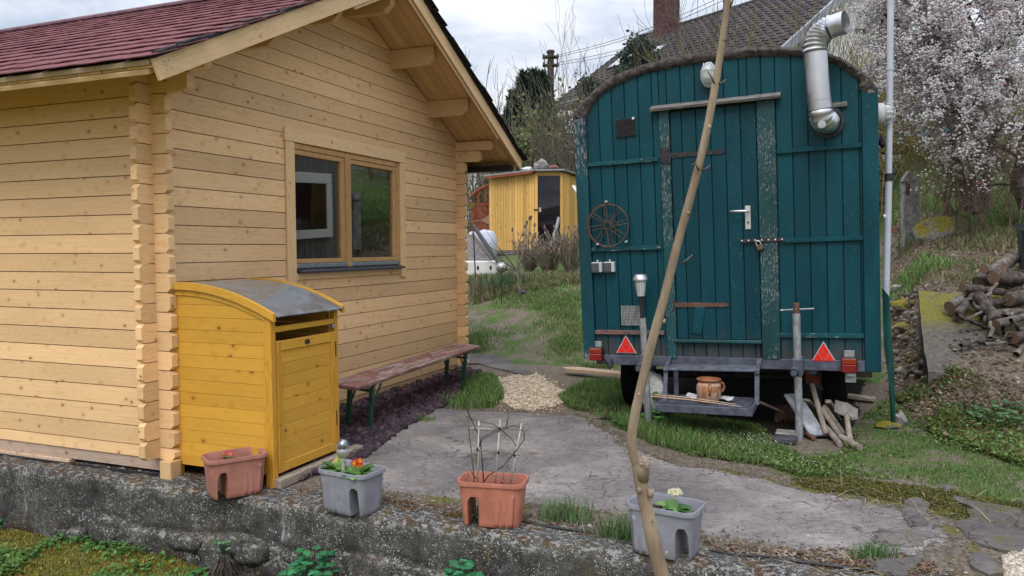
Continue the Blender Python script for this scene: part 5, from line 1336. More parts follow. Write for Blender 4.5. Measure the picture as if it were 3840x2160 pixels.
    for i in range(9):
        x = -.55 + i * .09; m.bar((x, -.42, -1.3045), (min(x + .10, .2), -.05, -1.3045), .004, .003)
    for i in range(5): m.bar((-.56, -.41 + i * .08, -1.3042), (.2, -.41 + i * .08, -1.3042), .003, .003)
    m.build('tread_pattern', M_iron, st)
    for i in range(4): MB().tube([(-.535, -.06 - i * .045, -1.035 - .004 * i), (.228, -.06 - i * .045, -1.025 - .004 * i)], .0115, 8).build('step_bar', M_chassis, st)
    for x in (-.545, .228):
        MB().bar((x, -.02, -.965), (x, -.21, -1.06), .010, .035, (1, 0, 0)).build('step_arm', M_chassis, st)
        MB().bar((x, -.18, -1.05), (x, -.26, -1.31), .010, .035, (1, 0, 0)).build('step_arm', M_chassis, st)
        MB().bar((x * .9, -.03, -1.03), (x * .9, -.05, -1.31), .010, .04, (1, 0, 0)).build('step_arm', M_chassis, st)
    # --- support legs
    for a0, a1, tz, hasT in ((-.745, -.727, -.60, False), (.545, .548, -.555, True)):
        gz = -1.70
        base = TRM @ Vector((a1, -.15, -1.55)); h = Hs(base.x, base.y); gz = -1.55 - (base.z - h) / .998
        lg = place('support_leg', MB().tube([(a0, -.15, tz), ((a0 + a1) / 2, -.15, -1.1), (a1, -.15, gz - .02)], .031, 16).mesh('support_leg', M_galv, 50), t)
        s = place('leg_sleeve', MB().box(a0 - .043, a0 + .043, -.195, -.017, -1.075, -.925, .012).mesh('leg_sleeve', M_chassis), lg)
        MB().tube([(a0 - .018, -.19, -1.02), (a0 - .018, -.29, -1.025)], .034, 16, cap=False).tube([(a0 - .018, -.288, -1.025), (a0 - .018, -.20, -1.025)], .026, 16).build('spindle_tube', M_chassis, s, 50)
        if hasT:
            MB().tube([(a0, -.15, tz), (a0, -.15, tz + .085)], [.027, .026], 14).build('jack_head', M_rust, lg, 50); MB().tube([(a0 - .125, -.15, tz + .025), (a0 + .135, -.15, tz + .038)], .0075, 8).build('jack_bar', M_galv, lg)
    return t
build_trailer()

def wpt(a, y, b): return TRM @ Vector((a, y, b))
# padlock
def build_padlock():
    p = wpt(.245, -.046, .028); t = thing('padlock', 'brass padlock hanging from the iron strap on the trailer door', 'padlock', mat4=Matrix.Translation(p) @ TR3.to_4x4() @ Matrix.Rotation(R(-22), 4, 'Y'))
    MB().box(-.026, .026, -.010, .010, -.062, -.018, .004).build('body', simple('old_brass', (.16, .11, .07), .5, .4, .6), t)
    MB().tube([(-.017, 0, -.02), (-.017, 0, .004), (-.010, 0, .016), (.0, 0, .020), (.010, 0, .016), (.017, 0, .004), (.017, 0, -.02)], .0042, 8).build('shackle', M_silver, t)
build_padlock()
def build_spoke_wheel():
    t = thing('spoke_wheel', 'rusty wire wheel with paired spokes hung on the trailer left of the door', 'wheel ornament', mat4=TRM @ Matrix.Translation((-1.062, -.03, .234)))
    for (r, y, dx) in ((.196, -.006, -.006), (.188, -.035, .01)):
        MB().tube([(dx + r * math.cos(a), y, r * math.sin(a)) for a in np.linspace(0, 6.283, 49)[:-1]], .0042, 6, closed=True).build('rim', M_rust, t)
    for r, y in ((.036, -.006), (.034, -.04)):
        MB().tube([(r * math.cos(a), y, r * math.sin(a)) for a in np.linspace(0, 6.283, 21)[:-1]], .004, 6, closed=True).build('hub_ring', M_rust, t)
    for k in range(8):
        a = R(8 + 45 * k); d = Vector((math.cos(a), 0, math.sin(a))); e = Vector((-math.sin(a), 0, math.cos(a))) * .013
        m = MB(); m.tube([d * .034 + e, d * .192 + e * 1.4 + Vector((0, -.008, 0))], .0035, 5); m.tube([d * .034 - e + Vector((0, -.03, 0)), d * .190 - e * 1.4 + Vector((0, -.03, 0))], .0035, 5)
        m.tube([d * .09 + e, d * .09 - e + Vector((0, -.03, 0))], .003, 5); m.build('spoke', M_rust, t)
    for x, z in ((-.005, .212), (-.105, -.168), (.165, -.155)):
        m = MB().tube([(x, .02, z), (x, -.045, z), (x + .012, -.055, z + .006)], .010, 8); m.build('hook', M_silver, t)
build_spoke_wheel()
def build_lantern():
    t = thing('solar_lantern', 'small grey solar lantern with a silver cap stuck on the left trailer support', 'lantern', mat4=TRM @ Matrix.Translation((-.752, -.15, 0)))
    MB().lathe([(.036, -.40), (.040, -.36), (.047, -.30), (.051, -.255)], 24).build('body', M_lgrey, t, 50)
    MB().lathe([(.062, -.262), (.066, -.250), (.060, -.240), (.050, -.215), (.038, -.208), (.0, -.208)], 24, cap=False).build('cap', M_silver, t, 50)
    m = MB()
    for k in range(14):
        for z in np.linspace(-.388, -.268, 8): a = k * .4488; r = .0365 + (z + .40) * .105; m.box(-.0022, .0022, -.0012, .0012, -.0025, .0025, M=Matrix.Rotation(a, 4, 'Z') @ Matrix.Translation((0, -r, z)))
    m.build('perforation', M_black, t)
    MB().tube([(0, 0, -.40), (.003, 0, -.62)], .017, 10).build('stem', M_black, t)
build_lantern()

# ------------------------------------------------------------------ planters
def rrect(w, d, r, n=6):
    P = []
    for cx, cy, a0 in ((w / 2 - r, d / 2 - r, 0), (-w / 2 + r, d / 2 - r, 90), (-w / 2 + r, -d / 2 + r, 180), (w / 2 - r, -d / 2 + r, 270)):
        for k in range(n + 1): a = R(a0 + 90 * k / n); P.append((cx + r * math.cos(a), cy + r * math.sin(a)))
    return P
def clipx(P, x0, keep_left):
    out = []; n = len(P); ins = (lambda p: p[0] <= x0) if keep_left else (lambda p: p[0] >= x0)
    for i in range(n):
        a, b = P[i], P[(i + 1) % n]
        if ins(a): out.append(a)
        if ins(a) != ins(b): u = (x0 - a[0]) / (b[0] - a[0]); out.append((x0, a[1] + u * (b[1] - a[1])))
    return out
def resamp(P, n):
    P = P + [P[0]]; d = [0]
    for a, b in zip(P, P[1:]): d.append(d[-1] + math.hypot(b[0] - a[0], b[1] - a[1]))
    out = []
    for i in range(n):
        s = d[-1] * i / n; out.append((float(np.interp(s, d, [p[0] for p in P])), float(np.interp(s, d, [p[1] for p in P]))))
    return out
def planter(lab, mat, loc, rz, slot=-.12, W_=.40, D_=.27, Hh=.245, group=None):
    t = thing('planter', lab, 'planter', loc, rz)
    def out(z):
        k = .875 + .125 * (z / Hh) ** .8; return W_ * .94 * k, D_ * .94 * k
    sh = Hh * .67; m = MB(); N = 40
    zs = [0, .006, .03, .07, .10, .13, .15, .162, .170, sh * 1.0]
    for left in (True, False):
        loops = []
        for i, z in enumerate(zs):
            w, d = out(z)
            if i == 0: w -= .008; d -= .008
            hw = .031 if z < .13 else .031 * math.sqrt(max(0.0, 1 - ((z - .13) / (sh - .1285)) ** 2))
            hw = max(hw, .0006)
            P = rrect(w, d, .055); x0 = slot - hw if left else slot + hw
            Q = clipx(P, min(max(x0, -w * .47), w * .47), left); x0 = min(max(x0, -w * .47), w * .47)  # start the loop on the cut
            j = min(range(len(Q)), key=lambda j: (abs(Q[j][0] - x0) > 1e-6, Q[j][1] if left else -Q[j][1]))
            Q = resamp(Q[j:] + Q[:j], N)
            loops.append([(x, y, z) for x, y in Q])
        m.loft(loops, True, True)
    zs = [sh, sh + .03, Hh - .03]; loops = []
    for z in zs:
        w, d = out(z); P = rrect(w, d, .055); loops.append([(x, y, z) for x, y in P])
    w, d = out(Hh - .03); L = lambda k, z: [(x, y, z) for x, y in rrect(W_ * k + 0, d / w * W_ * k, .06 * k)]
    loops += [L(.955, Hh - .028), L(1.0, Hh - .026), L(1.0, Hh - .006), L(.985, Hh), L(.95, Hh), L(.925, Hh - .006), L(.90, Hh - .075)]
    m.loft(loops, True, True)
    # ribs on the plain half of the front
    m.build('shell', mat, t, 40)
    r = MB(); sgn = 1 if slot < 0 else -1
    for k in range(3):
        x = sgn * (.045 + .040 * k); loops = []
        for i, z in enumerate(np.linspace(.006, .20, 9)):
            w, d = out(z); g = .0032 * (1 - (z / .2)) - .0006; y = -d / 2 - g * .7 + .004; xx = x * (w / out(.1)[0])
            loops.append([(xx - .018, -d / 2 + .003, z), (xx - .006, -d / 2 - g, z), (xx + .006, -d / 2 - g, z), (xx + .018, -d / 2 + .003, z)])
        r.loft(loops)
    r.build('rib_relief', mat, t, True)
    s = MB().loft([[(x, y, Hh - .074) for x, y in rrect(W_ * .895, D_ * .84, .05)], [(x, y, Hh - .060) for x, y in rrect(W_ * .85, D_ * .8, .05)]])
    q = random.Random(int(loc[0] * 1000))
    for k in range(26): s.blob((q.uniform(-.15, .15), q.uniform(-.08, .08), Hh - .062), (.02, .018, .012), 1, .4, k)
    s.build('soil', M_soil, t)
    return t
PC = [(-1.822, 5.070), (-.985, 4.735), (-.115, 4.495), (.80, 4.045)]
RZ = [R(35), R(-30), R(-12), R(-31)]
PLOC = [Vector((x, y, .006)) for x, y in PC]
planter('dull terracotta planter with pink flowers in front of the yellow bin shed', M_terra2, PLOC[0], RZ[0], -.105, .385, .25, .262)
planter('grey planter with a silver globe light and red primrose', M_gpot, PLOC[1], RZ[1], .108, .38, .255, .26)
planter('bright terracotta planter holding a bamboo trellis with bare stems', M_terra, PLOC[2], RZ[2], -.098, .40, .23, .262)
planter('grey planter with a white primrose behind the sapling trunk', M_gpot, PLOC[3], RZ[3], .120, .38, .25, .262)
def inpot(i, x, y, z): return PLOC[i] + Matrix.Rotation(RZ[i], 3, 'Z') @ Vector((x, y, z))

def primrose(name, lab, c, petal, nl=11, ls=.055, nf=5, fs=.017, fz=.075, center=(.6, .5, .05), leafc=((.10, .22, .045), (.15, .30, .07), (.08, .18, .04)), seed=0, droop=.25):
    """rosette of crinkled tongue leaves with small five-petalled flowers on top"""
    q = random.Random(seed); V = []; F = []; C = []
    for k in range(nl):
        a = 6.283 * k / nl * 1.62 + q.uniform(-.3, .3); l = ls * q.uniform(.8, 1.3); w = l * .30; el = q.uniform(.15, .9); d = Vector((math.cos(a), math.sin(a), 0)); e = Vector((-math.sin(a), math.cos(a), 0)); col = Vector(leafc[q.randrange(len(leafc))]) * q.uniform(.8, 1.2)
        o = len(V); n = 6
        for i in range(n + 1):
            u = i / n; z = l * (u * math.sin(el) - droop * u * u) + .004; wd = w * (.25 + .75 * math.sin(math.pi * min(1, u * .8 + .1))) * (1 if i < n else .25); r = l * u * math.cos(el * .8)
            for s in (-1, 0, 1):
                V.append(tuple(d * r + e * (wd * s) + Vector((0, 0, z + (abs(s) * .18 * wd) + q.uniform(-.004, .004))))); C.append(tuple(col * (1.25 if s == 0 else 1)))
        for i in range(n):
            for s in (0, 1): b = o + i * 3 + s; F.append((b, b + 1, b + 4, b + 3))
    lf = place('leaf_rosette', raw_mesh('leaf_rosette', V, F, M_leaf, C, True))
    t = thing(name, lab, 'flower', c); lf.parent = t
    for k in range(nf):
        V = []; F = []; C = []; a = q.uniform(0, 6.283); r = q.uniform(0, .032); p = Vector((r * math.cos(a), r * math.sin(a), fz * q.uniform(.8, 1.15))); nrm = Vector((math.cos(a) * .6, math.sin(a) * .6 - .35, .8)).normalized(); b1 = nrm.orthogonal().normalized(); b2 = nrm.cross(b1)
        for j in range(5):
            aa = 6.283 * j / 5; d = b1 * math.cos(aa) + b2 * math.sin(aa); e = nrm.cross(d); f = fs * q.uniform(.9, 1.15); o = len(V)
            V += [tuple(p), tuple(p + d * f * .6 - e * f * .45 + nrm * .004), tuple(p + d * f * 1.05 + nrm * .002), tuple(p + d * f * .6 + e * f * .45 + nrm * .004)]; F.append((o, o + 1, o + 2, o + 3)); C += [center] + [tuple(c_ * q.uniform(.85, 1.1) for c_ in petal)] * 3
        place('blossom', raw_mesh('blossom', V, F, M_flower, C), t)
    return t
primrose('pink_primrose', 'low plant with pink blossoms in the dull terracotta planter', inpot(0, -.05, -.03, .222), (.60, .04, .15), 7, .06, 10, .02, .055, seed=1)
primrose('yellow_primrose', 'leafy primrose with pale yellow blossoms left of the globe light', inpot(1, -.085, -.03, .232), (.66, .52, .20), 16, .105, 6, .016, .075, seed=2)
primrose('red_primrose', 'primrose with bright red blossoms right of the globe light', inpot(1, .08, -.04, .232), (.60, .006, .008), 13, .10, 7, .022, .080, seed=3)
primrose('white_primrose', 'wilting primrose with white blossoms and drooping leaves', inpot(3, .045, -.01, .218), (.75, .75, .66), 24, .095, 10, .021, .10, leafc=((.11, .21, .06), (.16, .27, .08), (.05, .12, .035)), seed=4, droop=.45)
def build_globe():
    t = thing('globe_light', 'crackle glass solar globe on a silver stake in the grey planter', 'garden light', inpot(1, -.005, -.07, .19))
    MB().tube([(0, 0, -.02), (0, 0, .155)], .011, 14).build('stake', M_silver, t, 50)
    MB().lathe([(.014, .145), (.032, .160), (.040, .178), (.041, .190), (.036, .192)], 24).build('collar', M_silver, t, 40)
    MB().lathe([(.03, .188)] + [(.038 * math.cos(a), .220 + .038 * math.sin(a)) for a in np.linspace(-.85, 1.57, 12)], 28, cap=False).build('globe', M_globe, t, True)
build_globe()
def build_trellis():
    c = PLOC[2]; Y = c.y
    def P(x, y, dy=0.0): return at(1650 + x / 2.195, 1500 + y / 2.195, Y - .02 + dy) - c
    t = thing('bamboo_trellis', 'small fan trellis of three pale bamboo canes in the terracotta planter', 'trellis', c)
    for a, b in (((320, 175), (310, 690)), ((495, 165), (455, 690)), ((672, 190), (580, 690))): MB().tube([P(*b), P(*a)], .0042, 8).build('cane', simple('bamboo', (.48, .42, .36), .6, .3) if 'bamboo' not in bpy.data.materials else bpy.data.materials['bamboo'], t, True)
    for a, b in (((275, 212), (665, 248)), ((280, 412), (655, 455)), ((400, 615), (625, 660))): MB().tube([P(*a, -.006), P(*b, -.006)], .0026, 6).build('cross_stick', M_twig, t)
    for a in ((490, 235), (480, 432), (612, 455), (308, 405)): MB().blob(P(*a, -.008), (.008, .008, .012), 1, .4, 3).build('tie_wire', M_black, t)
    r = thing('bare_rose', 'thorny bare rose stems winding through the bamboo trellis', 'plant', c)
    for pts, w in (([(360, 680), (345, 480), (330, 310), (240, 120), (205, 40), (188, 5)], .0042), ([(283, 680), (262, 450), (238, 250), (235, 60)], .003), ([(350, 690), (400, 620), (520, 545), (640, 400), (695, 320), (690, 265), (660, 225), (600, 212), (520, 225), (495, 250), (330, 330), (300, 480), (300, 520)], .0042),
                   ([(495, 240), (430, 195), (330, 178), (210, 135)], .0032), ([(545, 230), (558, 160), (567, 102)], .004), ([(515, 255), (590, 320), (640, 395)], .0035), ([(690, 265), (722, 248)], .003), ([(320, 390), (360, 300), (480, 240)], .003),
                   ([(300, 650), (238, 562)], .003), ([(240, 640), (210, 535)], .002), ([(520, 660), (518, 550)], .0025), ([(235, 70), (268, 10)], .0018)):
        q = random.Random(len(pts)); MB().tube([P(x, y, .012 * math.sin(i * 1.3)) for i, (x, y) in enumerate(pts)], [w * (1 - .45 * i / len(pts)) for i in range(len(pts))], 6).build('stem', M_barkd if w > .0028 else M_twig, r, True)
build_trellis()

# ------------------------------------------------------------------ cables on the wall
def ground_tube(name, pts, rad, mat, lab, cat, dz=.0):
    P = [ghit(*p) + Vector((0, 0, rad + dz)) for p in pts]; o = MB().tube(P, rad, 8).build(name, mat, None, True); return tag(o, lab, cat)
ground_tube('hose', [(1945, 1963), (2010, 1977), (2080, 1988), (2140, 1996), (2210, 2005)], .009, M_cord, 'short black hose between the terracotta planter and the grass', 'hose', .006)
ground_tube('hose', [(2655, 2078), (2760, 2092), (2870, 2098), (3000, 2118), (3130, 2135), (3290, 2155), (3400, 2185)], .008, M_cord, 'black hose along the wall top at the bottom right', 'hose', .008)
ground_tube('hose', [(0, 1702), (90, 1706), (200, 1722), (330, 1740), (480, 1762), (600, 1783), (740, 1800)], .009, M_cord, 'black hose lying on the wall below the cabin sill', 'hose', .004)
ground_tube('twig', [(1480, 1850), (1545, 1830), (1580, 1810), (1600, 1800)], .006, M_barkd, 'forked dry twig on the concrete yard', 'twig', .0)

# ------------------------------------------------------------------ lower plants at the wall
def herb(name, lab, c, n, r, h, size, pal, seed):
    """leafy herb: lobed leaves on thin stalks, several leaflets each"""
    q = np.random.default_rng(seed); V = []; F = []; C = []; st = MB()
    for k in range(n):
        a = q.uniform(0, 6.283); rr = r * math.sqrt(q.random()); hh = h * (1 - .6 * (rr / r) ** 2) * q.uniform(.55, 1.1); p = Vector((rr * math.cos(a), rr * math.sin(a), hh)); st.tube([(p.x * .15, p.y * .15, 0), tuple(p * .6 + Vector((0, 0, .1 * hh))), tuple(p)], .0018, 4, cap=False)
        ax = Vector((math.cos(a), math.sin(a), .15)).normalized(); col = pal[q.integers(0, len(pal))] * q.uniform(.75, 1.3)
        for j in range(5):
            bb = a + (j - 2) * .75 + q.uniform(-.2, .2); s = size * q.uniform(.7, 1.15); d = Vector((math.cos(bb), math.sin(bb), q.uniform(-.5, .15))).normalized(); e = Vector((-math.sin(bb), math.cos(bb), q.uniform(-.2, .2))); b = p + d * s * .35; up = Vector((0, 0, s * .18)); o = len(V)
            ring = [b + (d * math.cos(z) * s * .5 + e * math.sin(z) * s * .45) * (1 + .16 * math.cos(3 * z)) for z in np.linspace(0, 6.283, 10)[:-1]]
            V.append(tuple(b + up)); C.append(tuple(col * 1.15)); V += [tuple(x) for x in ring]; C += [tuple(col)] * 9
            F += [(o, o + 1 + i, o + 1 + (i + 1) % 9) for i in range(9)]
    t = thing(name, lab, 'plant', c); o = place('foliage', raw_mesh('foliage', V, F, M_leaf, C, False), t); st.build('stems', M_green, t); return t
CEL = np.array([(.035, .17, .065), (.05, .22, .09), (.03, .13, .05)])
herb('celandine', 'bushy green herb growing from the wall face below the grey globe planter', cabw(-.30, -1.50, -.45), 56, .17, .26, .045, CEL, 1)
herb('celandine', 'green lobed herb at the wall foot below the terracotta trellis planter', cabw(-.30, -2.50, -.44), 48, .16, .30, .042, CEL, 2)
herb('celandine', 'green herb at the left end of the wall foot', cabw(-.30, 1.50, -.48), 26, .13, .17, .04, CEL, 3)
herb('small_herb', 'small grey green sprout on the wall above the dead roots', cabw(-.28, -.80, -.34), 16, .06, .12, .02, np.array([(.09, .20, .08), (.12, .24, .1)]), 4)
herb('small_herb', 'tiny weed in the railing slot of the terracotta planter', inpot(2, -.095, -.02, .0), 8, .03, .10, .014, CEL, 5)
herb('weed', 'leafy weed low at the wall foot right of the dead roots', cabw(-.33, -.72, -.52), 26, .16, .10, .034, np.array([(.05, .16, .045), (.07, .2, .06)]), 6)
herb('nettle', 'young nettles behind the left trailer support', wpt(-.66, .0, -1.62), 26, .16, .30, .05, np.array([(.06, .17, .03), (.09, .22, .045)]), 7)
herb('weed', 'dark green weeds beside the bowl left of the step', wpt(-.95, -.35, -1.66), 34, .28, .16, .045, np.array([(.035, .11, .03), (.05, .14, .04)]), 8)
herb('weed', 'feathery weeds at the right edge of the slope', ghit(3800, 1590), 40, .35, .2, .05, np.array([(.06, .13, .05), (.08, .16, .06)]), 9)
def dead_roots():
    c = cabw(-.32, -.84, -.50); q = random.Random(6); m = MB()
    for k in range(70):
        a = q.uniform(0, 6.28); l = q.uniform(.05, .17); p = [Vector((0, 0, .17)) + Vector((q.uniform(-.02, .02), q.uniform(-.02, .02), 0))]
        for i in range(4): p.append(p[-1] + Vector((math.cos(a) * l * .22 + q.uniform(-.012, .012), math.sin(a) * l * .22 + q.uniform(-.012, .012), -.045 + q.uniform(-.01, .01))))
        m.tube(p, [.004, .0035, .003, .002, .001], 4, cap=False)
    o = m.build('root_clump', M_barkd, None, False, c); tag(o, 'clump of dead dark roots hanging at the foot of the wall', 'roots')
dead_roots()

# ------------------------------------------------------------------ sapling in front
def build_sapling():
    Y = 2.6; S = crop(0, 0, 1)
    low = [(2505, 2420, 88), (2490, 2200, 84), (2462, 2080, 80), (2435, 1960, 78), (2408, 1830, 74), (2395, 1760, 70), (2388, 1715, 64)]
    up = [(2392, 1752, 40), (2378, 1722, 48), (2372, 1690, 52), (2368, 1650, 54), (2380, 1560, 52), (2400, 1470, 51), (2440, 1300, 50), (2490, 1120, 49), (2545, 900, 46), (2600, 700, 44), (2640, 540, 42), (2675, 360, 40), (2702, 200, 37), (2722, 60, 33), (2735, -60, 28), (2752, -240, 20)]
    k = 1 / FOC
    t = thing('sapling', 'kinked bare sapling trunk standing close in front of the wall', 'tree', at(2505, 2420, Y))
    o = Vector(t.location)
    def pts(L, Y0, Y1):
        P = []; Rr = []
        # densify with a smooth curve and small thickness changes
        for i in range(len(L) - 1):
            for j in range(4):
                u = j / 4; p0, p1, p2, p3 = L[max(i - 1, 0)], L[i], L[i + 1], L[min(i + 2, len(L) - 1)]
                cr = [.5 * (2 * p1[q] + (p2[q] - p0[q]) * u + (2 * p0[q] - 5 * p1[q] + 4 * p2[q] - p3[q]) * u * u + (3 * p1[q] - p0[q] - 3 * p2[q] + p3[q]) * u ** 3) for q in range(3)]
                f = (i + u) / (len(L) - 1); P.append(at(cr[0], cr[1], Y0 + (Y1 - Y0) * f) - o); Rr.append(cr[2] * .345 * (Y0 + (Y1 - Y0) * f) * k * (1 + .02 * math.sin(i * 9 + j * 2)))
        return P, Rr
    P, Rr = pts(low, Y, Y); MB().tube(P, Rr, 20).build('trunk', M_sap, t, 50)
    P, Rr = pts(up, Y, Y - .15); MB().tube(P, Rr, 18).build('leader', M_sap, t, 50)
    def nod(sx, sy, r, nm='bud_scar', mt=M_sap, Y_=None): MB().blob(at(sx, sy, Y_ or Y - .03) - o, (r * .75, r * .5, r * 1.0), 2, .45, int(sx)).build(nm, mt, t, True)
    nod(2440, 1850, .016); nod(2397, 1838, .010); nod(2448, 1955, .006, Y_=Y - .035); nod(2500, 2075, .007, Y_=Y - .03); MB().tube([at(2406, 1800, 2.60) - o, at(2410, 1752, 2.59) - o, at(2416, 1728, 2.585) - o, at(2420, 1718, 2.58) - o], [.024, .024, .020, .010], 11).build('cut_stump', M_sap, t, True); MB().tube([at(2404, 1740, 2.565) - o, at(2408, 1706, 2.565) - o], [.009, .002], 7).build('torn_splinter', M_old, t); MB().tube([at(2426, 1752, 2.56) - o, at(2433, 1728, 2.555) - o], [.008, .003], 7).build('torn_splinter', M_old, t)
    nod(2582, 800, .007, Y_=2.47); nod(2660, 475, .007, Y_=2.46); nod(2491, 1205, .006, Y_=2.5); nod(2396, 1480, .006, Y_=2.52); nod(2716, 150, .006, Y_=2.43)
    for y, x in ((995, 2520), (625, 2618), (320, 2684), (1330, 2432)): MB().tube([at(x - 24, y, 2.5) - o, at(x + 24, y - 8, 2.5) - o], [.0001, .0001], 6).build('node_ring', M_sap, t) if False else None
    for L in ([(2622, 640), (2608, 612), (2594, 618)], [(2631, 640), (2650, 632), (2663, 618)], [(2684, 320), (2668, 290), (2655, 268)], [(2692, 315), (2712, 308), (2722, 298)], [(2553, 990), (2575, 975), (2597, 955)], [(2722, 100), (2716, 40), (2712, -30)], [(2735, 30), (2745, 10), (2752, -10)]):
        MB().tube([at(x, y, 2.48) - o for x, y in L], [.0042, .003, .002], 7).build('side_shoot', M_barkd, t, True)
build_sapling()

# ------------------------------------------------------------------ things under and around the trailer
cE = crop(2750, 1100, 2.337); cD = crop(2150, 1200, 2.787)
def on_ground(xy, dz=0.0): return ghit(*xy) + Vector((0, 0, dz))
def under(xy, off, b=None):
    """point on a plane parallel to the trailer front, off metres behind it, kept above the ground"""
    p = TRM @ tp(*xy, off); p.z = max(p.z, Hs(p.x, p.y) + .03); return p
def pole(name, lab, cat, a, b, r, mat, group=None, n=10, r2=None):
    o = MB().tube([a, a + (b - a) * .5, b], [r, r * 1.04, r2 or r], n).build(name, mat, None, 50); return tag(o, lab, cat, group)
def yard():
    pole('tool_handle', 'longest grey tool handle lying on the silver board', 'tool handle', on_ground(cE(812, 1285), .045), under(cE(690, 800), .30), .022, M_handle)
    pole('tool_handle', 'grey tool handle in the middle of the pile reaching the thick stub', 'tool handle', on_ground(cE(950, 1300), .03), under(cE(775, 1010), .15), .022, M_handle)
    pole('tool_handle', 'tool handle lowest in the pile with its end on the grass', 'tool handle', on_ground(cE(935, 1352), .025), under(cE(810, 1170), .08), .024, M_handle)
    pole('tool_handle', 'slim grey handle right of the middle of the pile', 'tool handle', on_ground(cE(970, 1268), .03), under(cE(795, 985), .20), .020, M_handle)
    pole('tool_handle', 'short thick wooden stub lying across the pile ends', 'tool handle', on_ground(cE(945, 1312), .05), on_ground(cE(1112, 1385), .024), .027, M_handle)
    pole('metal_rod', 'rusty pipe end poking out beside the right trailer support', 'pipe', on_ground(cE(705, 1298), .03), under(cE(590, 1205), .05), .020, M_rust)
    a, b = on_ground(cE(925, 1130), .03), under(cE(830, 945), .15)
    tag(MB().bar(a, b, .05, .03, (0, 0, 1), .004).build('wood_batten', M_old), 'short flat grey batten in the tool pile beside the shovel', 'batten')
    a, b = on_ground(cE(745, 1280), .03), under(cE(510, 885), .25)
    tag(MB().bar(a, b, .15, .022, (0, 0, 1), .003).build('board', M_boardg), 'silver grey board leaning out from under the trailer', 'board')
    a, b = under(cE(620, 930), .2), on_ground(cE(770, 1150), .05)
    tag(MB().bar(a, b, .10, .02, (0, 0, 1), .003).build('board', M_old), 'dark brown board in the pile behind the silver one', 'board')
    # shovel
    p = on_ground(cE(1000, 1010), .09); t = thing('shovel', 'old shovel with a grey blade and wooden handle right of the tool pile', 'shovel', p)
    h0 = on_ground(cE(1025, 1335), .03) - p; h1 = under(cE(992, 1070), .02) - p
    MB().tube([h0, (h0 + h1) * .5, h1], [.024, .022, .021], 10).build('handle', M_handle, t, 50)
    A = [TRM @ tp(*cE(x, y), o) - p for x, y, o in ((895, 935, .05), (1000, 960, .04), (1092, 1015, .04), (1090, 1105, .0), (1040, 1110, .0), (1000, 1065, .0), (960, 1070, .0), (885, 1030, .02))]
    for q in A: q.z = max(q.z, Hs(q.x + p.x, q.y + p.y) - p.z + .01)
    m = MB(); n = len(A); m.add([tuple(q) for q in A] + [tuple(q + Vector((.0, .01, -.008))) for q in A], [tuple(range(n)), tuple(range(2 * n - 1, n - 1, -1))] + [(i, i + n, (i + 1) % n + n, (i + 1) % n) for i in range(n)]); m.build('blade', M_blade, t)
    a, b = on_ground(cE(880, 925), .05), on_ground(cE(1238, 962), .04)
    tag(MB().bar(a, b, .13, .035, (0, 0, 1), .006).build('plank', M_old), 'weathered plank on the ground behind the shovel', 'plank')
    # broom
    p = on_ground(cE(440, 1130), .0); t = thing('broom', 'worn broom with a rusty brown head under the trailer step', 'broom', p)
    a = under(cE(235, 955), .25) - p; MB().tube([a, Vector((0, 0, .09))], .013, 8).build('handle', M_handle, t)
    m = MB(); q = random.Random(2)
    for k in range(80): x = q.uniform(-.09, .09); z = q.uniform(.06, .13); m.tube([(x * .7, .02, z + .03), (x + q.uniform(-.02, .02), -.05 + q.uniform(-.03, .03), q.uniform(.01, z * .6))], .004, 4, cap=False)
    m.build('bristles', M_rust, t)
    # red lattice crate lid hung under the floor
    c = [under(cE(*p), o) for p, o in (((640, 690), .5), ((890, 760), .5), ((880, 870), .45), ((640, 780), .45))]
    t = thing('plastic_crate', 'orange plastic crate stored under the trailer floor', 'crate', c[3]); P = [p - c[3] for p in c]
    m = MB()
    for i in range(13): u = i / 12; m.bar(P[0].lerp(P[1], u), P[3].lerp(P[2], u), .018, .02, (0, 1, 0))
    m.build('bars', simple('orange_plastic', (.26, .06, .025), .6), t)
    m = MB().bar(P[3], P[2], .03, .03, (0, 1, 0)).bar(P[0], P[1], .03, .03, (0, 1, 0)); m.build('frame', M_iron, t)
    for xy, lab in (((470, 1262), 'grey paving block under the right trailer support'), ((455, 1308), 'flat stone slab in the grass under the right trailer support')):
        p = on_ground(cE(*xy), .005); b = MB().box(-.09, .09, -.08, .08, 0, .045, .006).build('paving_block', M_conc if 'grey' in lab else M_slate, None, False, p); b.rotation_euler = (0, 0, -.4); tag(b, lab, 'block')
    p = on_ground(cD(790, 1105), .0); tag(MB().box(-.1, .1, -.09, .09, -.01, .025, .005).build('paving_block', M_slate, None, False, p), 'dark slab in the grass under the left trailer support', 'block')
    # bowl with a brick
    p = on_ground(cD(850, 1040)); tag(MB().lathe([(.10, 0), (.135, .015), (.155, .07), (.162, .075), (.150, .07), (.12, .02), (.02, .012)], 28, cap=False).build('bowl', M_black, None, 50, p), 'black bowl on the grass left of the step', 'bowl')
    b = MB().box(-.055, .055, -.035, .035, 0, .05, .004).build('brick', M_paver, None, False, p + Vector((.02, .0, .055))); b.rotation_euler = (.3, .1, .4); tag(b, 'broken brick lying in the black bowl', 'brick')
    p = on_ground(cD(965, 1150), .012); s = sheet_obj_at('slate_piece', [(-.11, -.03), (-.02, -.10), (.05, -.09), (.13, .06), (.05, .05), (.03, .085), (-.08, .03)], M_slate, p); tag(s, 'pointed piece of dark slate in the grass in front of the step', 'slate')
    # jar on the step
    p = wpt(-.165, -.27, -1.304); t = thing('clay_jar', 'brown glazed clay jar with two handles on the trailer step', 'jar', p)
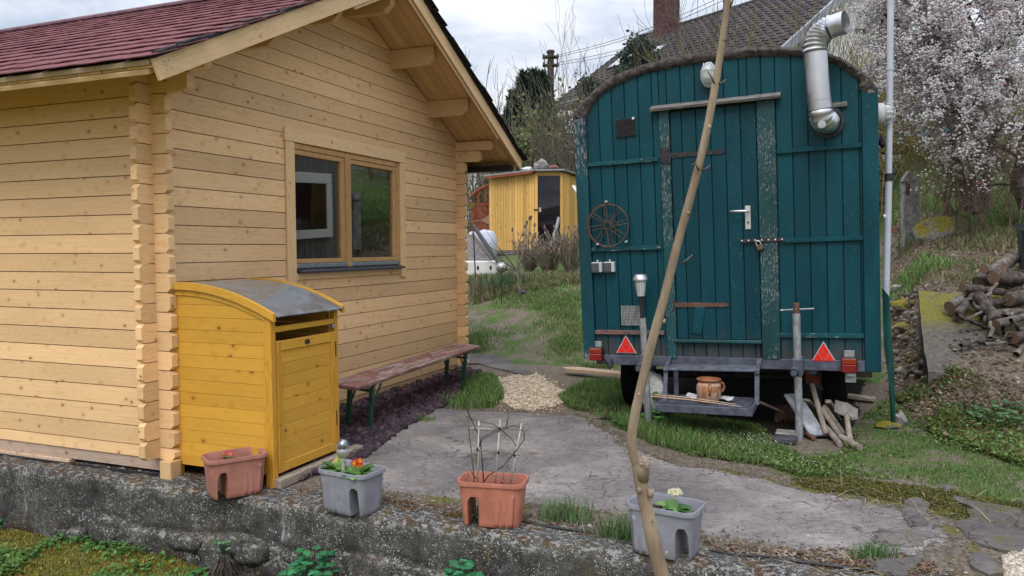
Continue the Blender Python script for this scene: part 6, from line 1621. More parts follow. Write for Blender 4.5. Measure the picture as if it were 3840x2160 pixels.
    prof = [(.072, 0), (.082, .012), (.098, .06), (.105, .115), (.100, .150), (.088, .172), (.086, .182), (.100, .190), (.104, .198), (.098, .204), (.086, .200), (.08, .15), (.08, .03), (.0, .03)]
    MB().lathe(prof[:6], 32, cap=True).build('body', M_claybare, t, True); MB().lathe([(.0975, .150), (.0885, .171)] + prof[5:], 32, cap=False).build('rim', M_clay, t, 50)
    g = MB()
    for a0, a1, z0 in ((-2.4, -2.0, .05), (-1.95, -1.2, .10), (-1.15, -.95, .045), (-.9, -.2, .11), (.0, 3.8, .115)):
        n = 8; L = []
        for k in range(n + 1):
            a = a0 + (a1 - a0) * k / n; lo = z0 + .012 * math.sin(k * 1.9)
            for z in np.linspace(lo, .152, 5): r = float(np.interp(z, [0, .012, .06, .115, .150, .172], [.072, .082, .098, .105, .100, .088])) + .0012; L.append((r * math.cos(a), r * math.sin(a), z))
        g.add(L, [(k * 5 + j, k * 5 + j + 1, (k + 1) * 5 + j + 1, (k + 1) * 5 + j) for k in range(n) for j in range(4)])
    g.build('glaze_runs', M_clay, t, True, recalc=True)
    for a in (-1.75, .15):
        d = Vector((math.cos(a), math.sin(a), 0)); MB().tube([d * .094 + Vector((0, 0, .165)), d * .125 + Vector((0, 0, .160)), d * .138 + Vector((0, 0, .13)), d * .125 + Vector((0, 0, .098)), d * .102 + Vector((0, 0, .085))], [.012, .011, .011, .011, .013], 10).build('handle', M_clay, t, True)
    # cloth
    p = wpt(-.16, -.21, -1.303); m = MB(); n = 26
    for i in range(n):
        for j in range(8):
            x = -.21 + .40 * i / (n - 1); y = -.045 + .09 * j / 7 + .015 * math.sin(x * 20); m.v.append((x, y, .012 + .018 * abs(math.sin(x * 23 + j)) + .010 * math.sin(j * 2.1 + i)))
    m.f = [(i * 8 + j, i * 8 + j + 1, (i + 1) * 8 + j + 1, (i + 1) * 8 + j) for i in range(n - 1) for j in range(7)]; m.m = [0] * len(m.f)
    o = m.build('cloth', M_cloth, None, True, p); o.rotation_euler = (0, 0, -.42); o.modifiers.new('thick', 'SOLIDIFY').thickness = .008; tag(o, 'crumpled white cloth on the step behind the clay jar', 'cloth')
    for k, (pp, qq) in enumerate((((820, 820), (1755, 905)), ((840, 832), (1700, 880)))):
        a = TRM @ tp(*cD(*pp), -.42); b = TRM @ tp(*cD(*qq), -.42); a.z = b.z + .03; o = MB().tube([a, a.lerp(b, .4) + Vector((0, 0, .008)), b], [.006, .005, .003], 6).build('reed', M_pale, None, True); tag(o, ('upper' if k == 0 else 'lower') + ' of two pale dry reeds lying across the front of the step', 'reed')
    # white bag behind the left support
    p = wpt(-.74, .08, -1.45); o = MB().blob((0, 0, .12), (.10, .08, .20), 3, .3, 5).build('sack', M_cloth, None, True, p); tag(o, 'crumpled white plastic sack behind the left trailer support', 'sack')
    # loose board on the ground
    a, b = ghit(2112, 1400) + Vector((0, 0, .05)), ghit(2375, 1432) + Vector((0, 0, .07))
    m = MB(); d = (b - a); w = Vector((-d.y, d.x, 0)).normalized(); L = d.length; q = random.Random(9)
    top = [a - w * .02 + d * 0, a + d * .12 - w * .13 + w * .02, b - w * .13, b + w * .04, a + d * .18 + w * .10, a + w * .03 + d * .06]
    m.add([tuple(p + Vector((0, 0, .035))) for p in top] + [tuple(p) for p in top], [tuple(range(6)), tuple(range(11, 5, -1))] + [(i, i + 6, (i + 1) % 6 + 6, (i + 1) % 6) for i in range(6)])
    tag(m.build('plank', M_pale), 'loose pale plank lying on the soil left of the trailer', 'plank')
    # drain cover and small stones on the yard
    p = ghit(1838, 1612); t = sheet_obj_at('drain_cover', [(-.20, -.05), (-.05, -.08), (.12, -.07), (.17, .02), (.06, .06), (-.1, .07)], M_conc, p + Vector((0, 0, .012)), .02); tag(t, 'raised worn drain cover in the concrete yard', 'drain cover')
    # tarp and the pole beside the trailer
    top = at(3341, -60, 6.35); bot = at(3322, 1110, 6.35); gd = Vector((bot.x, bot.y, Hs(bot.x, bot.y)))
    t = thing('pole', 'tall white metal pole standing beside the right trailer corner', 'pole', gd)
    up = top - gd; lo = bot - gd; jt = at(3333, 665, 6.35) - gd
    MB().tube([jt, up], .024, 18).build('upper_tube', M_pole, t, 50); MB().tube([lo, jt], .027, 18).build('lower_tube', M_pole, t, 50); MB().tube([ghit(3355, 1592) - gd + Vector((0, .03, -.03)), lo], .015, 14).build('foot', M_green, t, 50)
    c = jt.lerp(up, .0); MB().tube([c + Vector((0, 0, -.03)), c + Vector((0, 0, .03))], .032, 16).build('wire_tie', M_black, t); c = at(3338, 258, 6.35) - gd; MB().tube([c + Vector((0, 0, -.012)), c + Vector((0, 0, .012))], .029, 16).build('collar', M_pole, t)
    MB().tube([at(3310, 812, 6.35) - gd, at(3330, 812, 6.35) - gd], .018, 10).build('bracket', M_silver, t)
    P = [at(x, y, Y) for x, y, Y in ((3308, 1080, 6.32), (3333, 1110, 6.25), (3350, 1350, 6.20), (3358, 1580, 6.12), (3350, 1582, 6.14), (3332, 1420, 6.22), (3314, 1300, 6.28))]
    m = MB(); n = len(P); m.add([tuple(p) for p in P] + [tuple(p + Vector((.012, .02, 0))) for p in P], [tuple(range(n)), tuple(range(2 * n - 1, n - 1, -1))] + [(i, i + n, (i + 1) % n + n, (i + 1) % n) for i in range(n)])
    tag(m.build('tarp_strip', M_tarp), 'dark green tarpaulin strip stretched from the pole down to a stone', 'tarpaulin')
    p = ghit(3375, 1595); tag(MB().blob((0, 0, .05), (.05, .06, .075), 2, .35, 7).build('stone', M_conc, None, False, p), 'upright pale stone holding the foot of the green tarpaulin', 'stone')
    p = ghit(3330, 1605); tag(MB().blob((0, 0, .02), (.10, .07, .045), 2, .35, 8).build('stone', M_mossrock, None, False, p), 'flat mossy stone at the foot of the green tarpaulin', 'stone')
    p = ghit(1957, 1105); b = MB().box(-.06, .06, -.04, .04, .06, .075, .004).box(-.01, .01, -.01, .01, -.05, .06).build('solar_spot', M_black, None, False, p); b.rotation_euler = (.5, 0, .3); tag(b, 'small black solar spotlight stuck in the lawn', 'garden light')
def sheet_obj_at(name, poly, mat, p, th=.014):
    m = MB().prism(poly, 0, th, 'xy'); n = len(poly); o = m.build(name, mat, None, False, p); b = o.modifiers.new('edge', 'BEVEL'); b.width = .004; b.segments = 1; return o
yard()

# ------------------------------------------------------------------ rock plates, slab, stones, logs and bin on the slope
def slope():
    cB = crop(3000, 1500, 2.195)
    for k, (P, lab) in enumerate((([(1275, 800), (1480, 850), (1844, 930), (1900, 1100), (1860, 1260), (1700, 1260), (1560, 1220), (1400, 1160), (1300, 1090), (1275, 1020), (1400, 985), (1420, 910), (1330, 850)], 'largest flat grey rock plate at the right edge'),
                                  ([(800, 890), (850, 850), (960, 825), (1050, 860), (1060, 960), (1010, 1050), (900, 1070), (820, 1010), (790, 940)], 'rounded flat rock plate left of the largest one'),
                                  ([(600, 1110), (700, 1085), (900, 1090), (1120, 1120), (1150, 1150), (1060, 1160), (1060, 1220), (900, 1225), (640, 1190)], 'long flat rock plate between the wall top and the rounded plate'),
                                  ([(1380, 1290), (1470, 1280), (1660, 1340), (1720, 1449), (1560, 1470), (1460, 1400)], 'dark tilted rock plate beside the pale gravel heap'),
                                  ([(600, 1400), (760, 1310), (900, 1290), (1000, 1330), (1000, 1430), (880, 1470), (620, 1470)], 'pale rock plate at the bottom edge behind the hose'))):
        tag(sheet_obj('rock_plate', [tuple(ghit(*cB(*q))[:2]) for q in P], M_rock, thick=.012, jit=.07, step=.05, dz=.018, bev=.03), lab, 'rock', 'flat rock plates in the moss')
    p = ghit(*cB(1220, 730)); tag(MB().blob((0, 0, .0), (.075, .045, .022), 2, .3, 3).build('stone', M_rock, None, False, p), 'small pale stone in the moss above the rock plates', 'stone')
    # mossy concrete slab: an uneven wedge with a steep left face
    f = [ghit(x, y) for x, y in ((3520, 1440), (3840, 1475), (3840, 1120), (3600, 1090), (3455, 1085))]
    z = [.36, .30, 1.02, 1.06, 1.02]; bm = MB()
    A = Vector((4.02, 7.38, 0)); B_ = Vector((5.4, 7.15, 0)); C = Vector((6.0, 9.2, 0)); D = Vector((4.72, 9.55, 0))
    A, B_, C, D = [at(x, y, Y) for x, y, Y in ((3478, 1395, 7.75), (3850, 1440, 7.6), (3860, 1120, 9.2), (3442, 1088, 9.3))]
    n = 14; V = []; 
    for i in range(n + 1):
        for j in range(n + 1):
            p = A.lerp(B_, i / n).lerp(D.lerp(C, i / n), j / n); p.z += .03 * mnoise.noise(p * 2.1) + .012 * mnoise.noise(p * 7); p.x += .02 * mnoise.noise(p * 4); V.append(p)
    top = [tuple(p) for p in V]; F = [(i * (n + 1) + j, (i + 1) * (n + 1) + j, (i + 1) * (n + 1) + j + 1, i * (n + 1) + j + 1) for i in range(n) for j in range(n)]
    edge = [j for j in range(n + 1)][::-1] + [i * (n + 1) for i in range(1, n + 1)]
    o0 = len(top); E = []
    for k in edge:
        p = Vector(top[k]); hz = Hs(p.x, p.y); E.append((p.x + .02 * mnoise.noise(p * 5), p.y - .02, min(hz, p.z) - .45))
    mid = []
    bm.add(top + E, F + [(edge[k], edge[k + 1], o0 + k + 1, o0 + k) for k in range(len(edge) - 1)])
    o = bm.build('concrete_slab', M_mossslab, None, True); o.data.set_sharp_from_angle(angle=R(45)); tag(o, 'tilted concrete slab covered with yellow moss beside the log pile', 'slab')
    for sx, sy, r, lab, mt in ((3385, 1140, (.17, .14, .09), 'grey stone with a mossy foot left of the mossy slab', M_mossrock), (3395, 1215, (.15, .13, .06), 'low mossy stone below the grey one beside the pole', M_mossrock), (3363, 1075, (.10, .08, .07), 'small pale stone beside the pole above the grey one', M_conc)):
        p = ghit(sx, sy + 20); tag(MB().blob((0, 0, r[2] * .6), r, 2, .3, sx).build('stone', mt, None, False, p), lab, 'stone')
    p = at(3500, 940, 12.6); p.z = Hs(p.x, p.y); o = MB().blob((0, 0, .13), (.30, .26, .25), 3, .2, 12).build('boulder', M_mossrock, None, False, p); tag(o, 'big boulder covered with bright yellow moss behind the pole', 'boulder')
    # concrete fence post with a roofed top and a slot
    p = at(3415, 905, 13.6); p.z = Hs(p.x, p.y); t = thing('concrete_post', 'old concrete fence post with a pointed top beside the mossy boulder', 'post', p); s = 13.6 / FOC
    t.rotation_euler = (0, R(-2.5), R(-12)); h = p.z; hh = (at(3405, 665, 13.6).z - p.z); w0 = .115
    m = MB(); m.loft([[(x * k, y * k, zz) for x, y in ((-w0, -w0), (w0, -w0), (w0, w0), (-w0, w0))] for k, zz in ((1.12, -.1), (1.02, hh * .55), (1.0, hh * .78))])
    m.loft([[(x, y, zz) for x, y in ((-w0 + .05, -w0 + .02), (w0, -w0), (w0, w0), (-w0, w0))] for zz in (hh * .78 + .001, hh * .93)]); m.loft([[(x * k, y, zz) for x, y in ((-w0, -w0), (w0, -w0), (w0, w0), (-w0, w0))] for k, zz in ((1.05, hh * .93 + .001), (1.05, hh * .97), (.1, hh * 1.10))])
    m.build('shaft', M_conc, t); MB().box(-w0 * .75, -w0 * .2, -w0 - .004, -w0 + .01, hh * .72, hh * .90).build('slot', M_rust, t)
    # log pile: every log is a thing
    L = [((3560, 1150), (3640, 1108), 8.75, .075, 'reddish cut log end at the left of the pile'), ((3590, 1180), (3650, 1110), 8.6, .062, 'pale split log lying left in the pile'), ((3610, 1080), (3760, 1095), 8.9, .06, 'dark split log with torn bark at the top left of the pile'),
         ((3670, 1060), (3800, 965), 9.6, .10, 'thick brown log leaning towards the black bin'), ((3725, 1040), (3850, 1060), 9.3, .095, 'thick grey log crossing under the black bin'), ((3735, 1205), (3670, 1110), 8.5, .085, 'scaly log pointing down to the slab'), ((3735, 1215), (3880, 1180), 8.4, .055, 'grey branch wood reaching to the right edge'),
         ((3780, 1125), (3900, 1150), 8.9, .09, 'mossy log at the right edge of the pile'), ((3800, 1270), (3880, 1260), 8.2, .075, 'cut log end low at the right edge'), ((3585, 1180), (3700, 1230), 8.3, .022, 'thin dark branch lying on the slab'), ((3640, 1130), (3690, 1230), 8.5, .025, 'crooked grey branch hanging over the pile front'),
         ((3760, 1230), (3765, 1290), 8.2, .016, 'pale peeled stick standing against the pile'), ((3690, 1290), (3800, 1310), 8.0, .018, 'stick on the ground in front of the pile'), ((3790, 1200), (3850, 1330), 8.1, .02, 'dark crooked branch at the lower right of the pile'), ((3810, 1330), (3870, 1300), 8.0, .03, 'short branch piece at the right edge below the pile'),
         ((3690, 1010), (3790, 1030), 9.4, .07, 'short log on top of the pile'), ((3760, 1010), (3790, 1060), 9.5, .06, 'round log end facing the yard in the pile'), ((3655, 1140), (3800, 1150), 8.8, .06, 'dark log in the shadow of the pile'), ((3700, 1180), (3830, 1210), 8.6, .05, 'grey log at the bottom of the pile')]
    L = [(a, b, Y, r * (.84 if r > .04 else 1), lab) for a, b, Y, r, lab in L]
    q = random.Random(77)
    for k in range(9):
        x, y = 3610 + 85 * (k % 3) + q.uniform(-10, 25), 1110 + 85 * (k // 3) + q.uniform(-15, 20); L.append(((x, y), (x + q.uniform(-110, 130), y + q.uniform(-70, 60)), 8.9 - (y - 1090) * .004, q.uniform(.012, .026), 'thin tangled branch in the %s %s of the firewood pile' % (('upper', 'middle', 'lower')[k // 3], ('left part', 'centre', 'right part')[k % 3])))
    for k, (a, b, Y, r, lab) in enumerate(L):
        A = at(*a, Y - .05); B_ = at(*b, Y + .25); A.z = max(A.z, Hs(A.x, A.y) + r * .6); B_.z = max(B_.z, Hs(B_.x, B_.y) + r * .6)
        n = 9; q = random.Random(k); pts = []; rad = []
        d = B_ - A
        for i in range(n): u = i / (n - 1); pts.append(A + d * u + Vector((q.uniform(-1, 1), q.uniform(-1, 1), q.uniform(-1, 1))) * r * (.15 if r > .04 else .7) * math.sin(3.14 * u)); rad.append(r * (1 + q.uniform(-.10, .10)) * (1 - .12 * u))
        m = MB().tube(pts, rad, 12, cap=False); o = m.build('log' if r > .04 else 'branch', (M_bark, M_barkd, M_barkd)[k % 3] if r > .04 else (M_twig, M_barkd)[k % 2], None, 60)
        tag(o, lab, 'log' if r > .04 else 'branch', 'firewood logs piled on the slope' if 'tangled' not in lab else 'thin branches tangled in the firewood')
        if r > .04:
            for P, dd in ((pts[0], (pts[0] - pts[1]).normalized()), (pts[-1], (pts[-1] - pts[-2]).normalized())):
                MB().lathe([(r * .99, -.004), (r * .96, .003), (.001, .004)], 12, M=Matrix.Translation(P) @ dd.to_track_quat('Z', 'Y').to_matrix().to_4x4(), cap=False).build('cut_face', M_end, o)
    # black bin at the right edge
    p = at(3870, 1010, 9.7); p.z = min(p.z, Hs(p.x, p.y) + .25); s = 9.7 / FOC; t = thing('black_tub', 'black plastic tub standing on the slope at the right edge', 'tub', p, R(-20))
    H_ = at(3870, 838, 9.7).z - p.z
    out = lambda k, zz, w=.30: [(x, y, zz) for x, y in rrect(w * k, w * k, .03, 3)]
    MB().loft([out(.8, 0), out(.98, H_ * .82), out(1.0, H_ * .83), out(1.08, H_ * .84), out(1.1, H_), out(1.02, H_), out(.9, H_ * .8), out(.75, .03)]).build('shell', M_binblk, t, 40)
    # small red brick edging behind the post
    for k, sx in enumerate((3330, 3358, 3480, 3500)):
        p = at(sx, 745, 16.5); p.z = Hs(p.x, p.y); tag(MB().box(-.09, .09, -.05, .05, 0, .12, .008).build('edging_brick', M_paver, None, False, p), ('brick', 'second brick', 'third brick', 'fourth brick')[k] + ' from the pole in the row edging the upper bed', 'brick')
slope()

# ------------------------------------------------------------------ sauna hut behind the lawn
def face_wall(t, p0, p1, h0, h1, z0, n, mat=M_sauna, name='plank', th=.02):
    d = Vector((p1[0] - p0[0], p1[1] - p0[1], 0)); L = d.length; d.normalize(); M = Matrix(((d.x, -d.y, 0, p0[0]), (d.y, d.x, 0, p0[1]), (0, 0, 1, 0), (0, 0, 0, 1)))
    for i in range(n):
        a, b = L * i / n + .002, L * (i + 1) / n - .002; za, zb = h0 + (h1 - h0) * i / n, h0 + (h1 - h0) * (i + 1) / n
        m = MB().loft([[(a, 0, z0), (b, 0, z0), (b, 0, zb), (a, 0, za)][::-1], [(a, -th + .004, z0), (b, -th + .004, z0), (b, -th + .004, zb), (a, -th + .004, za)][::-1], [(a + .004, -th, z0), (b - .004, -th, z0), (b - .004, -th, zb), (a + .004, -th, za)][::-1]]); place(name, m.mesh(name, mat), t, mat4=M)
    return M, L
def build_sauna():
    Y = 20.0; o = at(2060, 935, Y); o.z = at(2060, 935, Y).z
    t = thing('sauna_hut', 'yellow board sauna hut with a dark glass door and stones on its roof', 'hut', o)
    P = lambda sx, y, dY: (at(sx, y, Y + dY).x - o.x, dY)
    q0, q1, q2, q3, q4 = P(1838, 900, .55), P(2006, 900, .0), P(2108, 900, .0), P(2162, 900, .75), P(2200, 900, 2.6)
    zt = at(2060, 650, Y).z - o.z; zb = -.02
    zl = at(1838, 662, Y + .5).z - o.z
    face_wall(t, q0, q1, zl, zt - .02, zb, 16); face_wall(t, q2, q3, zt + .02, zt - .04, zb, 7); face_wall(t, q3, q4, zt - .04, zt - .1, zb, 10)
    b0 = (q0[0] + .1, 2.6); face_wall(t, b0, q0, zl - .1, zl, zb, 10)
    # door face
    d0, d1 = q1[0] + .035, q2[0] - .02; L = q2[0] - q1[0]
    MB().box(q1[0], q1[0] + .07, -.03, .03, zb, zt + .02).build('door_post', M_sauna, t); MB().box(q2[0] - .05, q2[0] + .02, -.03, .03, zb, zt + .02).build('door_post', M_sauna, t)
    MB().box(q1[0] + .07, q2[0] - .05, -.03, .03, zt - .06, zt + .04).build('door_head', M_sauna, t); MB().box(q1[0] + .07, q2[0] - .05, -.03, .03, zb, zb + .08).build('door_sill', M_sauna, t)
    d = place('door', MB().box(q1[0] + .075, q2[0] - .055, -.012, .0, zb + .085, zt - .065).mesh('door', M_smoke), t)
    MB().box(q1[0] + .10, q1[0] + .16, -.03, -.012, .95, 1.06).build('handle', M_pale, d); MB().box(q1[0] - .03, q1[0] + .08, -.045, -.015, .99, 1.02).build('latch', M_black, d); MB().box(q2[0] - .09, q2[0] - .05, -.03, -.012, 1.62, 1.68).build('hinge', M_black, d)
    # roof: low felt sheet, stones on it
    r = MB(); out = [(q0[0] - .12, q0[1] - .15), (q1[0] - .05, -.16), (q2[0] + .05, -.16), (q3[0] + .12, q3[1] - .05), (q4[0] + .1, 2.7), (b0[0], 2.7)]
    zz = [zl + .0, zt + .05, zt + .06, zt + .0, zt, zl]
    n = 6; r.add([(x, y, z) for (x, y), z in zip(out, zz)] + [(x, y, z + .035) for (x, y), z in zip(out, zz)], [tuple(range(n)), tuple(range(2 * n - 1, n - 1, -1))] + [(i, i + n, (i + 1) % n + n, (i + 1) % n) for i in range(n)]); r.build('roof', M_galv, t)
    MB().bar((q0[0] - .1, q0[1] - .17, zl - .035), (q1[0] - .05, -.18, zt + .02), .02, .07).build('roof_board', M_lattice, t)
    q = random.Random(2)
    for sx, r_, mt, lab in ((1975, (.16, .13, .06), M_rend, 'white stone lying left on the sauna roof'), (2030, (.20, .16, .15), M_conc, 'biggest grey stone on the sauna roof'), (2022, (.15, .1, .06), M_slate, 'dark flat stone leaning on the biggest one on the sauna roof'), (2075, (.15, .12, .07), M_paver, 'reddish stone on the right of the sauna roof')):
        p = Vector((at(sx, 630, Y).x - o.x, .05, zt + .09 + r_[2] * .7)) + o; p.z = float(np.interp(p.x - o.x, [q0[0], q1[0], q2[0]], [zl, zt + .05, zt + .06])) + o.z + .035 + r_[2] * .75
        tag(MB().blob((0, 0, 0), r_, 2, .3, sx).build('stone', mt, None, False, p), lab, 'stone')
    MB().box(q0[0] - .5, q4[0] + .3, -.35, 2.8, -.16, -.03).build('floor_deck', M_oldz, t)
    for zz in (-.10, -.06): MB().bar((q0[0] - .6, -.36, zz), (q2[0], -.40, zz), .05, .03).build('deck_edge', M_oldz, t)
    # birch branch and pipe leaning outside
    a, b = at(2148, 695, Y - .5), at(2178, 745, Y - .5); m = MB().tube([a, a.lerp(b, .4), b], [.025, .04, .05], 8).tube([a.lerp(b, .2), a + Vector((.12, 0, .02))], [.02, .012], 6); tag(m.build('birch_branch', M_white, None, True), 'short white birch branch leaning on the right wall of the sauna', 'branch')
    a, b = at(2097, 815, Y - .6), at(2068, 925, Y - .7); tag(MB().tube([b, a], .045, 12).build('grey_pipe', M_galv, None, 50), 'grey pipe leaning in front of the dark sauna door', 'pipe')
build_sauna()
def build_sauna_side():
    Y = 21.0
    o = at(1795, 900, Y); o.z = Hs(o.x, o.y); t = thing('lattice_fence', 'red-brown lattice fence panel with an arched top left of the sauna', 'fence', o)
    x0, x1 = at(1752, 800, Y).x - o.x, at(1842, 800, Y).x - o.x; z0, z1 = .05, at(1800, 760, Y).z - o.z; L = x1 - x0
    MB().box(x0 + .1, x0 + .2, -.04, .05, 0, at(1765, 755, Y).z - o.z).build('post', M_lattice, t); MB().box(x0, x1, -.02, .03, z1 - .09, z1).build('rail', M_lattice, t)
    for k in range(-5, 11):
        zz = z0 + k * .115; p, q = Vector((x0 + .15, .0, zz + L * .8)), Vector((x1, .01, zz)); lo, hi = max(0.0, (p.z - z1 + .08) / (p.z - q.z)), min(1.0, (p.z - z0) / (p.z - q.z))
        if hi - lo > .08: MB().bar(p.lerp(q, lo), p.lerp(q, hi), .085, .02, (0, 1, 0)).build('slat', M_lattice, t)
    for k in range(-1, 4):
        zz = z0 + k * .33; p, q = Vector((x0 + .15, .03, zz)), Vector((x1, .035, zz + L * .8)); lo, hi = max(0.0, (z0 - p.z) / (q.z - p.z)), min(1.0, (z1 - .08 - p.z) / (q.z - p.z))
        if hi - lo > .08: MB().bar(p.lerp(q, lo), p.lerp(q, hi), .05, .02, (0, 1, 0)).build('slat', M_lattice, t)
    MB().tube([(x0 + L * u, 0, z1 + .05 + .42 * math.sin(min(1.2, u * 1.3 + .1))) for u in np.linspace(.1, 1, 9)], .05, 6).build('arch', M_lattice, t)
    for u in (.45, .75): MB().bar((x0 + L * u, 0, z1), (x0 + L * u + .03, 0, z1 + .38), .05, .05, (0, 1, 0)).build('baluster', M_lattice, t)
    Y = 19.2; c = at(1808, 905, Y); c.z = Hs(c.x, c.y)
    t = thing('white_tank', 'white plastic water tank with a red lid left of the sauna', 'tank', c); r = .36
    h = at(1800, 865, Y).z - c.z
    MB().lathe([(r * .9, 0), (r, .06), (r * 1.02, h * .7), (r * .85, h * .95), (r * .3, h * 1.04), (.01, h * 1.05)], 28).build('shell', M_tank, t, 50); MB().lathe([(.14, 0), (.14, .05), (.02, .06)], 20, c=(-.12, -.1, h * 1.02)).build('lid', M_lattice, t)
    # low corrugated roof and concrete trough
    a = at(1752, 885, 17.5); b = at(1850, 975, 16.6); c = at(1752, 985, 16.6); t = thing('low_shed_roof', 'low grey corrugated roof sloping down beside the cabin corner', 'roof', c)
    m = MB(); n = 22
    for i in range(n):
        u = i / (n - 1); p = (a - c).lerp(Vector((0, 0, 0)), u); w = .15 + (b - c).length * u
        MB().tube([p + Vector((-.8, 0, 0)), p + Vector((w, 0, -.05 * u))], .035, 6).build('corrugation', M_oldz, t)
    MB().bar(a - c + Vector((.12, -.05, .03)), b - c + Vector((.05, -.05, .0)), .05, .09).build('verge_board', M_oldz, t)
    c = at(1790, 1020, 15.4); c.z = Hs(c.x, c.y) ; t = thing('concrete_trough', 'pale concrete trough on the slope beside the cabin corner', 'trough', c, R(-8)); h = at(1790, 978, 15.4).z - c.z
    MB().box(-.45, .40, -.2, .35, -.1, h, .02).build('body', M_rend, t); MB().box(-.38, .33, -.14, .28, h - .02, h + .003).build('hollow', M_conc, t)
    for x in (.05, .3): MB().lathe([(.03, 0), (.03, .01)], 12, M=Matrix.Translation((x, -.2, h * .55)) @ Matrix.Rotation(R(90), 4, 'X') @ Matrix.Diagonal((.7, 1.4, 1, 1))).build('drain_hole', M_black, t)
    # black downpipe, mirror ball
    Y = 14.2; a = at(1776, 848, Y + 1.2); b = at(1870, 985, Y); c = at(1895, 1010, Y - .2); tag(MB().tube([a, a.lerp(b, .5), b, c], [.042, .042, .042, .046], 12).build('black_pipe', M_black, None, 50), 'slanting dark grey pipe between the tank and the mirror ball', 'pipe')
    Y = 13.3; p = at(1880, 1003, Y); t = thing('mirror_ball', 'silver mosaic ball beside the bare little tree on the lawn', 'garden ball', p); m = MB().lathe([(.092 * math.cos(x), .092 * math.sin(x)) for x in np.linspace(-1.5, 1.5, 15)], 22); m.build('ball', simple('mosaic_mirror', (.20, .19, .18), .25, .5, .7, .5, 60, col2=(.62, .6, .58)), t); MB().tube([(0, 0, -.09), (0, 0, Hs(p.x, p.y) - p.z)], .008, 6).build('stake', M_iron, t)
    a = at(1768, 880, 14); tag(MB().tube([at(1775, 865, 14), at(1783, 1040, 14)], .012, 6).build('plant_stake', M_iron), 'thin dark stake standing in front of the tank', 'stake')
build_sauna_side()

# ------------------------------------------------------------------ woody plants
def grow(m, p, d, L, r, depth, q, spread=.5, kids=3, up=.15, segs=3, taper=.6, ends=None, rmin=.002, ratio=.62, wob=.25, n0=5):
    pts = [p.copy()]; rad = [r]; cur = p.copy(); dr = d.normalized()
    for i in range(segs):
        dr = (dr + Vector((q.gauss(0, wob), q.gauss(0, wob), q.gauss(0, wob) + up)) * .5).normalized(); cur = cur + dr * (L / segs); pts.append(cur.copy()); rad.append(max(rmin, r * (1 - (1 - taper) * (i + 1) / segs)))
    m.tube(pts, rad, n0 if r > .02 else (4 if r > .008 else 3), cap=False)
    if depth <= 0:
        if ends is not None: ends += pts[1:]
        return
    if ends is not None and depth <= 1: ends += pts[1:]
    for k in range(kids):
        u = q.uniform(.35, 1.0); i = min(segs - 1, int(u * segs)); b = pts[i].lerp(pts[i + 1], u * segs - i) if i < segs else pts[-1]
        a = dr.orthogonal().normalized(); a.rotate(Matrix.Rotation(q.uniform(0, 6.28), 3, dr)); nd_ = (dr * math.cos(spread) + a * math.sin(spread * q.uniform(.6, 1.4)) + Vector((0, 0, up))).normalized()
        grow(m, b, nd_, L * ratio * q.uniform(.7, 1.2), max(rmin, rad[min(i + 1, segs)] * .62), depth - 1, q, spread, kids, up, segs, taper, ends, rmin, ratio, wob, n0)
    grow(m, pts[-1], dr, L * ratio, rad[-1] * .85, depth - 1, q, spread, max(1, kids - 1), up, segs, taper, ends, rmin, ratio, wob, n0)
def bare_bush(name, lab, c, n, h, r, seed, mat=M_twig, depth=3, spread=.5, cat='bush', lean=.35, rad=.02, up=.12, rmin=.004, group=None, kids=3):
    q = random.Random(seed); m = MB()
    for k in range(n):
        a = q.uniform(0, 6.28); rr = r * math.sqrt(q.random()) * .5; d = Vector((math.cos(a) * lean * q.random(), math.sin(a) * lean * q.random(), 1)); grow(m, Vector((rr * math.cos(a), rr * math.sin(a), -.05)), d, h * q.uniform(.35, .55), rad * q.uniform(.6, 1.2), depth, q, spread, kids, up, 3, .65, None, rmin)
    o = m.build(name, mat, None, False, c, recalc=False); return tag(o, lab, cat, group)
def ground_at(sx, sy, Y):
    p = at(sx, sy, Y); p.z = Hs(p.x, p.y); return p
def leafcloud(V3, g, size, pal, var=.35):
    """one bent leaf pair per point; V3 (n,3)"""
    n = len(V3); a = g.normal(0, 1, (n, 3)); a /= np.linalg.norm(a, axis=1)[:, None]; b = np.cross(a, g.normal(0, 1, (n, 3))); b /= np.linalg.norm(b, axis=1)[:, None]; s = (size * g.uniform(.6, 1.4, n))[:, None]
    V = np.stack([V3, V3 + a * s * .5 - b * s * .35, V3 + a * s, V3 + a * s * .5 + b * s * .35], 1).reshape(-1, 3); q = np.arange(n)[:, None] * 4; F = np.concatenate([q + np.array([[0, 1, 2]]), q + np.array([[0, 2, 3]])])
    return V, F, np.repeat(pal[g.integers(0, len(pal), n)] * g.uniform(1 - var, 1 + var, (n, 1)), 4, 0)
def leafy(name, lab, c, rx, rz, n, size, pal, seed, mat=M_twig, stems=6, cat='shrub', depth=2):
    g = np.random.default_rng(seed); q = random.Random(seed); ends = []; m = MB()
    for k in range(stems): a = q.uniform(0, 6.28); grow(m, Vector((0, 0, -.1)), Vector((math.cos(a) * rx / rz * q.uniform(.1, .9), math.sin(a) * rx / rz * q.uniform(.1, .9), 1)), rz * .55, .035, depth, q, .55, 3, .1, 3, .65, ends, .006)
    E = np.array([list(e) for e in ends]); k = g.integers(0, len(E), n); P = E[k] + g.normal(0, 1, (n, 3)) * np.array([rx, rx, rz * .6]) * .13; P = P[P[:, 2] > .02]
    V, F, C = leafcloud(P, g, size, pal); t = thing(name, lab, cat, c); m.build('stems', mat, t, False, recalc=False); place('foliage', raw_mesh('foliage', V, F, M_leaf, C), t); return t
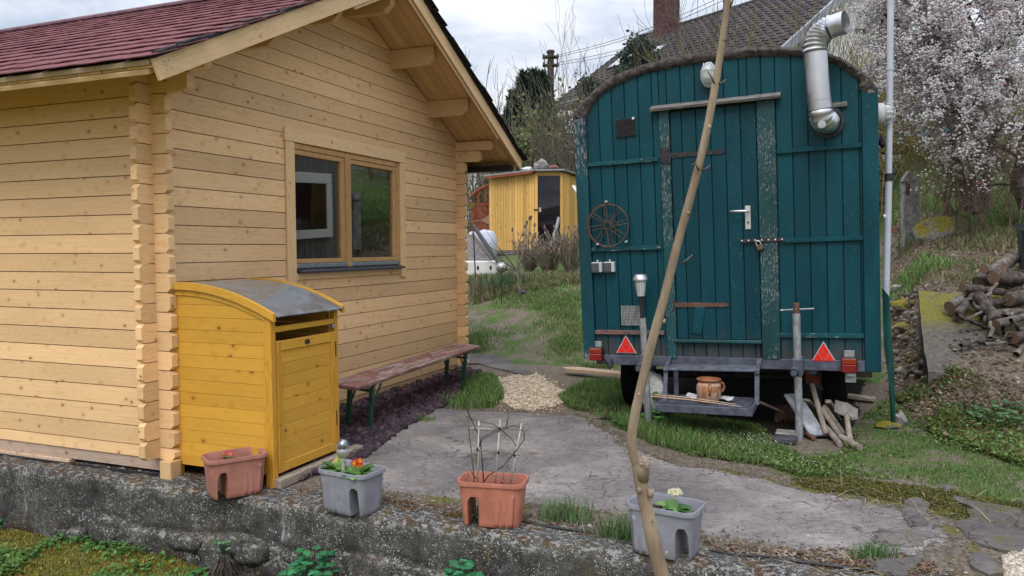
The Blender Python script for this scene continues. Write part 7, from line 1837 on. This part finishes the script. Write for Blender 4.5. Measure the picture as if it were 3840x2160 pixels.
def conifer(lab, c, h, r, seed, pal=np.array([(.012, .034, .020), (.018, .045, .026), (.026, .058, .032)]), n=5200, group='dark conifers behind the sauna'):
    g = np.random.default_rng(seed); t = thing('conifer', lab, 'conifer', c); MB().tube([(0, 0, -.1), (0, 0, h * .95)], [.12, .02], 8).build('trunk', M_barkd, t)
    u = g.random(n) ** .75; prof = np.interp(u, [0, .12, .45, .8, 1], [.75, 1, .9, .48, .02]) * r; a = g.uniform(0, 6.283, n); lob = 1 + .22 * np.sin(a * 5 + u * 23) + .15 * np.sin(a * 3 - u * 41)
    rr = prof * lob * np.sqrt(g.uniform(.35, 1.05, n)); P = np.stack([rr * np.cos(a), rr * np.sin(a), u * h + .1], 1); s = .16 * g.uniform(.6, 1.4, n)
    d = np.stack([np.cos(a) * .55, np.sin(a) * .55, np.full(n, .9)], 1) + g.normal(0, .25, (n, 3)); d /= np.linalg.norm(d, axis=1)[:, None]; b = np.cross(d, g.normal(0, 1, (n, 3))); b /= np.linalg.norm(b, axis=1)[:, None]
    V = np.stack([P - b * (s * .3)[:, None], P + d * (s * 1.7)[:, None], P + b * (s * .3)[:, None]], 1).reshape(-1, 3); F = np.arange(n * 3).reshape(-1, 3); C = np.repeat(pal[g.integers(0, len(pal), n)] * g.uniform(.6, 1.4, (n, 1)), 3, 0)
    o = place('crown', raw_mesh('crown', V, F, M_leaf, C), t); return tag(t, group=group)
def background_plants():
    for sx, base, top, Y, r, lab in ((1965, 610, 302, 27, .62, 'dark columnar conifer left of the twin tops'), (2000, 610, 290, 27.5, .50, 'tallest dark conifer in the middle of the group'), (2030, 610, 298, 27, .42, 'slim dark conifer nearest the power pole'), (1930, 610, 370, 26.5, .62, 'shorter dark conifer at the left of the group'), (2052, 610, 350, 27.5, .55, 'short dark conifer behind the power pole')):
        c = ground_at(sx, base, Y); h = at(sx, top, Y).z - c.z; conifer(lab, c, h, r, int(sx))
    OL = np.array([(.12, .16, .045), (.16, .195, .055), (.085, .12, .035), (.21, .22, .075)])
    for k, (sx, Y, rx, h, n, lab) in enumerate(((1940, 23.5, 1.2, 3.0, 3800, 'olive green shrub behind the left half of the sauna roof'), (2050, 24, 1.3, 3.3, 4200, 'yellow green shrub behind the sauna door'), (2140, 24.5, 1.3, 4.0, 4400, 'tall green shrub between the sauna and the trailer'), (1870, 24.5, 1.0, 2.0, 1800, 'low green shrub behind the lattice fence'))):
        leafy('evergreen_shrub', lab, ground_at(sx, 700, Y), rx, h, n, .14, OL, 60 + k)
    for k, (sx, Y, n, h, lab) in enumerate(((1905, 22.8, 7, 4.2, 'bare grey bush left of the green shrubs'), (1990, 22.6, 9, 4.6, 'dense bare bush in front of the conifers'), (2075, 22.8, 9, 4.6, 'bare bush in front of the power pole'), (2150, 22.5, 5, 4.6, 'tall bare bush beside the trailer roof'), (2105, 26, 3, 6.4, 'bare young tree rising right of the power pole'), (1850, 21.8, 8, 2.6, 'bare bush behind the lattice fence'), (1780, 22.3, 9, 3.0, 'dark bare bush behind the cabin eave'))):
        bare_bush('bare_bush', lab, ground_at(sx, 700, Y), n, h, 1.4, 80 + k, M_twig, 3, .55, rad=.022, rmin=.005, kids=3)
    for k, (sx, Y, top, lab) in enumerate(((1790, 24, 200, 'tall bare shoot beside the cabin roof edge'), (1815, 24, 260, 'second bare shoot right of the cabin roof edge'), (1865, 25, 330, 'short bare shoots left of the conifers'), (1905, 25, 270, 'slim bare shoot left of the dark conifers'))):
        c = ground_at(sx, 700, Y); q = random.Random(k); m = MB(); h = at(sx, top, Y).z - c.z
        for j in range(3):
            x = q.uniform(-.5, .5); hh = h * q.uniform(.75, 1.0); pts = [Vector((x + .12 * math.sin(i * .8 + j) * i / 8 + q.uniform(-.03, .03), 0, hh * i / 8)) for i in range(9)]; m.tube(pts, [.03 - .0027 * i for i in range(9)], 4, cap=False)
            for i in range(4, 9):
                for z in range(3): m.tube([pts[i - 1].lerp(pts[i], q.random())] * 1 + [pts[i] + Vector((q.uniform(-.25, .25), q.uniform(-.2, .2), q.uniform(.05, .3)))], [.009, .005], 3, cap=False)
        tag(m.build('bare_shoots', M_twig, None, False, c, recalc=False), lab, 'shoots')
    # shrubby plants in front of the sauna: brown lavender like bush and teasels
    for k, (sx, Y, n, h, r, lab) in enumerate(((2060, 15.4, 46, .72, 1.1, 'grey brown dry bush in front of the sauna door'), (2140, 15.2, 44, .85, 1.0, 'dense dry bush beside the trailer corner'), (1985, 15.6, 30, .6, .8, 'dry stalks in front of the sauna boards'))):
        q = random.Random(300 + k); m = MB(); tip = MB(); c = ground_at(sx, 1060, Y)
        for j in range(n * 3):
            a = q.uniform(0, 6.28); l = h * q.uniform(.55, 1.1); s = q.uniform(.1, .75) * r * .75; e = Vector((math.cos(a) * s, math.sin(a) * s, l)); b = e * .12; b.z = 0
            m.tube([b, b.lerp(e, .5) + Vector((q.uniform(-.03, .03), 0, .03)), e], [.008, .006, .005], 3, cap=False)
            if q.random() < .75: tip.blob(tuple(e), (.014, .014, .035), 1, .4, j)
        t = thing('dry_bush', lab, 'bush', c, 0, 'dry perennials in front of the sauna'); m.build('stems', M_twigg, t, False, recalc=False); tip.build('seed_heads', M_twigg, t, False, recalc=False)['kind'] = 'stuff'
    c = ground_at(1965, 1010, 16.2); t = thing('teasel', 'dark teasel heads on thin stalks in front of the sauna boards', 'plant', c); m = MB(); tip = MB(); q = random.Random(5)
    for k in range(8): x = q.uniform(-.25, .25); z = q.uniform(.55, 1.05); m.tube([(x * .4, 0, 0), (x, 0, z)], .006, 4); tip.blob((x, 0, z + .04), (.026, .026, .05), 1, .2, k)
    m.build('stalks', M_twigg, t); tip.build('heads', M_barkd, t)
    # little bare tree in the lawn, daffodil leaves, dry grass band
    q = random.Random(17); c = ghit(1950, 1115); m = MB()
    tr = [Vector((0, 0, -.05)), Vector((-.02, 0, .25)), Vector((-.05, 0, .45))]; m.tube(tr, [.03, .026, .022], 8, cap=False)
    for d, L in (((-.75, .1, .6), .9), ((-.5, -.2, .9), .9), ((.35, .1, .9), .8), ((.1, .2, 1), .8), ((-.9, 0, .25), .7), ((.6, -.1, .5), .5)): grow(m, tr[2].copy(), Vector(d), L * .6, .013, 2, q, .45, 2, .08, 3, .6, None, .003)
    t = thing('little_tree', 'small bare fruit tree on the lawn beside the mirror ball', 'tree', c); m.build('branches', M_twig, t, False, recalc=False)
    for sx, sy, lab, sd in ((1850, 1085, 'daffodil leaves below the mirror ball', 1), (1800, 1110, 'brown dry perennial stalks at the cabin corner', 2), (1905, 1070, 'bluish green leaf clump right of the mirror ball', 3)):
        c = ghit(sx, sy); g = np.random.default_rng(sd); n = 130; p = g.normal(0, .16, (n, 2)) + np.array(c[:2]); V, F, C = blades(p, g, .14, .32, .008, np.array([(.05, .12, .06), (.07, .15, .07)]) if sd != 2 else DRY * .55, .1, .7)
        tag(place('leaf_clump', raw_mesh('leaf_clump', V - np.array(c), F, M_grass, C), None, c), lab, 'plant')
    dp = [tuple(ghit(*p)[:2]) for p in ((1765, 1150), (1765, 1045), (2185, 1030), (2185, 1062), (2050, 1085), (1900, 1110))]
    A, g = sample(dp, 5000, lambda x, y, g: vnoise(x, y, .9, 5, 3) > -.25, 41); stuff('dry_grass', M_grass, 'band of dry straw-coloured grass below the sauna bushes', 'grass', blades(A, g, .05, .15, .008, np.concatenate([DRY * .8, DRY * .55, GREENS]), .3, 1.3))
background_plants()

# ------------------------------------------------------------------ power pole and wires
def build_pole():
    Y = 36.0; c = ground_at(2066, 640, Y); t = thing('power_pole', 'dark power pole with insulators behind the conifers', 'power pole', c); s = Y / FOC; top = at(2062, 200, Y).z - c.z
    MB().tube([(0, 0, 0), (0, 0, top)], [13.5 * s, 12.0 * s], 16).build('mast', M_timber, t, 50); MB().lathe([(12 * s, 0), (15 * s, 3 * s), (15 * s, 9 * s), (12 * s, 11 * s)], 16, c=(0, 0, top)).build('cap', M_timber, t)
    for dz in (-14, -44):
        MB().box(-30 * s, 30 * s, -.2, .2, top + (dz - 3) * s, top + (dz + 3) * s).build('cross_arm', M_timber, t)
        for x in (-26, 26): MB().lathe([(3 * s, 0), (4.5 * s, 4 * s), (3 * s, 10 * s)], 10, c=(x * s, -.1, top + dz * s)).build('insulator', M_dgrey, t)
    for x in (-17, 17): MB().tube([(x * s * 1.5, -.15, top - 12 * s), (x * s * 1.3, -.15, top - 60 * s), (x * s * .8, -.15, top - 95 * s)], 2.2 * s, 6).build('cable', M_black, t)
    P0 = Vector((c.x, c.y, c.z))
    for k, (a, b, lab) in enumerate((((2098, 205), (2960, -140), 'uppermost power line'), ((2098, 212), (2960, -118), 'second power line from the top'), ((2100, 234), (2960, -62), 'third power line from the top'), ((2100, 243), (2960, -36), 'lowest power line'))):
        A = at(*a, Y); B_ = at(*b, 24); n = 12; pts = [A.lerp(B_, i / n) - Vector((0, 0, .35 * math.sin(math.pi * i / n))) for i in range(n + 1)]
        tag(MB().tube(pts, .011, 5).build('power_line', M_dgrey, None, True), lab + ' running from the pole over the tiled roof', 'wire', 'power lines from the pole')
build_pole()

# ------------------------------------------------------------------ tiled house on the right
def build_house():
    A1 = at(3243, -116, 26.0); zr = A1.z; B1 = at(2410, 130, 34.2); rid = Vector((B1.x - A1.x, B1.y - A1.y, 0)); Lr = rid.length; rd = rid.normalized(); dn = Vector((-rd.y, rd.x, 0))   # dn: horizontal, away from ridge towards the camera side
    if dn.y > 0: dn = -dn
    W_, SL = 4.6, math.tan(R(35)); fr = Matrix(((rd.x, dn.x, 0, A1.x), (rd.y, dn.y, 0, A1.y), (0, 0, 1, zr), (0, 0, 0, 1)))   # X along the ridge (away), Y down the near slope, Z up
    t = thing('tiled_house', 'white house with a dark tiled roof and brick chimney behind the trailer', 'house', mat4=fr)
    det = -1 if fr.determinant() < 0 else 1
    zg = -zr + 2.2; ez = -W_ * SL
    def sl(y): return -y * SL
    MB().box(.25, Lr - .4, 0.3, W_ - .5, zg, ez + .28).build('wall', M_rend, t); 
    MB().prism([(-W_ + .4, zg), (W_ - .5, zg), (W_ - .5, sl(W_ - .5) - .1), (0, -.12), (-W_ + .4, sl(W_ - .4) - .1)], .18, .30, 'yz').build('gable_wall', M_rend, t)
    for y0, y1 in ((-1.35, -1.08), ): MB().box(.08, .18, y0, y1, zg, sl(1.35) - .1).build('timber_post', M_timber, t)
    MB().box(.06, .178, -1.9, -1.5, sl(2.2) - .8, sl(2.2) - .05).build('shutter', simple('red_shutter', (.36, .06, .03), .7), t)
    MB().box(.10, .178, -.9, .2, -1.95, -1.88).build('string_course', M_timber, t)
    # roof slopes
    for s in (1, -1):
        MB().prism([(0, 0), (s * (W_ + .12), sl(W_ + .12)), (s * (W_ + .12), sl(W_ + .12) - .10), (0, -.10)], -.22, Lr + .25, 'yz').build('roof', M_tile, t)
    MB().prism([(0, .09), (W_ + .12, sl(W_ + .12) + .09), (W_ + .12, sl(W_ + .12) - .22), (0, -.22)], -.34, -.225, 'yz').build('verge_board', M_lime, t)
    MB().prism([(0, .09), (-W_ - .12, sl(W_ + .12) + .09), (-W_ - .12, sl(W_ + .12) - .28), (0, -.28)], -.34, -.225, 'yz').build('verge_board', M_lime, t)
    MB().bar((-.1, W_ + .16, sl(W_ + .12) - .02), (Lr + .2, W_ + .16, sl(W_ + .12) - .02), .10, .08).build('gutter', M_lime, t)
    MB().box(.2, Lr + .2, W_ - .6, W_ + .08, ez - .26, ez - .18).build('soffit', simple('dirty_soffit', (.22, .18, .15), .8), t)
    ang = math.atan(SL); nrow = 17; slen = (W_ + .12) / math.cos(ang); rh = slen / nrow; ntile = 34; tw = (Lr + .4) / ntile
    dv = Vector((0, math.cos(ang), -math.sin(ang))); nv = Vector((0, math.sin(ang), math.cos(ang)))
    base = Matrix(((1, 0, 0, 0), (0, dv.y, nv.y, 0), (0, dv.z, nv.z, 0), (0, 0, 0, 1)))
    m = MB()
    prof = [(0, .0), (.3, .012), (.62, .012), (.78, .045), (.94, .045), (1.0, .012)]
    m.loft([[(x * tw, y, z + lift) for x, z in prof] + [(tw, y, -.01 + lift), (0, y, -.01 + lift)] for y, lift in ((-.04, .008), (rh, .045))])
    tile = m.mesh('roof_tile', M_tile); cells = []
    for r in range(nrow):
        for c in range(ntile):
            p = fr @ base @ Vector((-.2 + c * tw, r * rh, 0)); cells.append(((p - Vector((0, 0, CAMH))).length, r, c))
    cells.sort(); rest = MB(); q = random.Random(1)
    for i, (_, r, c) in enumerate(cells):
        M = base @ Matrix.Translation((-.2 + c * tw, r * rh, .004)) @ Matrix.Rotation(q.uniform(-.012, .012), 4, 'Y')
        if i < 300: place('roof_tile', tile, t, mat4=M)
        else: rest.add(m.v, m.f, 0, M)
    o = rest.build('tile_field', M_tile, t, recalc=False); o['kind'] = 'stuff'
    MB().tube([(-.25, 0, .03), (Lr + .25, 0, .03)], .11, 8).build('ridge_tiles', M_tile, t)
    # skylights, chimney (> flashing)
    for x in (Lr - 1.2, Lr - 2.9):
        sk = place('skylight', MB().box(x - .45, x + .45, 2.35, 3.35, .05, .13).mesh('skylight', M_dgrey), t, mat4=base); MB().box(x - .37, x + .37, 2.43, 3.27, .131, .136).build('pane', M_globe, sk)
    ch = place('chimney', MB().box(Lr - 2.15, Lr - 1.35, .05, .75, -1.2, 1.9).mesh('chimney', M_brick), t); MB().box(Lr - 2.22, Lr - 1.28, -.02, .82, 1.9, 2.0).build('cap', M_dgrey, ch)
    k = 0
    for r in range(20):
        for f in range(3): MB().box(Lr - 2.155 + (f + .5 * (r % 2)) * .27, Lr - 2.155 + (f + .5 * (r % 2)) * .27 + .25, .74, .757, -.15 + r * .1, -.15 + r * .1 + .085).build('brick', M_brick, ch) if (f + .5 * (r % 2)) * .27 + .25 < .82 else None
    MB().box(Lr - 2.25, Lr - 1.25, .7, 1.05, -.78, -.66).build('flashing', M_lime, ch)
build_house()
def far_house():
    c = at(1885, 470, 60); c.z = Hs(c.x, c.y); t = thing('distant_house', 'distant brown roof with a chimney behind the cabin roof edge', 'house', c, R(15)); z = at(1885, 440, 60).z - c.z
    MB().box(-2.5, 2.5, -2, 4, 0, z - .4).build('wall', M_rend, t); MB().prism([(-3.6, z + 1.0), (0.4, z - .6), (.4, z - .9), (-3.6, z + .7)], -2.2, 4.2, 'xz').build('roof', simple('brown_tiles', (.14, .09, .075), .85), t); MB().box(.3, .75, -1.5, -1, z - 1, z + .9).build('chimney', M_brick, t)
far_house()

# ------------------------------------------------------------------ hedge tangle, old wall and blue doors right of the trailer
def right_back():
    Y = 21.5
    a, b = at(3340, 700, Y), at(3700, 700, Y); t = thing('old_stone_wall', 'low old stone wall with a pale stretch below the blossom tree', 'wall', Vector((a.x, a.y, 0)))
    q = random.Random(3); zb = Hs(a.x, a.y) - .3
    L = b.x - a.x; zt = at(3400, 600, Y).z
    MB().box(-.6, L, .05, .3, zb, zt - .05).build('core', M_conc, t)
    x = -.5
    for row in range(6):
        x = -.55 + q.uniform(0, .2); h = (zt - zb) / 6
        while x < L - .05:
            w = q.uniform(.28, .55); MB().box(x, min(x + w - .03, L), -.02 + q.uniform(-.02, .03), .2, zb + row * h + .015, zb + (row + 1) * h - .012, .03).build('stone', M_rend if (1.15 < x < 2.2 and row > 2) else M_conc, t); x += w
    # blue shed doors behind the tangle
    c = at(3420, 580, 22.5); c.z = Hs(c.x, c.y); t = thing('blue_doors', 'bright blue shed with double doors half hidden by the lichen bushes', 'shed', c); h = at(3420, 400, 22.5).z - c.z
    MB().box(-1.3, 1.3, .1, 2.0, 0, h + .5).build('wall', M_timber, t); MB().prism([(-1.6, h + .45), (1.6, h + .55), (1.6, h + .65), (-1.6, h + .55)], -.2, 2.2, 'xz').build('roof', M_timber, t)
    for x0, x1, hh in ((-.55, -.02, h), (.02, .5, h * .95), (.75, 1.15, h * .9)):
        k = 0; x = x0
        while x < x1 - .02: MB().box(x, min(x + .13, x1) - .006, .06, .095, .1, hh).build('plank', M_blue, t); x += .13
    # lichen yellow tangles
    for k, (sx, Y, n, h, lab) in enumerate(((3260, 19.5, 12, 6.0, 'yellow lichen-covered tangle rising beside the white gable'), (3330, 20, 11, 5.2, 'yellow lichen-covered tangle behind the white pole'), (3160, 19.5, 10, 4.8, 'grey bare tree in front of the white gable'), (3400, 20, 12, 3.6, 'tangled bush in front of the blue doors'), (3480, 20.5, 12, 3.2, 'olive tangled bush right of the blue doors'), (3560, 20.5, 9, 3.0, 'thorny bare bush below the blossom branches'), (3640, 19, 9, 2.4, 'grey bare bush around the old trunks'), (3770, 18, 9, 2.2, 'brownish bare bush at the right edge'))):
        bare_bush('tangled_bush', lab, ground_at(sx, 650, Y), n, h, 1.5, 400 + k, M_barky if k in (0, 1, 3, 4) else M_twig, 3, .75, 'bush', .5, .022, .02, .006, None, 3)
    for k, (sx, Y, n, h, lab, mt) in enumerate(((2560, 27.0, 15, 7.0, 'thin bare bush in front of the tiled roof', M_twig), (2700, 25.5, 15, 7.0, 'yellowish bare bush below the ridge', M_barky), (2850, 24, 16, 6.6, 'lichen-yellow bare bush above the trailer roof', M_barky), (2960, 24, 11, 6.0, 'sparse bare bush beside the grey verge', M_twig), (2230, 25, 4, 5.0, 'bare shoots above the left trailer roof edge', M_twig), (2340, 26, 3, 6.6, 'bare tree with few dark needles above the trailer roof', M_twig))):
        bare_bush('bare_bush', lab, ground_at(sx, 500, Y), n, h, 1.6, 500 + k, mt, 3, .5, 'bush', .5, .03, .1, .006)
    DG = np.array([(.035, .055, .04), (.05, .075, .05), (.028, .045, .035)])
    for k, (sx, sy, Y, rx, n, lab) in enumerate(((2500, 190, 29, 1.0, 700, 'dark needled branches in front of the chimney'), (2370, 190, 28, .9, 420, 'dark needled sparse treetop left of the chimney'), (2270, 280, 26, .7, 260, 'small dark needled branch above the trailer edge'))):
        c = ground_at(sx, 500, Y); z = at(sx, sy, Y).z - c.z; g = np.random.default_rng(k); q = random.Random(k); m = MB(); ends = []; m.tube([(0, 0, 0), (.1, 0, z * .7), (0, 0, z * .9)], [.09, .06, .04], 6, cap=False)
        for j in range(11): a = q.uniform(0, 6.28); grow(m, Vector((0, 0, z * q.uniform(.68, .95))), Vector((math.cos(a), math.sin(a) * .6, q.uniform(-.1, .7))), rx * .7, .03, 2, q, .5, 3, .05, 3, .6, ends, .007)
        E = np.array([list(e) for e in ends]); i = g.integers(0, len(E), n * 5); P = E[i] + g.normal(0, .10, (n * 5, 3)); V, F, C = leafcloud(P, g, .13, DG); t = thing('needle_tree', lab, 'tree', c); m.build('branches', M_barkd, t, False, recalc=False); place('needles', raw_mesh('needles', V, F, M_leaf, C), t)
    for k, (sx, sy, n, lab) in enumerate(((3725, 850, 140, 'bright green plant at the foot of the tangled bushes'), (3480, 1010, 120, 'grass tuft on the slope below the boulder'), (3400, 1045, 110, 'grass tuft beside the pole on the slope'))):
        c = ghit(sx, sy); g = np.random.default_rng(70 + k); p = np.clip(g.normal(0, .2, (n * 4, 2)), -.3, .3) + np.array(c[:2]); V, F, C = blades(p, g, .08, .26 if k == 0 else .15, .007, GREENS * 1.2, .1, .9); tag(place('grass_tuft', raw_mesh('grass_tuft', V - np.array(c), F, M_grass, C), None, c), lab, 'grass tuft')
right_back()

# ------------------------------------------------------------------ blossom tree
def build_blossom():
    q = random.Random(21); c = ground_at(3650, 780, 13.5); t = thing('blossom_tree', 'plum tree in pale pink blossom overhanging the right side', 'tree', c)
    m = MB(); fine = MB(); ends = []; S = lambda x, y, Y: at(x, y, Y) - c
    trunks = [([(3650, 800, 13.5), (3640, 700, 13.6), (3655, 560, 13.4), (3680, 420, 13.2)], .075), ([(3630, 790, 13.7), (3600, 640, 13.7), (3560, 500, 13.2)], .07), ([(3850, 780, 12.6), (3810, 690, 12.7), (3840, 540, 12.6), (3900, 380, 12.4)], .11), ([(3690, 800, 13.8), (3700, 600, 13.9), (3760, 420, 13.5)], .08)]
    for L, r in trunks: m.tube([S(*p) for p in L], [r * (1 - .15 * i) for i in range(len(L))], 9, cap=False)
    limbs = [([(3900, 60, 11.6), (3780, 150, 11.6), (3660, 260, 11.5), (3560, 330, 11.4)], .028), ([(3680, 420, 13.2), (3600, 330, 12.6), (3480, 270, 12.2), (3390, 270, 12)], .05), ([(3900, 380, 12.4), (3780, 300, 12), (3640, 190, 11.8), (3500, 100, 11.8)], .05), ([(3760, 420, 13.5), (3700, 280, 13), (3640, 120, 12.8), (3560, -40, 12.6)], .05), ([(3560, 500, 13.2), (3520, 400, 12.8), (3470, 330, 12.6)], .03),
             ([(3900, 500, 12), (3780, 470, 11.6), (3660, 480, 11.5), (3570, 520, 11.6)], .03), ([(3900, 200, 12.6), (3820, 100, 12.6), (3760, -60, 12.6)], .05), ([(3900, 620, 12.4), (3800, 560, 12.0), (3700, 560, 11.8), (3620, 600, 11.8)], .022), ([(3680, 420, 13.2), (3720, 300, 13.6), (3800, 160, 13.6), (3860, 20, 13.6)], .05), ([(3500, 100, 11.8), (3420, 30, 11.8), (3360, -20, 11.9)], .02), ([(3480, 270, 12.2), (3420, 200, 12.2), (3385, 120, 12.2)], .018), ([(3640, 190, 11.8), (3560, 210, 11.7), (3450, 180, 11.9)], .02), ([(3800, 700, 12.4), (3700, 690, 12.2), (3600, 720, 12.2)], .018),
             ([(3640, 480, 11.5), (3590, 420, 11.6), (3520, 400, 11.8)], .016), ([(3900, -30, 12), (3740, 10, 12), (3600, 20, 12), (3480, -20, 12)], .03), ([(3780, 300, 12), (3700, 380, 12), (3600, 420, 12.1)], .02)]
    for L, r in limbs:
        P = [S(*p) for p in L]; pp = []
        for i in range(len(P) - 1):
            for j in range(3): pp.append(P[i].lerp(P[i + 1], j / 3) + Vector((q.gauss(0, .04), q.gauss(0, .04), q.gauss(0, .04))))
        pp.append(P[-1]); m.tube(pp, [r * (1 - .75 * i / len(pp)) + .005 for i in range(len(pp))], 7, cap=False)
        for i in range(1, len(pp)):
            for k in range(4):
                d = (pp[i] - pp[i - 1]).normalized(); a = d.orthogonal().normalized(); a.rotate(Matrix.Rotation(q.uniform(0, 6.28), 3, d)); grow(fine, pp[i].copy(), d * .6 + a * .8 + Vector((0, 0, .1)), q.uniform(.28, .55), .006, 2, q, .6, 2, .05, 3, .6, ends, .0018)
    for k, (sx, Y, n_, h, lab) in enumerate(((3640, 12.9, 8, 2.0, 'reddish bare thicket in front of the blossom tree trunks'), (3760, 12.2, 8, 1.9, 'twiggy bare thicket at the right edge below the blossoms'), (3560, 13.6, 6, 1.6, 'low twiggy thicket left of the blossom tree trunks'))):
        bare_bush('thicket', lab, ground_at(sx, 780, Y), n_, h, 1.0, 900 + k, M_twigr, 3, .6, 'bush', .5, .014, .08, .003)
    m.build('trunk', M_barkd, t, True, recalc=False); fine.build('twigs', M_twigr, t, False, recalc=False)
    E = np.array([list(e) for e in ends]); g = np.random.default_rng(9); n = 42000; k = np.repeat(g.integers(0, len(E), n // 7), 7); 
    # thinner towards the lower fringe
    P = E[k] + g.normal(0, .040, (n, 3)); zz = P[:, 2] + c.z; keep = g.random(n) < np.interp(zz, [2.3, 2.9, 3.6, 4.4], [.0, .25, .85, 1.0]); P = P[keep]; n = len(P)
    vs, fs = ICO[1]; oct_v = np.array([(1, 0, 0), (-1, 0, 0), (0, 1, 0), (0, -1, 0), (0, 0, .7), (0, 0, -.7)]); oct_f = np.array([(0, 2, 4), (2, 1, 4), (1, 3, 4), (3, 0, 4), (2, 0, 5), (1, 2, 5), (3, 1, 5), (0, 3, 5)])
    s = g.uniform(.014, .028, n)[:, None, None]; V = (oct_v[None] * s * g.uniform(.7, 1.3, (n, 6, 1)) + P[:, None]).reshape(-1, 3); F = (oct_f[None] + (np.arange(n) * 6)[:, None, None]).reshape(-1, 3)
    pal = np.array([(.90, .85, .86), (.88, .79, .81), (.92, .90, .90), (.76, .62, .65), (.45, .22, .24)]); w = g.choice(5, n, p=[.38, .24, .25, .09, .04]); C = np.repeat(pal[w] * g.uniform(.85, 1.12, (n, 1)), 6, 0)
    o = place('blossoms', raw_mesh('blossoms', V, F, M_flower, np.clip(C, 0, .85)), t); o['kind'] = 'stuff'
    print('blossoms', n)
build_blossom()
def out_of_frame():
    """what the cabin window mirrors: green slope and a dark old trunk behind the trailer"""
    OL = np.array([(.05, .10, .03), (.07, .13, .04)])
    p = Vector((6.6, 14.2, 0)); p.z = Hs(p.x, p.y)
out_of_frame()
